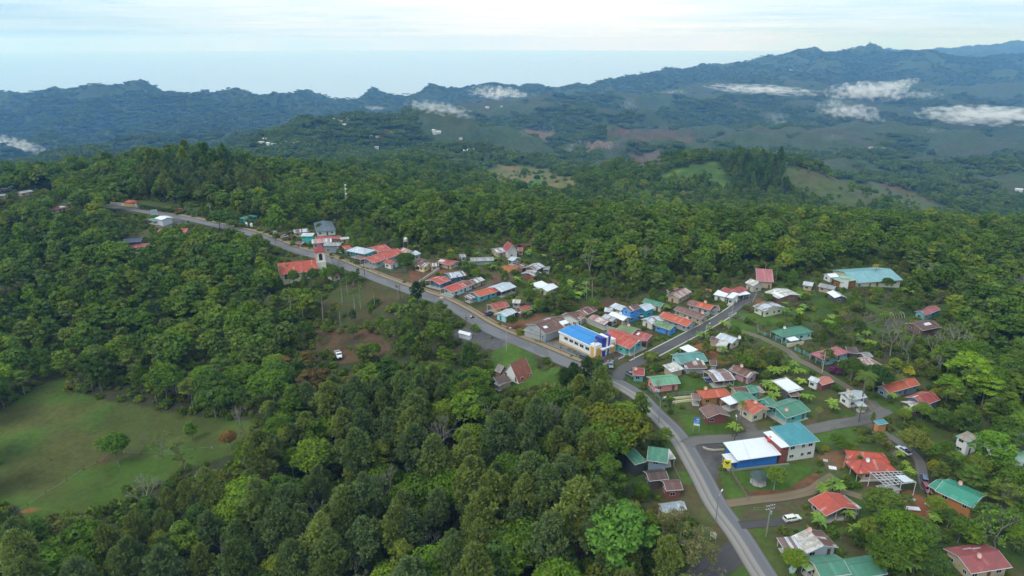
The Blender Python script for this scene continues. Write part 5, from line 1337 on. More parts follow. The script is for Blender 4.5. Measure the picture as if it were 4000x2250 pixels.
def forest():
    rng = np.random.default_rng(42)
    # ---- near belt: candidates with a kind each
    X, Y = jitter_grid(92, 620, 6.6, rng)
    Z = zt(X, Y); px, py = project(X, Y, Z)
    pine = inpoly(px, py, PINEZ) | inpoly(px, py, PINEZ2)
    left = (px < 1400) & ~pine
    u = rng.random(len(X))
    keep = np.where(pine, u < .80, np.where(left, u < .60, u < .52))
    X, Y, Z, px, py, pine, left = [a[keep] for a in (X, Y, Z, px, py, pine, left)]
    n = len(X); u = rng.random(n)
    fb = fbm(X, Y, 60, 2, 15)
    kind = np.where(pine, np.where(u < .54, 'pine', np.where(u < .76, 'tall', np.where(u < .955, 'dome', 'bare'))),
                    np.where(fb + (u - .5) * .5 > .5, np.where(u < .85, 'dome', 'layer'), np.where(u < .34, 'layer', np.where(u < .86, 'tall', 'sparse'))))
    kind = np.where(rng.random(n) < .015, 'bare', kind)
    H = np.array([dict(pine=20, tall=15, dome=15, layer=14.5, bare=14, sparse=12)[k] for k in kind]) * rng.uniform(.68, 1.2, n)
    H = np.where(pine & (kind != 'pine'), H * .95, H)
    near_v = (py > 1850) & (px > 2400); H = np.where(near_v, H * .75, H)
    R_ = np.where(kind == 'pine', 3.6, 5.0) * H / 16
    R_ = np.where(kind == 'pine', 3.8, R_)
    bad = blocked(X, Y, Z, H, R_)
    fpx, fpy = project(X, Y, Z + H)
    out = (fpy > 2290) | (fpx < -160) | (fpx > 4160)
    m = ~bad & ~out
    X, Y, Z, px, py, kind, H = [a[m] for a in (X, Y, Z, px, py, kind, H)]
    # second pass: in spots left empty because a tall tree would cover something, try a low one later (undergrowth)
    order = np.argsort(Y); cnt = {}
    lab = dict(pine='dark bluish green pine with open needle brushes in the stand below the road bend',
               broadleaf='leafy green broadleaf tree in the closed wood left of the village road',
               bare='leafless pale grey tree standing among the pines and leafy trees')
    rest = []
    for i in order:
        k = kind[i]; nm = NAMES[k]
        cap = dict(pine_tree=292, broadleaf_tree=296, bare_tree=60)[nm]
        # spread the individual broadleaf trees over the nearest ones
        if cnt.get(nm, 0) >= cap - RESERVE.get(nm, 0): rest.append(i); continue
        cnt[nm] = cnt.get(nm, 0) + 1
        col = None
        if inpoly([px[i]], [py[i]], BROWNZ)[0] and k != 'pine' and rng.random() < .7: col = (.058, .052, .024)
        if nm == 'pine_tree':
            if Y[i] < 350: l, g = 'dark bluish green pine in the close stand below the road bend', 'pines in the stand below the road bend'
            else: l, g = 'dark pine in the small stand on the hilltop beyond the yellow house', 'pines on the hilltop beyond the road'
        elif nm == 'bare_tree': l, g = 'thin grey tree with few or no leaves among the woodland crowns', 'thin leafless trees in the woods'
        elif pine_at(px[i], py[i]): l, g = 'leafy broadleaf tree rising between the dark pines', 'broadleaf trees among the pines'
        elif px[i] > 2400: l, g = 'leafy broadleaf tree in the wood at the right edge of the village', 'broadleaf trees right of the village'
        elif k == 'layer': l, g = 'feathery flat layered tree in the wood left of the road', 'feathery trees in the wood left of the road'
        elif k == 'dome': l, g = 'domed clumpy broadleaf tree in the wood left of the road', 'domed trees in the wood left of the road'
        else: l, g = 'upright broadleaf tree in the wood left of the road', 'upright trees in the wood left of the road'
        plant(k, X[i], Y[i], H[i], l, g, col=col, wide=rng.uniform(.85, 1.4) if k in ('dome', 'layer', 'tall') else rng.uniform(.85, 1.15))
    return rest, X, Y, Z, kind, H
def pine_at(a, b): return bool(inpoly([a], [b], PINEZ)[0])
RESERVE = dict(broadleaf_tree=120, bare_tree=30)
REST = forest()
print('near forest', round(time.time() - T0, 1), NTREE, 'rest', len(REST[0]))

def mid_far():
    rng = np.random.default_rng(8)
    P = []; S = []; I = []
    # sources: 0-3 dome, 4-5 tall, 6 layer, 7 pine, 8 sparse-like light crown
    src = []
    def add(V, F, T, extra=None):
        V = np.array(V); me = mesh_np('mass_crown', V, F, [M_FOR], {'tone': T}); src.append(me)
    for i in range(4): add(*crown_dome(rng, 5.6, 8, 6, 30, 26, 1.15, (.24, .36)))
    for i in range(2): add(*crown_tall(rng, 4.4, 12, 3, 30, 26, 1.0))
    add(*crown_layer(rng, 5.6, 6, 8, 26, 26, .9))
    V, F, T, br = crown_pine(rng, 3.8, 15, 6, 46, 22, 1.0); add(V, F, T)
    rest, X, Y, Z, kind, H = REST
    for i in rest:
        k = kind[i]; ix = dict(dome=rng.integers(4), tall=4 + rng.integers(2), layer=6, pine=7).get(k, 4)
        P.append((X[i], Y[i], Z[i])); S.append(H[i] / 15.5); I.append(ix)
    for y0, y1, st in ((600, 1000, 8.2), (1000, 1700, 9.8)):
        x, y = jitter_grid(y0, y1, st, rng, .80); v, c = visible_at(x, y); m = v & ((c < .5) | (rng.random(len(x)) < .03)); x, y = x[m], y[m]; z = zt(x, y)
        fb = fbm(x, y, 90, 3, 12); px, py = project(x, y, z)
        pz = inpoly(px, py, PINEZ2) | inpoly(px, py, PINEZ3)
        ix = np.where(pz, 7, np.where(fb > .52, rng.integers(0, 4, len(x)), np.where(rng.random(len(x)) < .6, rng.integers(4, 6, len(x)), 6)))
        P += list(zip(x, y, z - .5)); S += list(rng.uniform(.5, 1.1, len(x)) * np.where(rng.random(len(x)) < .2, 1.45, 1)); I += list(ix)
    scatter('forest', P, S, I, src, 'closed tropical forest covering the hills beyond the village')
    print('forest', len(P))
    # farther: groves
    src = []
    for g in range(5):
        cs = []; 
        Vs, Fs, Ts = [], [], []; o = 0
        for i in range(13):
            a = rng.uniform(0, 6.28); q = 19 * np.sqrt(rng.random()); V, F, T = crown_dome(rng, rng.uniform(4.2, 6.5), rng.uniform(6, 10), rng.uniform(1, 5), 9, 11, 2.3, (.34, .5))
            V = V + np.array([q * np.cos(a), q * np.sin(a), 0]); Vs.append(V); Fs.append(F + o); Ts.append(np.clip(T + rng.normal(0, .15), 0, 1)); o += len(V)
        src.append(mesh_np('grove', np.concatenate(Vs), np.concatenate(Fs), [M_FAR], {'tone': np.concatenate(Ts)}))
    P = []; S = []; I = []
    for y0, y1, st, sc in ((1700, 3200, 27, 1.0), (3200, 5600, 34, 1.05), (5600, 9200, 38, .78)):
        x, y = jitter_grid(y0, y1, st, rng, .78); v, c = visible_at(x, y)
        hole = fbm(x, y, 260, 3, 33)
        m = v & ((c < .42) | (rng.random(len(x)) < .012))
        if y0 > 5000: m &= hole > .30
        x, y = x[m], y[m]; z = zt(x, y)
        P += list(zip(x, y, z - 2)); S += list(rng.uniform(.8, 1.25, len(x)) * sc); I += list(rng.integers(0, 5, len(x)))
    scatter('far_forest', P, S, I, src, 'far woods on the hills and mountain slopes')
    print('groves', len(P))
mid_far()
print('mass', round(time.time() - T0, 1))
# ================================================================ roads and paths
def spline(pts, step=1.5):
    P = [ground(*p) for p in pts]; P = [Vector((p.x, p.y, 0)) for p in P]
    Q = [2 * P[0] - P[1]] + P + [2 * P[-1] - P[-2]]; out = []
    for i in range(1, len(Q) - 2):
        a, b, c, d = Q[i - 1:i + 3]; n = max(2, int((c - b).length / step))
        for k in range(n):
            t = k / n; out.append(.5 * ((2 * b) + (c - a) * t + (2 * a - 5 * b + 4 * c - d) * t * t + (3 * b - a - 3 * c + d) * t ** 3))
    out.append(P[-1]); return out
def offs(line, d):
    o = []
    for i, p in enumerate(line):
        t = (line[min(i + 1, len(line) - 1)] - line[max(i - 1, 0)]).normalized(); o.append(p + Vector((t.y, -t.x, 0)) * d)
    return o
ROADS = []
def ribbon(name, line, w, mat, z=.10, off=0, thick=0.0, keep=True):
    if off: line = offs(line, off)
    V = []; F = []; U = []; nx = 4; d = 0
    for i, p in enumerate(line):
        t = (line[min(i + 1, len(line) - 1)] - line[max(i - 1, 0)]).normalized(); s = Vector((t.y, -t.x, 0))
        if i: d += (p - line[i - 1]).length
        for k in range(nx + 1):
            f = k / nx - .5; q = p + s * w * f; V.append((q.x, q.y, float(zt(q.x, q.y)) + z)); U.append((k / nx, d))
    n = nx + 1
    for i in range(len(line) - 1):
        for k in range(nx): F.append((i * n + k, i * n + k + 1, (i + 1) * n + k + 1, (i + 1) * n + k))
    if thick:
        b0 = len(V)
        for i in range(len(line)):
            for k in (0, nx): v = V[i * n + k]; V.append((v[0], v[1], v[2] - thick)); U.append((0, 0))
        for i in range(len(line) - 1):
            F.append((i * n, (i + 1) * n, b0 + (i + 1) * 2, b0 + i * 2)); F.append(((i + 1) * n + nx, i * n + nx, b0 + i * 2 + 1, b0 + (i + 1) * 2 + 1))
    me = mesh_np(name, V, F, [mat], smooth=False)
    ul = me.uv_layers.new(name='UVMap'); ul.data.foreach_set('uv', np.array([U[i] for f in F for i in f], np.float32).ravel())
    o = obj(name, me); tag(o, kind='structure')
    if keep: ROADS.append((line, w))
    return o
def asphalt(base, lanes=0, grav=0):
    m, nt, out = newmat('road_surface'); uv = coords(nt, 'UV'); sp = nt.nodes.new('ShaderNodeSeparateXYZ'); L(nt, uv, sp.inputs[0])
    P = coords(nt, 'Pos'); mp = nt.nodes.new('ShaderNodeMapping'); L(nt, uv, mp.inputs[0]); mp.inputs['Scale'].default_value = (6, .12, 1)
    n1 = noise(nt, mp.outputs[0], 1.6, 5, .6); n2 = noise(nt, P, 1.8, 5, .65); n3 = noise(nt, P, .15, 3)
    col = mixc(nt, n1, tuple(x * .72 for x in base), tuple(x * 1.28 for x in base))
    col = mixc(nt, mth(nt, 'MULTIPLY', n3, .5), col, tuple(x * .72 for x in base))
    nv = nt.nodes.new('ShaderNodeTexVoronoi'); nv.inputs['Scale'].default_value = .09; mq = nt.nodes.new('ShaderNodeMapping'); mq.inputs['Scale'].default_value = (12, 1, 1); L(nt, uv, mq.inputs[0]); L(nt, mq.outputs[0], nv.inputs['Vector'])
    vs = nt.nodes.new('ShaderNodeSeparateColor'); L(nt, nv.outputs['Color'], vs.inputs[0]); col = mixc(nt, mth(nt, 'MULTIPLY', mth(nt, 'GREATER_THAN', vs.outputs[0], .72), .45), col, tuple(x * .6 for x in base))
    if lanes:   # worn dark lane on one side, pale tan lane with tyre tracks on the other
        wob = mth(nt, 'ADD', sp.outputs[0], mth(nt, 'MULTIPLY', mth(nt, 'SUBTRACT', n2, .5), .05))
        st = ramp(nt, wob, [(0, (.10, .10, .11)), (.08, (.17, .17, .175)), (.20, (.12, .125, .14)), (.42, (.13, .135, .145)), (.50, (.30, .275, .24)), (.62, (.26, .24, .215)), (.70, (.15, .145, .135)), (.76, (.29, .27, .24)), (.90, (.24, .225, .20)), (1, (.15, .14, .125))])
        col = mixc(nt, .78, col, st)
    edge = mth(nt, 'MULTIPLY', mth(nt, 'SUBTRACT', mth(nt, 'ABSOLUTE', mth(nt, 'SUBTRACT', sp.outputs[0], .5)), .40, clamp=True), 7.0, clamp=True)
    col = mixc(nt, mth(nt, 'MULTIPLY', mth(nt, 'MULTIPLY', edge, n2), 1.2 if grav else .8, clamp=True), col, (.075, .062, .042))
    if grav:
        mid = mth(nt, 'SUBTRACT', 1.0, mth(nt, 'MULTIPLY', mth(nt, 'ABSOLUTE', mth(nt, 'SUBTRACT', sp.outputs[0], .5)), 6.0), clamp=True)
        col = mixc(nt, mth(nt, 'MULTIPLY', mid, .5 * grav), col, (.07, .085, .03))
    princ(nt, out, col, .85, .25, bump=n2, bs=.25, bd=.03); return m
A_UP, A_LOW, A_LANE = asphalt((.175, .172, .178)), asphalt((.20, .195, .19), 1), asphalt((.105, .100, .100))
A_GRV, A_GREY, A_DIRT, A_DRV = asphalt((.17, .145, .11), 0, 1), asphalt((.15, .142, .132), 0, .3), asphalt((.20, .15, .095), 0, .5), asphalt((.075, .07, .07), 0, .2)
def pavem():
    m, nt, out = newmat('pavement_slabs'); uv = coords(nt, 'UV'); sp = nt.nodes.new('ShaderNodeSeparateXYZ'); L(nt, uv, sp.inputs[0])
    P = coords(nt, 'Pos'); n1 = noise(nt, P, .35, 4); n2 = noise(nt, P, 2.5, 4)
    c = mixc(nt, n1, (.34, .25, .15), (.27, .225, .16)); c = mixc(nt, mth(nt, 'MULTIPLY', n2, .6), c, (.20, .15, .09))
    j = mth(nt, 'LESS_THAN', mth(nt, 'FRACT', mth(nt, 'DIVIDE', sp.outputs[1], 2.0)), .06); c = mixc(nt, mth(nt, 'MULTIPLY', j, .5), c, (.16, .12, .08))
    princ(nt, out, c, .9, .2); return m
PAVE = pavem(); VERGE = paint((.24, .19, .12), .9, .4, .7); PALEP = paint((.50, .47, .40), .9, .3, .4)
UPX = [(250, 790), (330, 797), (427, 809), (509, 817), (591, 831), (741, 858), (863, 885), (1000, 919), (1136, 972), (1273, 1011), (1382, 1054), (1545, 1117), (1698, 1170), (1796, 1217), (1900, 1281), (2063, 1352), (2213, 1416), (2330, 1462), (2395, 1490), (2438, 1512)]
LPX = [(2395, 1490), (2438, 1512), (2498, 1551), (2548, 1604), (2642, 1700), (2725, 1836), (2797, 1972), (2887, 2095), (2985, 2250), (3110, 2430)]
up = spline(UPX); low = spline(LPX)
ribbon('main_road', up, 6.3, A_UP, .10); ribbon('main_road', low, 6.6, A_LOW, .12)
side = [p for p in up if 1]
ribbon('pavement', side[6:-12], 1.9, PAVE, .30, off=-4.6, thick=.5, keep=False)
ribbon('verge_path', side[6:-14], 1.1, VERGE, .14, off=-6.7, keep=False)
lane = spline([(2405, 1482), (2440, 1440), (2482, 1420), (2532, 1394), (2641, 1337), (2758, 1275), (2832, 1232), (2886, 1194), (2925, 1166), (2950, 1148)])
ribbon('side_road', lane, 5.2, A_LANE, .16)
ribbon('kerb', lane[10:-16], .5, PALEP, .28, off=-2.85, thick=.3, keep=False); ribbon('kerb', lane[14:-20], .5, PALEP, .28, off=2.85, thick=.3, keep=False)
grv = spline([(2830, 1255), (2859, 1283), (2968, 1318), (3077, 1372), (3110, 1402), (3163, 1428), (3245, 1474), (3313, 1515), (3368, 1554), (3403, 1588), (3425, 1620)])
ribbon('gravel_lane', grv, 3.4, A_GRV, .13)
gry = spline([(2680, 1738), (2727, 1720), (2863, 1714), (2972, 1700), (3100, 1688), (3190, 1674), (3272, 1657), (3354, 1645), (3409, 1628), (3463, 1600)])
ribbon('grey_lane', gry, 5.0, A_GREY, .15)
d1 = spline([(2840, 1968), (2945, 1954), (3054, 1943), (3163, 1919), (3215, 1885), (3259, 1860)]); ribbon('dirt_drive', d1, 3.2, A_DIRT, .14)
d2 = spline([(3190, 1905), (3260, 1915), (3309, 1925), (3370, 1945)]); ribbon('dirt_drive', d2, 2.6, A_DIRT, .11)
d3 = spline([(2890, 2052), (2995, 2043), (3065, 2037)]); ribbon('asphalt_drive', d3, 3.0, A_DRV, .13)
d4 = spline([(3470, 1700), (3540, 1750), (3590, 1800), (3605, 1870), (3620, 1920)]); ribbon('grey_drive', d4, 3.2, A_GREY, .12)
d5 = spline([(2700, 2300), (2760, 2235), (2830, 2190), (2900, 2140)]); ribbon('asphalt_apron', d5, 7.0, A_DRV, .09)
ROADW = [(np.array([(p.x, p.y) for p in l]), w) for l, w in ROADS]
def onroad(x, y, m):
    for A, w in ROADW:
        if np.min((A[:, 0] - x) ** 2 + (A[:, 1] - y) ** 2) < (w / 2 + m) ** 2: return True
    return False

# ================================================================ church, hall and shop details
def loc(H_):
    e, P, ev, Lx, W, cen, gz, ex, ey = H_; return e, P, ev, Lx, W
def prismP(b, P, u0, u1, v0, v1, z0, z1, top=None):
    q = [(u0, v0), (u1, v0), (u1, v1), (u0, v1)]; t = top or q
    b.prism([P(*a, z0) for a in q], [P(*a, z1) for a in t])
def arch(b, P, uc, v, z0, w, h, axis='u'):
    pts = [(-w / 2, z0), (w / 2, z0)] + [(w / 2 * math.cos(a), z0 + h - w / 2 + w / 2 * 1.25 * math.sin(a)) for a in np.linspace(0, math.pi, 9)]
    for d_ in (0,):
        f = [(P(uc + x, v, z) if axis == 'u' else P(v, uc + x, z)) for x, z in pts]; g = [(P(uc + x, v + .06, z) if axis == 'u' else P(v + .06, uc + x, z)) for x, z in pts]
        b.prism(g, f)
e, P, ev, Lx, W = loc(ch)
DKG = plain((.03, .028, .03), .3)
for i in range(4):
    b = MB(); arch(b, P, -Lx / 2 + Lx * (.16 + .225 * i), -W / 2 + .40, 1.6, 1.3, 3.4); b.build('arched_window', DKG, e)
tw = MB(); tu, tv, s = Lx / 2 + 2.2, .8, 2.5; th = 13.5
prismP(tw, P, tu - s, tu + s, tv - s, tv + s, -1.5, th); cream = paint((.80, .76, .67), .7, .06, .1); pinkc = paint((.72, .50, .40), .7)
T1 = tw.build('bell_tower', cream, e)
b = MB(); prismP(b, P, tu - s - .25, tu + s + .25, tv - s - .25, tv + s + .25, 7.6, 8.1); b.build('cornice', cream, T1)
b = MB()
for a_ in (-1, 1):
    for c_ in (-1, 1): prismP(b, P, tu + a_ * (s - .1) - .25, tu + a_ * (s - .1) + .25, tv + c_ * (s - .1) - .25, tv + c_ * (s - .1) + .25, 8.1, th); 
b.build('corner_pilaster', pinkc, T1)
for (ax, vv) in (('u', tv - s - .05), ('v', tu + s)):
    b = MB(); arch(b, P, tu if ax == 'u' else tv, vv, 9.0, 1.9, 3.6, ax); b.build('belfry_shade_plate', DKG, T1)  # dark arched plates on the solid tower, colour stands for shade inside the belfry
b = MB(); arch(b, P, tv, tu - s - .05, 9.0, 1.9, 3.6, 'v'); b.build('belfry_shade_plate', DKG, T1)
b = MB(); q = s + .6; b.prism([P(tu - q, tv - q, th), P(tu + q, tv - q, th), P(tu + q, tv + q, th), P(tu - q, tv + q, th)], [P(tu - .15, tv - .15, th + 4.2), P(tu + .15, tv - .15, th + 4.2), P(tu + .15, tv + .15, th + 4.2), P(tu - .15, tv + .15, th + 4.2)])
tr = b.build('tower_roof', rRED2, e)
b = MB(); b.tube(P(tu, tv, th + 4), P(tu, tv, th + 7), .12, .12, 5); b.tube(P(tu - .9, tv, th + 6.1), P(tu + .9, tv, th + 6.1), .12, .12, 5); b.build('cross', pinkc, tr)
# --- blue roofed hall
e, P, ev, Lx, W = loc(BC); hx, hy = Lx / 2, W / 2
WHm, ORm, BLm, NVm = paint((.80, .78, .78), .6, .08, .12), paint((.72, .40, .10), .6, .1, .15), paint((.06, .26, .70), .5, .1, .1), paint((.03, .05, .28), .5, .05, .1)
for f_ in (.225, .385, .54, .70, .865):
    o = obj('window', WIN[(2.2, 1.3)][0], e, P(-hx + Lx * f_, -hy + .20, 2.7)); o.rotation_euler = (0, 0, math.atan2((P(1, 0, 0) - P(0, 0, 0)).y, (P(1, 0, 0) - P(0, 0, 0)).x)); obj('pane', WIN[(2.2, 1.3)][1], o)
b = MB(); prismP(b, P, -hx - .1, hx, -hy - .22, -hy + .02, ev - .55, ev + .12); b.build('gutter', WHm, e)
b = MB(); prismP(b, P, -hx, hx, hy - .02, hy + .18, ev - .35, ev + .12); b.build('gutter', WHm, e)
b = MB(); prismP(b, P, -hx + .3, hx - .3, -hy + .05, -hy + .20, -.5, .7); b.build('plinth', paint((.55, .45, .32)), e)
for (v0, v1) in ((-hy - .3, -hy + 3.6), (hy - 3.6, hy + .3)):
    b = MB(); prismP(b, P, hx - .6, hx + 2.4, v0, v1, -.6, 5.8); w_ = b.build('entrance_block', WHm, e)
    b = MB(); prismP(b, P, hx + 2.38, hx + 2.46, v0 + .5, v1 - .5, .2, 4.4); b.build('orange_panel', ORm, w_)
    b = MB(); prismP(b, P, hx - .2, hx + 1.6, v0 - .08, v0 + .3, -.3, 4.9); b.build('orange_side', ORm, w_)
for sg in (-1, 1):   # tall wings opening upward
    b = MB(); v0 = sg * .8; v1 = sg * 2.3
    lo_ = [(hx - .2, v0), (hx + 3.0, v0), (hx + 2.4, v1 * .8), (hx - .2, v1 * .8)]; hi = [(hx - .8, v0), (hx + 3.4, v0), (hx + 2.6, v1 * 1.1), (hx - .8, v1 * 1.3)]
    if sg < 0: lo_.reverse(); hi.reverse()
    b.prism([P(*a, -.5) for a in lo_], [P(*a, 8.2) for a in hi]); b.build('tower_wing', NVm, e)
b = MB(); b.prism([P(hx, -.9, -.2), P(hx + 2.6, -.9, -.2), P(hx + 2.6, .9, -.2), P(hx, .9, -.2)], [P(hx - 1, -.75, 8.4), P(hx + 3.3, -.45, 8.4), P(hx + 3.3, .45, 8.4), P(hx - 1, .75, 8.4)]); b.build('tower_core', WHm, e)
b = MB(); prismP(b, P, hx + 2.0, hx + 4.0, -3.2, 3.2, 3.5, 4.1); cn = b.build('entrance_canopy', WHm, e)
b = MB()
for k in range(5): prismP(b, P, hx + 4.0, hx + 4.04, -1.6 + k * .7, -1.6 + k * .7 + .42, 3.65, 3.95)
b.build('lettering', plain((.05, .06, .12)), cn)
b = MB(); prismP(b, P, hx + 2.5, hx + 2.62, -.8, .8, 0, 3.0); b.build('entrance_door', NVm, e)
for sg in (-1, 1):
    b = MB(); b.prism([P(hx + .1, sg * 3.3, -.4), P(hx + 2.0, sg * 3.3, -.4), P(hx + 2.0, sg * 3.6, -.4), P(hx + .1, sg * 3.6, -.4)], [P(hx - 1.5, sg * 3.3, 7.0), P(hx + 1.2, sg * 3.3, 5.6), P(hx + 1.2, sg * 3.6, 5.6), P(hx - 1.5, sg * 3.6, 7.0)]); b.build('blue_fin', BLm, e)
for k in range(2):
    b = MB(); b.tube(P(hx - 1, -.5 + k, 8.3), P(hx - 1, -.5 + k, 10.6), .05, .03, 5); b.build('antenna', DKG, e)

# ================================================================ street furniture and small things
def wallrun(k, pts, h, t, col, label, name='garden_wall', cat='wall', z0=-.6):
    G = [ground(*R(k, *p)) for p in pts]; b = MB()
    for a, c in zip(G, G[1:]):
        n = max(1, int((c - a).length / 6))
        for i in range(n):
            p = a.lerp(c, i / n); q_ = a.lerp(c, (i + 1) / n); d = (q_ - p); d.z = 0; s_ = Vector((d.y, -d.x, 0)).normalized() * t / 2
            zp, zq = float(zt(p.x, p.y)), float(zt(q_.x, q_.y)); p = Vector((p.x, p.y, 0)); q_ = Vector((q_.x, q_.y, 0)); e_ = d.normalized() * .03
            B_ = [p - s_ - e_, q_ - s_ + e_, q_ + s_ + e_, p + s_ - e_]; zz = [zp, zq, zq, zp]
            b.prism([Vector((v.x, v.y, z + z0)) for v, z in zip(B_, zz)], [Vector((v.x, v.y, z + h)) for v, z in zip(B_, zz)])
    o = b.build(name, paint(col, .8, .2, .4)); c0 = G[0]; tag(o, label, cat); return o
def fence(k, pts, h, pc, rc, label, gap=2.5, rails=2, pw=.07, mesh_=None):
    G = [ground(*R(k, *p)) for p in pts]; e = empty('fence', G[0], label, 'fence'); o0 = G[0]; pb = MB(); rb = MB(); np_ = 0; posts = []
    for a, c in zip(G, G[1:]):
        n = max(1, int((c - a).length / gap))
        for i in range(n + 1):
            p = a.lerp(c, i / n); p.z = float(zt(p.x, p.y)); posts.append(p)
    me = None
    for p in posts:
        b = MB(); q_ = p - o0; b.box(q_.x - pw, q_.x + pw, q_.y - pw, q_.y + pw, q_.z - .4, q_.z + h); b.build('fence_post', pc, e)
    for a, c in zip(posts, posts[1:]):
        if (c - a).length < .2 or (c - a).length > gap * 3: continue
        for r_ in range(rails):
            z = Vector((0, 0, h * (r_ + .7) / rails - .05)); rb.tube(a - o0 + z, c - o0 + z, .03, .03, 4, False)
        if mesh_:
            n = int((c - a).length / .35)
            for i in range(n): q_ = a.lerp(c, i / max(1, n)) - o0; rb.tube(q_, q_ + Vector((0, 0, h * .92)), .022, .022, 3, False)
    if rb.v: rb.build('fence_rails', rc, e)
    return e
G_CONC, G_TRQ, G_BLUE, G_WHT, G_WOOD, G_MET = paint((.38, .38, .36)), paint((.20, .42, .44)), paint((.18, .34, .62)), paint((.66, .66, .62)), paint((.26, .21, .16)), paint((.30, .34, .36), .5)
wallrun('Q', [(120, 440), (470, 300)], 2.4, .2, (.42, .46, .50), 'pale grey concrete wall beside the workshop and the blue roofed hall')
wallrun('Q', [(800, 215), (1030, 110), (1300, 215), (1660, 330), (1780, 365)], 2.3, .2, (.40, .38, .34), 'long grey block wall behind the blue roofed hall')
fence('Q', [(110, 500), (190, 560), (500, 690), (850, 840), (1130, 930)], 1.3, G_BLUE, G_BLUE, 'low blue railing along the road in front of the blue roofed hall', 2.4, 3, .09, True)
fence('Q', [(1330, 1020), (1420, 1040), (1640, 950), (1760, 905), (2000, 810)], 1.2, G_WHT, G_BLUE, 'white and blue front fence at the corner of the hall plot', 2.4, 3, .10, True)
wallrun('Q', [(1430, 1045), (1650, 955)], .5, .2, (.66, .70, .72), 'low white kerb wall under the corner fence of the hall')
wallrun('Q', [(1760, 915), (2010, 812)], .5, .2, (.66, .66, .62), 'low white kerb wall right of the hall gate')
fence('I', [(560, 880), (820, 1300)], 1.1, G_WOOD, G_WOOD, 'dark wooden fence on the left side of the round garden lawn', 2.2, 3)
fence('H', [(390, 70), (630, 180), (820, 275)], 1.6, G_TRQ, G_TRQ, 'turquoise post fence in front of the coral red roofed house', 3, 3, .14, True)
fence('D', [(1870, 1100), (2070, 1180), (2190, 1235), (2290, 1300)], 1.5, G_TRQ, G_TRQ, 'turquoise post fence before the large green roofed house', 3, 3, .14, True)
fence('D', [(2400, 1350), (2500, 1400), (2660, 1460)], 1.5, G_TRQ, G_TRQ, 'short turquoise post fence beside the gravel lane', 3, 3, .14, True)
fence('D', [(1520, 870), (1700, 930), (1870, 1000), (1870, 1090)], 1.9, G_MET, G_MET, 'grey wire fence around the green bank at the lane fork', 3, 2, .05, True)
fence('D', [(1500, 860), (1640, 750), (1790, 690), (1850, 560)], 1.9, G_MET, G_MET, 'grey wire fence following the side road uphill', 3, 2, .05, True)
fence('D', [(1855, 560), (2010, 620)], 1.9, G_MET, G_MET, 'short grey wire fence above the red earth patch', 3, 2, .05)
fence('5', [(105, 1000), (200, 945), (330, 860), (480, 770), (600, 690), (700, 640), (800, 572)], 1.0, G_WOOD, G_MET, 'thin pasture fence running up the grassy slope to the round tree', 7, 1, .06)
fence('5', [(890, 570), (1010, 577), (1130, 575), (1250, 560), (1400, 545), (1520, 535)], 1.0, G_WHT, G_MET, 'line of pale fence posts right of the round pasture tree', 4, 1, .06)
fence('S', [(640, 770), (900, 850), (1300, 910), (1500, 960), (1830, 940)], 1.9, G_MET, G_MET, 'grey school fence above the grassy slope', 3, 2, .06, True)
fence('B', [(600, 1150), (820, 1260), (1100, 1200), (1300, 1150)], 1.1, G_WOOD, G_WOOD, 'low wooden fence below the turquoise long house', 2.5, 2)
fence('E', [(20, 960), (60, 1090), (120, 1060)], 2.0, paint((.05, .05, .05)), paint((.05, .05, .05)), 'tall black gate fence beside the two yellow walls', 1.6, 3, .06, True)
fence('E', [(20, 920), (150, 900), (400, 880)], 1.6, G_MET, G_MET, 'grey wire fence behind the two yellow walls', 3, 2, .06, True)
fence('N', [(2270, 960), (2420, 1070), (2500, 1160), (2568, 1150)], 1.3, G_TRQ, G_TRQ, 'pale turquoise fence in front of the salmon pink house', 2.4, 2, .10, True)
fence('K', [(850, 470), (960, 690), (1000, 720)], 1.1, G_WOOD, G_WOOD, 'wooden fence beside the very dark roof along the road verge', 2.2, 3)
fence('L', [(160, 520), (400, 500)], 1.3, G_WOOD, G_WOOD, 'thin wooden fence along the bank under the dirt drive', 3, 2)
wallrun('B', [(140, 935), (300, 830), (430, 745)], 1.3, .3, (.52, .50, .44), 'stepped whitish stone wall climbing the slope below the pale yellow house', 'stone_wall')
wallrun('E', [(80, 958), (390, 932)], .9, .25, (.70, .66, .42), 'upper of the two pale yellow low walls')
wallrun('E', [(100, 1012), (420, 975)], .9, .25, (.70, .66, .42), 'lower of the two pale yellow low walls')
wallrun('E', [(1742, 208), (1975, 165)], 1.6, .25, (.62, .58, .44), 'cream coloured wall panel beside the gravel lane')
wallrun('G', [(118, 365), (310, 384)], 2.2, .3, (.70, .70, .68), 'white wall left of the orange yellow house')
wallrun('G', [(318, 388), (470, 404)], 2.2, .3, (.70, .52, .20), 'yellow wall in front of the orange yellow house')
wallrun('G', [(470, 404), (560, 414)], 2.2, .3, (.72, .72, .68), 'white wall section right of the orange yellow house')
wallrun('I', [(168, 548), (230, 575), (330, 590), (470, 582)], .5, .35, (.46, .42, .32), 'curved concrete kerb island at the lane mouth', 'kerb_island', 'kerb')
wallrun('I', [(1040, 795), (1250, 745), (1410, 715)], .25, .3, (.66, .68, .68), 'white ground pipe along the foot of the blue shop wall', 'pipe', 'pipe', -.1)
wallrun('I', [(560, 885), (1000, 830), (1400, 790)], .5, .6, (.22, .24, .17), 'mossy stone edging on top of the round garden lawn', 'stone_edging', 'edging')
wallrun('E', [(55, 358), (175, 308)], .8, .2, (.66, .66, .62), 'low white wall left of the white shelter by the lane')
wallrun('N', [(2380, 665), (2560, 665)], .8, .2, (.66, .66, .62), 'low white wall behind the rusty red roof at the junction')
e = empty('gate', ground(*R('G', 1098, 492)), 'rust red entrance gate in the hedge beside the road', 'gate')
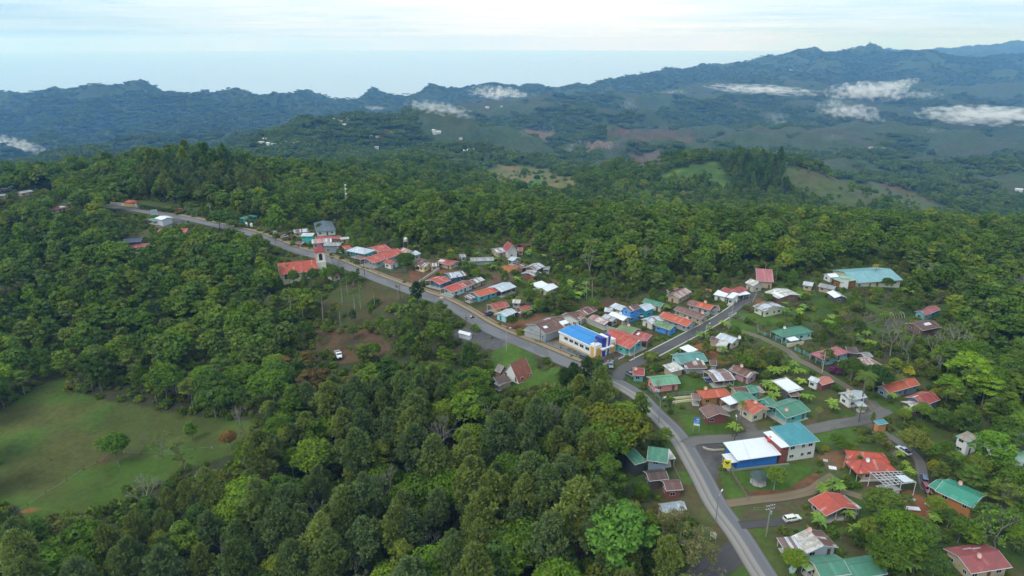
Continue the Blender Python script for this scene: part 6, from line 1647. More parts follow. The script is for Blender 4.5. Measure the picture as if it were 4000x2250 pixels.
b = MB(); b.box(-3, -2.6, -.2, .2, -.5, 3.4); b.build('gate_post', paint((.30, .10, .07)), e); b = MB(); b.box(2.6, 3, -.2, .2, -.5, 3.4); b.build('gate_post', paint((.30, .10, .07)), e)
b = MB(); b.box(-3.3, 3.3, -.4, .4, 3.4, 3.8); b.build('gate_beam', paint((.35, .13, .09)), e); b = MB(); b.box(-2.6, 2.6, -.05, .05, 0, 2.6); b.build('gate_panel', paint((.26, .07, .05)), e)
for i, x in enumerate((2070, 2140)):
    g = ground(*R('G', x, 690 if i else 680)); b = MB(); b.box(-.7, .7, -.7, .7, -.3, 2.2); b.prism([(-.9, -.9, 2.2), (.9, -.9, 2.2), (.9, .9, 2.2), (-.9, .9, 2.2)], [(-.2, -.2, 3.2), (.2, -.2, 3.2), (.2, .2, 3.2), (-.2, .2, 3.2)])
    o = b.build('gate_pillar', paint((.72, .72, .70)), None, g); tag(o, ('left' if i == 0 else 'right') + ' one of two white gate pillars above the road', 'gate pillar')
# poles and lamps
def pole(px, py, h, label, arms=0, lamp=False, col=(.36, .35, .32), ang=0.6):
    g = ground(px, py); e = empty('street_lamp' if lamp else 'utility_pole', g, label, 'street lamp' if lamp else 'utility pole', None, ang); m = paint(col, .8)
    b = MB(); b.tube((0, 0, -.6), (0, 0, h), .17, .11, 8); b.build('pole', m, e)
    for k in range(arms):
        b = MB(); z = h - .5 - k * 1.0; b.box(-1.3, 1.3, -.07, .07, z, z + .14); a = b.build('crossarm', m, e)
        b = MB()
        for x in (-1.15, -.5, .5, 1.15): b.lathe([(.0, 0), (.09, 0), (.11, .1), (.06, .2), (0, .22)], (x, 0, z + .14), 6)
        b.build('insulator', FRAME, a)
    if arms:
        b = MB(); b.lathe([(0, 0), (.28, 0), (.28, .9), (0, .95)], (.42, 0, h - 3.0), 10); b.build('transformer', G_MET, e) if arms > 1 else None
    if lamp:
        b = MB(); b.tube((0, 0, h - .3), (1.7, 0, h + .5), .06, .05, 6); b.build('lamp_arm', G_MET, e)
        b = MB(); b.prism([(1.5, -.17, h + .42), (2.4, -.14, h + .55), (2.4, .14, h + .55), (1.5, .17, h + .42)], [(1.5, -.12, h + .62), (2.4, -.08, h + .70), (2.4, .08, h + .70), (1.5, .12, h + .62)]); b.build('lamp_head', plain((.75, .76, .78)), e)
    return e
GL, DK = (.40, .39, .35), (.10, .08, .065)
pole(1978, 1371, 9.5, 'tall pale concrete lamp pole across the road from the workshop', 0, True, GL)
pole(2110, 1341, 7.5, 'dark wooden pole at the left corner of the blue roofed hall', 0, False, DK)
pole(2321, 1399, 8.0, 'wooden pole in front of the orange corner of the blue roofed hall', 1, False, (.30, .20, .10))
pole(2476, 1408, 7.5, 'slim grey pole by the carport of the wide red roof', 0, True, G_MET and (.34, .36, .37))
pole(2846, 1289, 8.5, 'grey pole with a transformer where the gravel lane leaves the side road', 2, False, (.34, .33, .30))
pole(2858, 1240, 7.5, 'thin lamp pole on the bend of the side road', 0, True)
pole(2795, 2041, 8.5, 'street lamp on the left side of the lower main road', 0, True, (.22, .22, .22), .9)
pole(2573, 1652, 8.5, 'street lamp on the inner side of the road bend above the pines', 0, True, (.30, .30, .30), .6)
pole(2867, 1735, 8.5, 'dark pole with a bright lamp between the grey lane and the white shop roof', 0, True, DK, 1.4)
pole(2992, 2096, 10, 'big pole with two crossarms near the bottom of the main road', 2, False, (.26, .24, .21), .3)
pole(3211, 1456, 9, 'pale pole beside the gravel lane in front of the purple bush', 0, False, (.45, .45, .40))
pole(3236, 1408, 9, 'dark leaning pole before the coral red roofed house', 0, False, DK)
pole(1424, 1074, 8, 'wooden pole on the pavement below the school', 1, False, DK)
pole(1510, 1056, 9, 'rusty pole inside the school fence', 0, False, (.22, .12, .09))
pole(1078, 955, 6, 'short dark pole on the left verge of the upper road', 0, False, DK)
pole(1179, 1002, 8, 'pale lamp pole left of the bell tower', 0, True, GL)
pole(1142, 955, 9, 'wooden pole beside the roadside stall', 1, False, (.28, .25, .2))
pole(1649, 1121, 7.5, 'dark pole where the two track ramp meets the road', 0, False, DK)
pole(1564, 1170, 8, 'dark pole on the lower verge beside the lone pine', 0, False, DK)
pole(420, 807, 9, 'thin pole at the top of the road near the white wall', 0, False, (.3, .28, .24))
pole(472, 805, 9, 'pole with crossarm just right of the white wall', 1, False, (.3, .28, .24))
pole(826, 859, 12, 'tall pole with two crossarms on the upper road verge', 2, False, (.32, .29, .24))
pole(877, 892, 10.5, 'street lamp on the upper road beyond the big round tree', 0, True, (.25, .24, .22))
pole(1813, 1194, 5, 'short pole at the entrance of the brown yard', 0, False, (.22, .16, .11))
pole(2755, 1322, 6, 'slim lamp pole on the verge of the side road', 0, True, (.5, .5, .5))
pole(3354, 1650, 7, 'thin dark pole on the edge of the grey lane below the white house', 0, False, DK)
pole(2310, 1230, 6, 'thin pole beside the moss green pavilion', 0, False, DK) if False else None
def cable(a, c, ha, hc, label):
    p, q_ = ground(*a), ground(*c); p = p + Vector((0, 0, ha)); q_ = q_ + Vector((0, 0, hc)); b = MB(); n = 14; pr = p
    for i in range(1, n + 1):
        t = i / n; z = p.lerp(q_, t); z.z -= 4 * t * (1 - t) * (p - q_).length * .03; b.tube(pr, z, .025, .025, 3, False); pr = z
    o = b.build('power_cable', DKG); tag(o, label, 'cable')
cable((2992, 2096), (2867, 1735), 9.5, 8, 'thin power cable from the big double crossarm pole to the shop pole')
cable((2992, 2096), (3150, 2450), 9.5, 9, 'thin power cable leaving the double crossarm pole towards the viewer')
cable((2867, 1735), (2573, 1652), 8, 8, 'thin power cable from the shop pole across the main road')
cable((2321, 1399), (2110, 1341), 7.6, 7.2, 'thin power cable along the front of the blue roofed hall')
# radio mast
g = ground(1357, 846); e = empty('radio_mast', g, 'slim white and grey lattice mast standing up from the wood', 'mast')
H_ = 24
for k in range(3):
    b = MB(); a = k * 2.094; b.tube((.45 * math.cos(a), .45 * math.sin(a), -.5), (.3 * math.cos(a), .3 * math.sin(a), H_), .07, .05, 4); b.build('mast_leg', plain((.6, .6, .6)), e)
b = MB()
for i in range(30):
    for k in range(3):
        a, c = k * 2.094, (k + 1) * 2.094; z = i * H_ / 30; b.tube((.42 * math.cos(a), .42 * math.sin(a), z), (.42 * math.cos(c), .42 * math.sin(c), z + H_ / 30), .03, .03, 3, False)
b.build('mast_bracing', plain((.6, .6, .6)), e)
for z in (23.5, 20.5, 17): b = MB(); b.lathe([(0, -.5), (.5, -.45), (.55, .0), (.5, .45), (0, .5)], (.5, 0, z), 10); b.build('antenna_drum', plain((.75, .75, .75)), e)
# signs
def sign(px, py, w, h, base, frame, label, parts, ang, name='sign'):
    g = ground(px, py); e = empty(name, g, label, 'sign', None, ang)
    for x in (-w / 2 + .1, w / 2 - .1): b = MB(); b.tube((x, .08, -.5), (x, .08, base + h), .06, .06, 6); b.build('sign_post', G_MET, e)
    b = MB(); b.box(-w / 2, w / 2, -.06, .06, base, base + h); bd = b.build('sign_board', plain(frame, .5), e)
    for nm, col, prs in parts:
        b = MB()
        for poly in prs: b.prism([(x, -.062, base + z) for x, z in poly], [(x, -.085, base + z) for x, z in poly])
        b.build(nm, plain(col, .5), bd)
def rect(x0, x1, z0, z1): return [(x0, z0), (x1, z0), (x1, z1), (x0, z1)]
import itertools
def dashes(x0, x1, z0, z1, n, rng):
    out = []; w = (x1 - x0) / n
    for i in range(n): a = x0 + i * w; out.append(rect(a, a + w * rng.uniform(.5, .8), z0, z1 - (z1 - z0) * (rng.random() < .3) * .3))
    return out
r0 = np.random.default_rng(3)
eag = [[(-.12, 1.35), (.12, 1.35), (.16, 1.9), (0, 2.35), (-.16, 1.9)], rect(-.28, .28, 1.32, 1.42)]
for sg in (-1, 1):
    for i, (x, z) in enumerate(((.3, 2.28), (.5, 2.42), (.7, 2.34), (.82, 2.1))): eag.append([(sg * .08, 1.55), (sg * (.22 + .02 * i), 1.5), (sg * x, z - .1), (sg * (x - .09), z)] if sg > 0 else [(sg * (x - .09), z), (sg * x, z - .1), (sg * (.22 + .02 * i), 1.5), (sg * .08, 1.55)])
sign(2836, 1846, 2.1, 2.8, 1.6, (.80, .70, .04), 'yellow upright sign with a dark winged emblem at the shop forecourt', [('emblem', (.09, .065, .01), eag), ('lettering', (.16, .12, .02), dashes(-.75, .75, .98, 1.2, 8, r0) + dashes(-.75, .35, .36, .48, 7, r0)), ('lettering', (.55, .50, .02), [rect(-.75, .75, .62, .72)])], -.25, 'shop_sign')
sign(2718, 1690, 2.0, 3.0, 2.6, (.05, .17, .50), 'blue upright sign with white lettering beside the dark red brown house', [('lettering', (.62, .74, .84), [rect(-.25, .05, 2.05, 2.6), rect(.15, .28, 2.0, 2.6), rect(.28, .6, 2.4, 2.6), rect(.45, .58, 1.95, 2.4)] + dashes(-.3, .7, 1.4, 1.8, 4, r0) + dashes(-.35, .6, .95, 1.2, 5, r0) + [rect(-.75, -.62, .9, 1.9)]), ('white_panel', (.72, .74, .76), [rect(-.95, .95, .05, .75)]), ('dark_band', (.06, .08, .14), [rect(-.1, .05, .75, 2.9)])], -.35, 'road_sign')
sign(604, 845, 4.5, 4.0, 1.0, (.42, .50, .54), 'pale grey blue billboard on the bend of the upper road', [('lettering', (.25, .33, .36), dashes(-1.8, 1.8, 2.2, 2.8, 6, r0))], .5, 'billboard')
sign(1076, 921, 2.6, 2.0, 1.4, (.62, .64, .64), 'small white sign by the parking patch on the upper road', [('lettering', (.3, .32, .32), dashes(-1, 1, .8, 1.2, 6, r0))], 0, 'road_sign')
sign(2565, 1545, 1.5, 1.0, 1.6, (.70, .70, .68), 'small white sign on the fence of the salmon pink house', [('lettering', (.3, .3, .3), dashes(-.6, .6, .35, .6, 5, r0))], -.2, 'sign')
sign(2783, 2116, 1.8, 1.6, 1.4, (.55, .56, .42), 'weathered diamond shaped sign on the grass left of the lower road', [('lettering', (.2, .2, .15), dashes(-.6, .6, .6, .9, 4, r0))], -.9, 'road_sign')
sign(1347, 988, 2.0, 1.8, .2, (.72, .72, .70), 'white board beside the road near the market hall', [('lettering', (.45, .45, .45), dashes(-.6, .6, .8, 1.1, 4, r0))], .3, 'notice_board')
# gazebo
g = ground(*R('I', 958, 1040)); e = empty('gazebo', g, 'small octagonal grey green gazebo on the round garden lawn', 'gazebo')
b = MB(); b.lathe([(0, 3.6), (1.1, 3.2), (2.6, 2.45), (2.65, 2.35), (0, 2.45)], n=8); b.build('roof', tin((.06, .10, .09), (), 0, rust=.1), e)
for k in range(8): b = MB(); a = k * .785 + .39; b.tube((2.2 * math.cos(a), 2.2 * math.sin(a), -.2), (2.2 * math.cos(a), 2.2 * math.sin(a), 2.6), .08, .08, 6); b.build('post', G_WOOD, e)
b = MB(); b.lathe([(0, .05), (2.4, .05), (2.45, -.4)], n=8); b.build('floor_slab', CONC, e)
# tanks
g = ground(*R('I', 1125, 455), 4.6); b = MB(); b.lathe([(0, 0), (.75, 0), (.78, .9), (.72, 1.25), (.35, 1.55), (.3, 1.7), (0, 1.72)], n=14); o = b.build('water_tank', plain((.60, .07, .06), .4), None, (g.x, g.y, g.z), True); tag(o, 'round red water tank on the roof of the blue walled shop', 'water tank')
g = ground(*R('S', 1830, 300)); e = empty('water_tank', g, 'white water tank on a metal stand behind the school', 'water tank')
b = MB(); b.lathe([(0, 5), (1.1, 5), (1.15, 6.4), (1.0, 6.9), (.4, 7.3), (0, 7.3)], n=14); b.build('tank', plain((.70, .68, .62)), e, None, True)
for x in (-1.3, 1.3):
    for y in (-1.3, 1.3): b = MB(); b.tube((x, y, -.4), (x, y, 6.4), .07, .07, 5); b.build('stand_leg', G_MET, e)
b = MB(); b.box(-1.4, 1.4, -1.4, 1.4, 4.85, 5.0); b.build('platform', G_MET, e)
# unfinished steel roof frame beside the block house
g = ground(*R('J', 660, 1110)); e = empty('steel_roof_frame', g, 'unfinished white steel roof frame over the block house yard', 'roof frame')
cor = [ground(*R('J', *p), 4.6) - g for p in ((370, 905), (810, 890), (1020, 1045), (590, 1095))]; SM = plain((.62, .64, .68), .4)
def bl(a, b_, u): return a.lerp(b_, u)
for i in range(8):
    t = i / 7; b = MB(); b.tube(bl(cor[0], cor[1], t), bl(cor[3], cor[2], t), .09, .09, 4); b.build('rafter', SM, e)
for i in range(6):
    t = i / 5; b = MB(); b.tube(bl(cor[0], cor[3], t) + Vector((0, 0, .16)), bl(cor[1], cor[2], t) + Vector((0, 0, .16)), .07, .07, 4); b.build('purlin', SM, e)
for c_ in cor + [bl(cor[3], cor[2], .5)]: b = MB(); b.tube((c_.x, c_.y, -1), c_, .10, .10, 6); b.build('column', SM, e)
b = MB(); slab(b, [bl(bl(cor[0], cor[1], u), bl(cor[3], cor[2], u), v) + Vector((0, 0, .26)) for u, v in ((.62, .95), (.95, .95), (.95, .35), (.62, .35))], .05); b.build('roof_sheet', tin((.66, .72, .76), (), 0, rust=0), e)
def lying(k, p, q_, w, col, label, name='metal_sheet', cat='sheet'):
    a, c = ground(*R(k, *p)), ground(*R(k, *q_)); d = Vector((c.x - a.x, c.y - a.y, 0)); s_ = Vector((d.y, -d.x, 0)).normalized() * w / 2; b = MB(); m_ = (a + c) / 2; z = float(zt(m_.x, m_.y))
    B_ = [a - s_, c - s_, c + s_, a + s_]; b.prism([Vector((v.x, v.y, z + .10)) for v in B_], [Vector((v.x, v.y, z + .30)) for v in B_]); o = b.build(name, plain(col, .5)); tag(o, label, cat)
lying('M', (850, 470), (1070, 505), 1.5, (.78, .78, .86), 'stack of bright white roof sheets on the red earth', 'sheet_stack')
lying('M', (848, 408), (965, 300), .4, (.60, .55, .50), 'long white beam lying across the red earth', 'beam', 'beam')
lying('M', (940, 345), (1010, 380), 1.2, (.55, .52, .42), 'pale board lying beside the long white beam', 'board', 'board')
lying('M', (1145, 410), (1205, 440), .8, (.50, .48, .40), 'small pale board by the hedge of the orange timber house', 'board', 'board')
lying('I', (1970, 830), (2080, 855), 1.6, (.72, .74, .74), 'white panel lying on the grass beside the sprawling red house', 'panel', 'panel')
lying('I', (1890, 730), (1955, 745), 1.2, (.45, .46, .44), 'grey board lying on the red earth bank', 'board', 'board')
lying('B', (440, 1165), (510, 1130), 2.0, (.48, .42, .32), 'pale concrete step at the pavement by the red roofed long house', 'step', 'step')
# hoop frames of a dismantled greenhouse
g = ground(*R('F', 1400, 880)); e = empty('greenhouse_frame', g, 'row of pale curved greenhouse hoops on the right lawn', 'greenhouse frame', None, .2)
for k in range(8):
    b = MB(); pr = None
    for i in range(9):
        a = math.pi * i / 8; p = (k * 1.4 - 4.5, 2.2 * math.cos(a), 2.3 * math.sin(a))
        if pr: b.tube(pr, p, .07, .07, 4, False)
        pr = p
    b.build('hoop', plain((.55, .58, .38)), e)
# plant tub
g = ground(*R('L', 712, 1405)); b = MB(); b.lathe([(0, 0), (.6, 0), (1.0, 1.3), (.9, 1.3), (.85, 1.1), (0, 1.1)], n=4); o = b.build('planter', paint((.45, .62, .58)), None, g); tag(o, 'pale turquoise square planter under a rounded green tree', 'planter')

# ---------------------------------------------------------------- vehicles
TYRE, CGL, LAMP, TAIL, CHR = plain((.02, .02, .02), .8), plain((.015, .018, .022), .08, .8), plain((.75, .75, .70), .2), plain((.35, .02, .02), .3), plain((.25, .25, .26), .3)
def carpaint(c):
    m, nt, out = newmat('car_paint'); p = princ(nt, out, c, .3, .5); p.inputs['Coat Weight'].default_value = .6; return m
def loft(b, secs):
    """closed cross-sections (lists of points) joined nose to tail"""
    for s0, s1 in zip(secs, secs[1:]):
        n = len(s0)
        for i in range(n): j = (i + 1) % n; b.poly([s0[i], s0[j], s1[j], s1[i]])
    b.poly(list(reversed(secs[0]))); b.poly(secs[-1])
def car_meshes(kind):
    Lc, Wc = (4.6, 1.75) if kind != 'pickup' else (5.1, 1.8)
    hb = .95; prof = dict(wagon=[(-2.25, .35, .85), (-2.2, .3, .98), (-1.2, .28, .98), (.8, .28, .96), (1.6, .28, .90), (2.2, .32, .78), (2.3, .4, .62)],
              suv=[(-2.25, .45, 1.05), (-2.15, .4, 1.15), (-1.0, .38, 1.15), (.9, .38, 1.12), (1.7, .38, 1.05), (2.2, .42, .95), (2.3, .5, .75)],
              pickup=[(-2.5, .5, 1.0), (-2.4, .45, 1.08), (-1.2, .42, 1.08), (.9, .42, 1.08), (1.8, .42, 1.0), (2.4, .45, .9), (2.5, .52, .72)])[kind]
    body = MB(); secs = []
    for x, z0, z1 in prof:
        w = Wc / 2 * (.93 if abs(x) > 2.1 else 1); secs.append([(x, -w * .94, z0), (x, -w, z0 + .2), (x, -w, z1 - .15), (x, -w * .90, z1), (x, w * .90, z1), (x, w, z1 - .15), (x, w, z0 + .2), (x, w * .94, z0)])
    loft(body, secs)
    top = dict(wagon=(-2.1, -1.85, .55, 1.15, .96, 1.45), suv=(-2.1, -1.95, .55, 1.05, 1.12, 1.78), pickup=(-.75, -.6, .65, 1.2, 1.06, 1.72))[kind]
    x0, x1, x2, x3, z0, z1 = top; w0, w1 = Wc / 2 * .88, Wc / 2 * .72
    gl = MB(); gl.prism([(x0, -w0, z0), (x3, -w0, z0), (x3, w0, z0), (x0, w0, z0)], [(x1, -w1, z1 - .05), (x2, -w1, z1 - .05), (x2, w1, z1 - .05), (x1, w1, z1 - .05)])
    rf = MB(); rf.prism([(x1 - .04, -w1 - .03, z1 - .05), (x2 + .04, -w1 - .03, z1 - .05), (x2 + .04, w1 + .03, z1 - .05), (x1 - .04, w1 + .03, z1 - .05)], [(x1 + .05, -w1 + .06, z1 + .03), (x2 - .05, -w1 + .06, z1 + .03), (x2 - .05, w1 - .06, z1 + .03), (x1 + .05, w1 - .06, z1 + .03)])
    for sx, tx in ((x0, x1), (x3, x2), ((x0 + x3) / 2 - .2, (x1 + x2) / 2)):
        for sg in (-1, 1): rf.tube((sx, sg * (w0 + .01), z0), (tx, sg * (w1 + .01), z1 - .03), .045, .045, 4)
    wh = MB(); wh.tube((0, -.12, 0), (0, .12, 0), .35, .35, 14); rim = MB(); rim.tube((0, -.13, 0), (0, .13, 0), .2, .2, 10)
    lm = MB(); lm.box(-.04, .04, -.18, .18, -.08, .08)
    return body, gl, rf, wh, rim, lm, Lc, Wc, (prof[-1][0], prof[-2][2] - .12), (prof[0][0], prof[1][2] - .15), kind
CM = {}
def car(px, py, ang, kind, col, label, s=1.0, hdg=None):
    if kind not in CM:
        q = car_meshes(kind); CM[kind] = (q, q[3].mesh('wheel', TYRE), q[4].mesh('rim', CHR), q[5].mesh('headlight', LAMP), q[5].mesh('tail_light', TAIL), q[1].mesh('windows', CGL))
    q, wm, rm, hm, tm, gm = CM[kind]; g = ground(px, py)
    if hdg is not None: h = ground(*hdg); ang = math.atan2(h.y - g.y, h.x - g.x)
    nm = {'wagon': 'parked_car', 'suv': 'parked_car', 'pickup': 'pickup_truck'}[kind]
    e = empty(nm, (g.x, g.y, g.z + .12), label, 'car' if kind != 'pickup' else 'pickup', None, ang); e.scale = (s, s, s); pm = carpaint(col)
    q[0].build('body', pm, e); obj('windows', gm, e); q[2].build('car_roof', pm, e)
    for x in (-1.45, 1.4):
        for sg in (-1, 1): o = obj('wheel', wm, e, (x, sg * (q[7] / 2 - .08), .34)); obj('rim', rm, o)
    for sg in (-1, 1): obj('headlight', hm, e, (q[8][0] - .02, sg * .6, q[8][1])); obj('tail_light', tm, e, (q[9][0] + .0, sg * .65, q[9][1]))
    if kind == 'pickup':
        b = MB(); b.box(-2.35, -.85, -.78, .78, 1.05, 1.10); b.build('cargo_bed', TYRE, e)
    FOOT.append([(g.x - 2, g.y - 2), (g.x + 2, g.y - 2), (g.x + 2, g.y + 2), (g.x - 2, g.y + 2)])
car(3092, 2033, 0, 'wagon', (.72, .71, .64), 'white estate car parked on the grass above the dark drive', 1.05, (3130, 2027))
car(2435, 1368, 0, 'suv', (.28, .28, .28), 'grey car under the carport of the wide red roof', 1, (2452, 1374))
car(2386, 1432, 0, 'pickup', (.16, .22, .27), 'grey blue pickup parked beside the hall gate', 1, (2388, 1450))
car(2284, 1405, 0, 'suv', (.05, .08, .12), 'dark blue car half hidden behind the pine below the hall', 1, (2300, 1411))
car(2502, 1236, 0, 'wagon', (.70, .72, .74), 'white car parked beside the teal blue house', 1, (2510, 1246))
car(1911, 1231, 0, 'suv', (.06, .08, .13), 'dark blue off-road car in front of the orange yellow house', 1.05, (1932, 1223))
car(1113, 929, 0, 'suv', (.62, .60, .55), 'whitish off-road car on the patch above the upper road', 1.1, (1130, 924))
car(3609, 1880, 0, 'suv', (.10, .14, .22), 'dark blue off-road car on the drive beside the green roofed timber house', 1.05, (3605, 1860))
car(3618, 1915, 0, 'wagon', (.22, .05, .06), 'maroon car just below the dark blue off-road car', 1, (3628, 1934))
car(3741, 1752, 0, 'pickup', (.20, .035, .04), 'dark red pickup beside the white two storey house', 1, (3756, 1768))
car(3528, 1768, 0, 'pickup', (.62, .66, .68), 'white pickup half under the brownish garden tree', 1, (3510, 1755))
car(2012, 1028, 0, 'wagon', (.66, .68, .70), 'white car under the grey blue garage roof on the hill', 1, (2030, 1024))
car(2908, 1164, 0, 'wagon', (.22, .22, .21), 'dark silver car in front of the long white carport', 1, (2890, 1170))
car(2772, 1492, 0, 'suv', (.12, .18, .30), 'blue car under the striped yard roof', .95, (2790, 1488))
car(2462, 1470, 0, 'pickup', (.16, .18, .20), 'grey pickup beside the rusty red roof at the junction', 1, (2478, 1478))
# flatbed truck
g = ground(1322, 1392); h = ground(1330, 1412); e = empty('flatbed_truck', (g.x, g.y, g.z + .1), 'white cab flatbed lorry parked on the red earth', 'truck', None, math.atan2(h.y - g.y, h.x - g.x))
tp = carpaint((.72, .73, .78)); b = MB()
def sec(x, w, z0, z1): return [(x, -w, z0), (x, -w, z1 - .1), (x, -w * .9, z1), (x, w * .9, z1), (x, w, z1 - .1), (x, w, z0)]
loft(b, [sec(1.5, 1.15, .7, 2.6), sec(1.6, 1.18, .7, 2.75), sec(2.6, 1.18, .7, 2.7), sec(2.95, 1.15, .7, 1.95), sec(4.0, 1.0, .75, 1.6), sec(4.2, .95, .8, 1.35)]); b.build('cab', tp, e)
b = MB(); b.prism([(2.66, -1.02, 2.55), (2.66, 1.02, 2.55), (2.93, 1.05, 2.0), (2.93, -1.05, 2.0)], [(2.74, -1.02, 2.6), (2.74, 1.02, 2.6), (3.0, 1.05, 2.03), (3.0, -1.05, 2.03)]); b.build('windscreen', CGL, e)
b = MB(); b.box(-3.8, 1.35, -1.25, 1.25, 1.15, 1.32); b.build('cargo_bed', paint((.34, .27, .24)), e); b = MB(); b.box(1.2, 1.35, -1.2, 1.2, 1.3, 2.9); b.build('headboard', plain((.06, .05, .10)), e)
b = MB(); b.box(-3.7, 3.9, -.45, .45, .7, .95); b.build('chassis', TYRE, e)
b = MB(); b.tube((0, -.16, 0), (0, .16, 0), .5, .5, 14); wm = b.mesh('wheel', TYRE)
for x in (-2.7, 3.0):
    for sg in (-1, 1): obj('wheel', wm, e, (x, sg * 1.0, .5))
for sg in (-1, 1): b = MB(); b.box(4.15, 4.24, sg * .7 - .15, sg * .7 + .15, .95, 1.15); b.build('headlight', LAMP, e)
b = MB(); b.box(4.2, 4.3, -.5, .5, .85, 1.25); b.build('grille', TYRE, e)

# ---------------------------------------------------------------- people
def person(px, py, rz, label, shirt, trousers, seat=None, stride=.0):
    g = ground(px, py); me = bpy.data.meshes.new('person')
    s = stride
    if seat: pts = [(0, 0, .92), (0, 0, 1.12), (.02, 0, 1.32), (.04, 0, 1.46), (.08, 0, 1.53), (.10, 0, 1.66), (.10, 0, 1.76)]; hipz = .9
    else: pts = [(0, 0, .95), (0, 0, 1.12), (0, 0, 1.30), (0, 0, 1.44), (0, 0, 1.52), (.02, 0, 1.62), (.02, 0, 1.73)]
    rad = [.15, .13, .15, .12, .055, .095, .07]; E = [(i, i + 1) for i in range(6)]
    for sg in (-1, 1):
        i = len(pts)
        if seat: leg = [(.05, sg * .13, .88), (.42, sg * .20, .86), (.34, sg * .20, .46), (.48, sg * .20, .42)]
        else: leg = [(0, sg * .10, .90), (sg * s * .5, sg * .11, .50), (sg * s, sg * .11, .08), (sg * s + .14, sg * .11, .04)]
        pts += leg; rad += [.10, .075, .05, .04]; E += [(0, i), (i, i + 1), (i + 1, i + 2), (i + 2, i + 3)]
        i = len(pts)
        if seat: arm = [(.04, sg * .20, 1.40), (.22, sg * .28, 1.18), (.46, sg * .26, 1.12), (.54, sg * .25, 1.11)]
        else: arm = [(0, sg * .20, 1.41), (-.02, sg * .25, 1.12), (.06, sg * .25, .88), (.08, sg * .24, .78)]
        pts += arm; rad += [.065, .05, .036, .034]; E += [(3, i), (i, i + 1), (i + 1, i + 2), (i + 2, i + 3)]
    me.from_pydata(pts, E, []); m, nt, out = newmat('person_clothes'); sp = nt.nodes.new('ShaderNodeSeparateXYZ'); L(nt, coords(nt, 'Object'), sp.inputs[0])
    col = ramp(nt, mth(nt, 'DIVIDE', sp.outputs[2], 1.8), [(0, (.03, .03, .03)), (.05, trousers), (.53, shirt), (.835, (.28, .15, .10)), (.935, (.02, .015, .012))], 'CONSTANT'); princ(nt, out, col, .8, .2)
    me.materials.append(m); o = obj('person', me, None, (g.x, g.y, g.z + .12)); tag(o, label, 'person'); o.rotation_euler = (0, 0, rz)
    md = o.modifiers.new('skin', 'SKIN')
    for v, r_ in zip(me.skin_vertices[0].data if me.skin_vertices else [], rad): v.radius = (r_, r_)
    if me.skin_vertices: me.skin_vertices[0].data[0].use_root = True
    o.modifiers.new('smooth', 'SUBSURF').levels = 1; return o
def skin_fix():
    pass
person(1917, 1241, 1.2, 'person in dark clothes standing beside the dark blue off-road car', (.03, .03, .035), (.02, .02, .025), None, .05)
person(1821, 1251, 2.2, 'person in grey walking along the middle of the main road', (.10, .10, .10), (.05, .05, .05), None, .28)
g = ground(1846, 1244); h = ground(1862, 1240); a = math.atan2(h.y - g.y, h.x - g.x)
person(1846, 1244, a, 'motorcycle rider in brown jacket at the pavement edge', (.16, .10, .07), (.04, .04, .05), True)
e = empty('motorcycle', (g.x, g.y, g.z + .12), 'dark motorcycle with a white box stopped by the pavement', 'motorcycle', None, a)
for x in (-.65, .72): b = MB(); b.tube((x, -.06, .31), (x, .06, .31), .31, .31, 14); b.build('wheel', TYRE, e)
b = MB(); loft(b, [[(x, -w, z0), (x, -w, z1), (x, w, z1), (x, w, z0)] for x, w, z0, z1 in ((-.6, .08, .45, .72), (-.1, .14, .35, .80), (.3, .15, .35, .92), (.5, .08, .6, .95))]); b.build('body', TYRE, e)
b = MB(); b.tube((.72, 0, .31), (.45, 0, 1.0), .04, .04, 6); b.tube((.45, -.35, 1.08), (.45, .35, 1.08), .025, .025, 5); b.build('handlebar', CHR, e)
b = MB(); b.box(-1.0, -.55, -.28, .28, .80, 1.25); b.build('carrier_box', plain((.8, .78, .76)), e)

# ================================================================ village planting
FOOTA = [np.array(f) for f in FOOT]; FC = np.array([f.mean(0) for f in FOOTA]); FRr = np.array([np.max(np.linalg.norm(f - f.mean(0), axis=1)) for f in FOOTA])
def infoot(x, y, m):
    d = np.hypot(FC[:, 0] - x, FC[:, 1] - y); c = np.where(d < FRr + m)[0]
    for i in c:
        f = FOOTA[i]; cen_ = f.mean(0); s_ = 1 + m / max(FRr[i], 1) * 1.3; g_ = cen_ + (f - cen_) * s_
        if inpoly([x], [y], [tuple(p) for p in g_])[0]: return True
    return False
KB = np.array(KEEP)
ROADPX = [np.array([[float(v) for v in project(p.x, p.y, float(zt(p.x, p.y)))] for p in l[::2]]) for l, w in ROADS]
def hides(x, y, z, H, r):
    pts = [(0, .35), (0, .7), (0, 1), (r * .7, .65), (-r * .7, .65)]
    for dx, f in pts:
        px, py = project(x + dx, y, z + H * f); px = float(px); py = float(py)
        m = (KB[:, 4] > y) & (px > KB[:, 0] + 2) & (px < KB[:, 1] - 2) & (py > KB[:, 2] + 3) & (py < KB[:, 3] - 4)
        if m.any(): return True
        for A in ROADPX:
            d = np.hypot(A[:, 0] - px, (A[:, 1] - py) * 1.3)
            if d.min() < 14: return True
    return False
def V(k, p, kind, H, label, col=None, group=None, wide=1.0):
    g = ground(*R(k, *p)); return plant(kind, g.x, g.y, H, label, group, col, None, wide)
V('', (1586, 1054), 'dome', 10, 'dense round tree in front of the school rooms', (.026, .055, .014), None, 1.25)
V('', (860, 905), 'dome', 15, 'big round dark tree on the lower side of the upper road', (.032, .070, .014), None, 1.5)
V('', (2063, 1192), 'dome', 9, 'rounded tree between the white cottage and the workshop', (.040, .074, .016), None, 1.1)
V('', (2150, 1216), 'tall', 9.5, 'broad bushy tree left of the banana grove behind the workshop', (.042, .070, .020), None, 1.5)
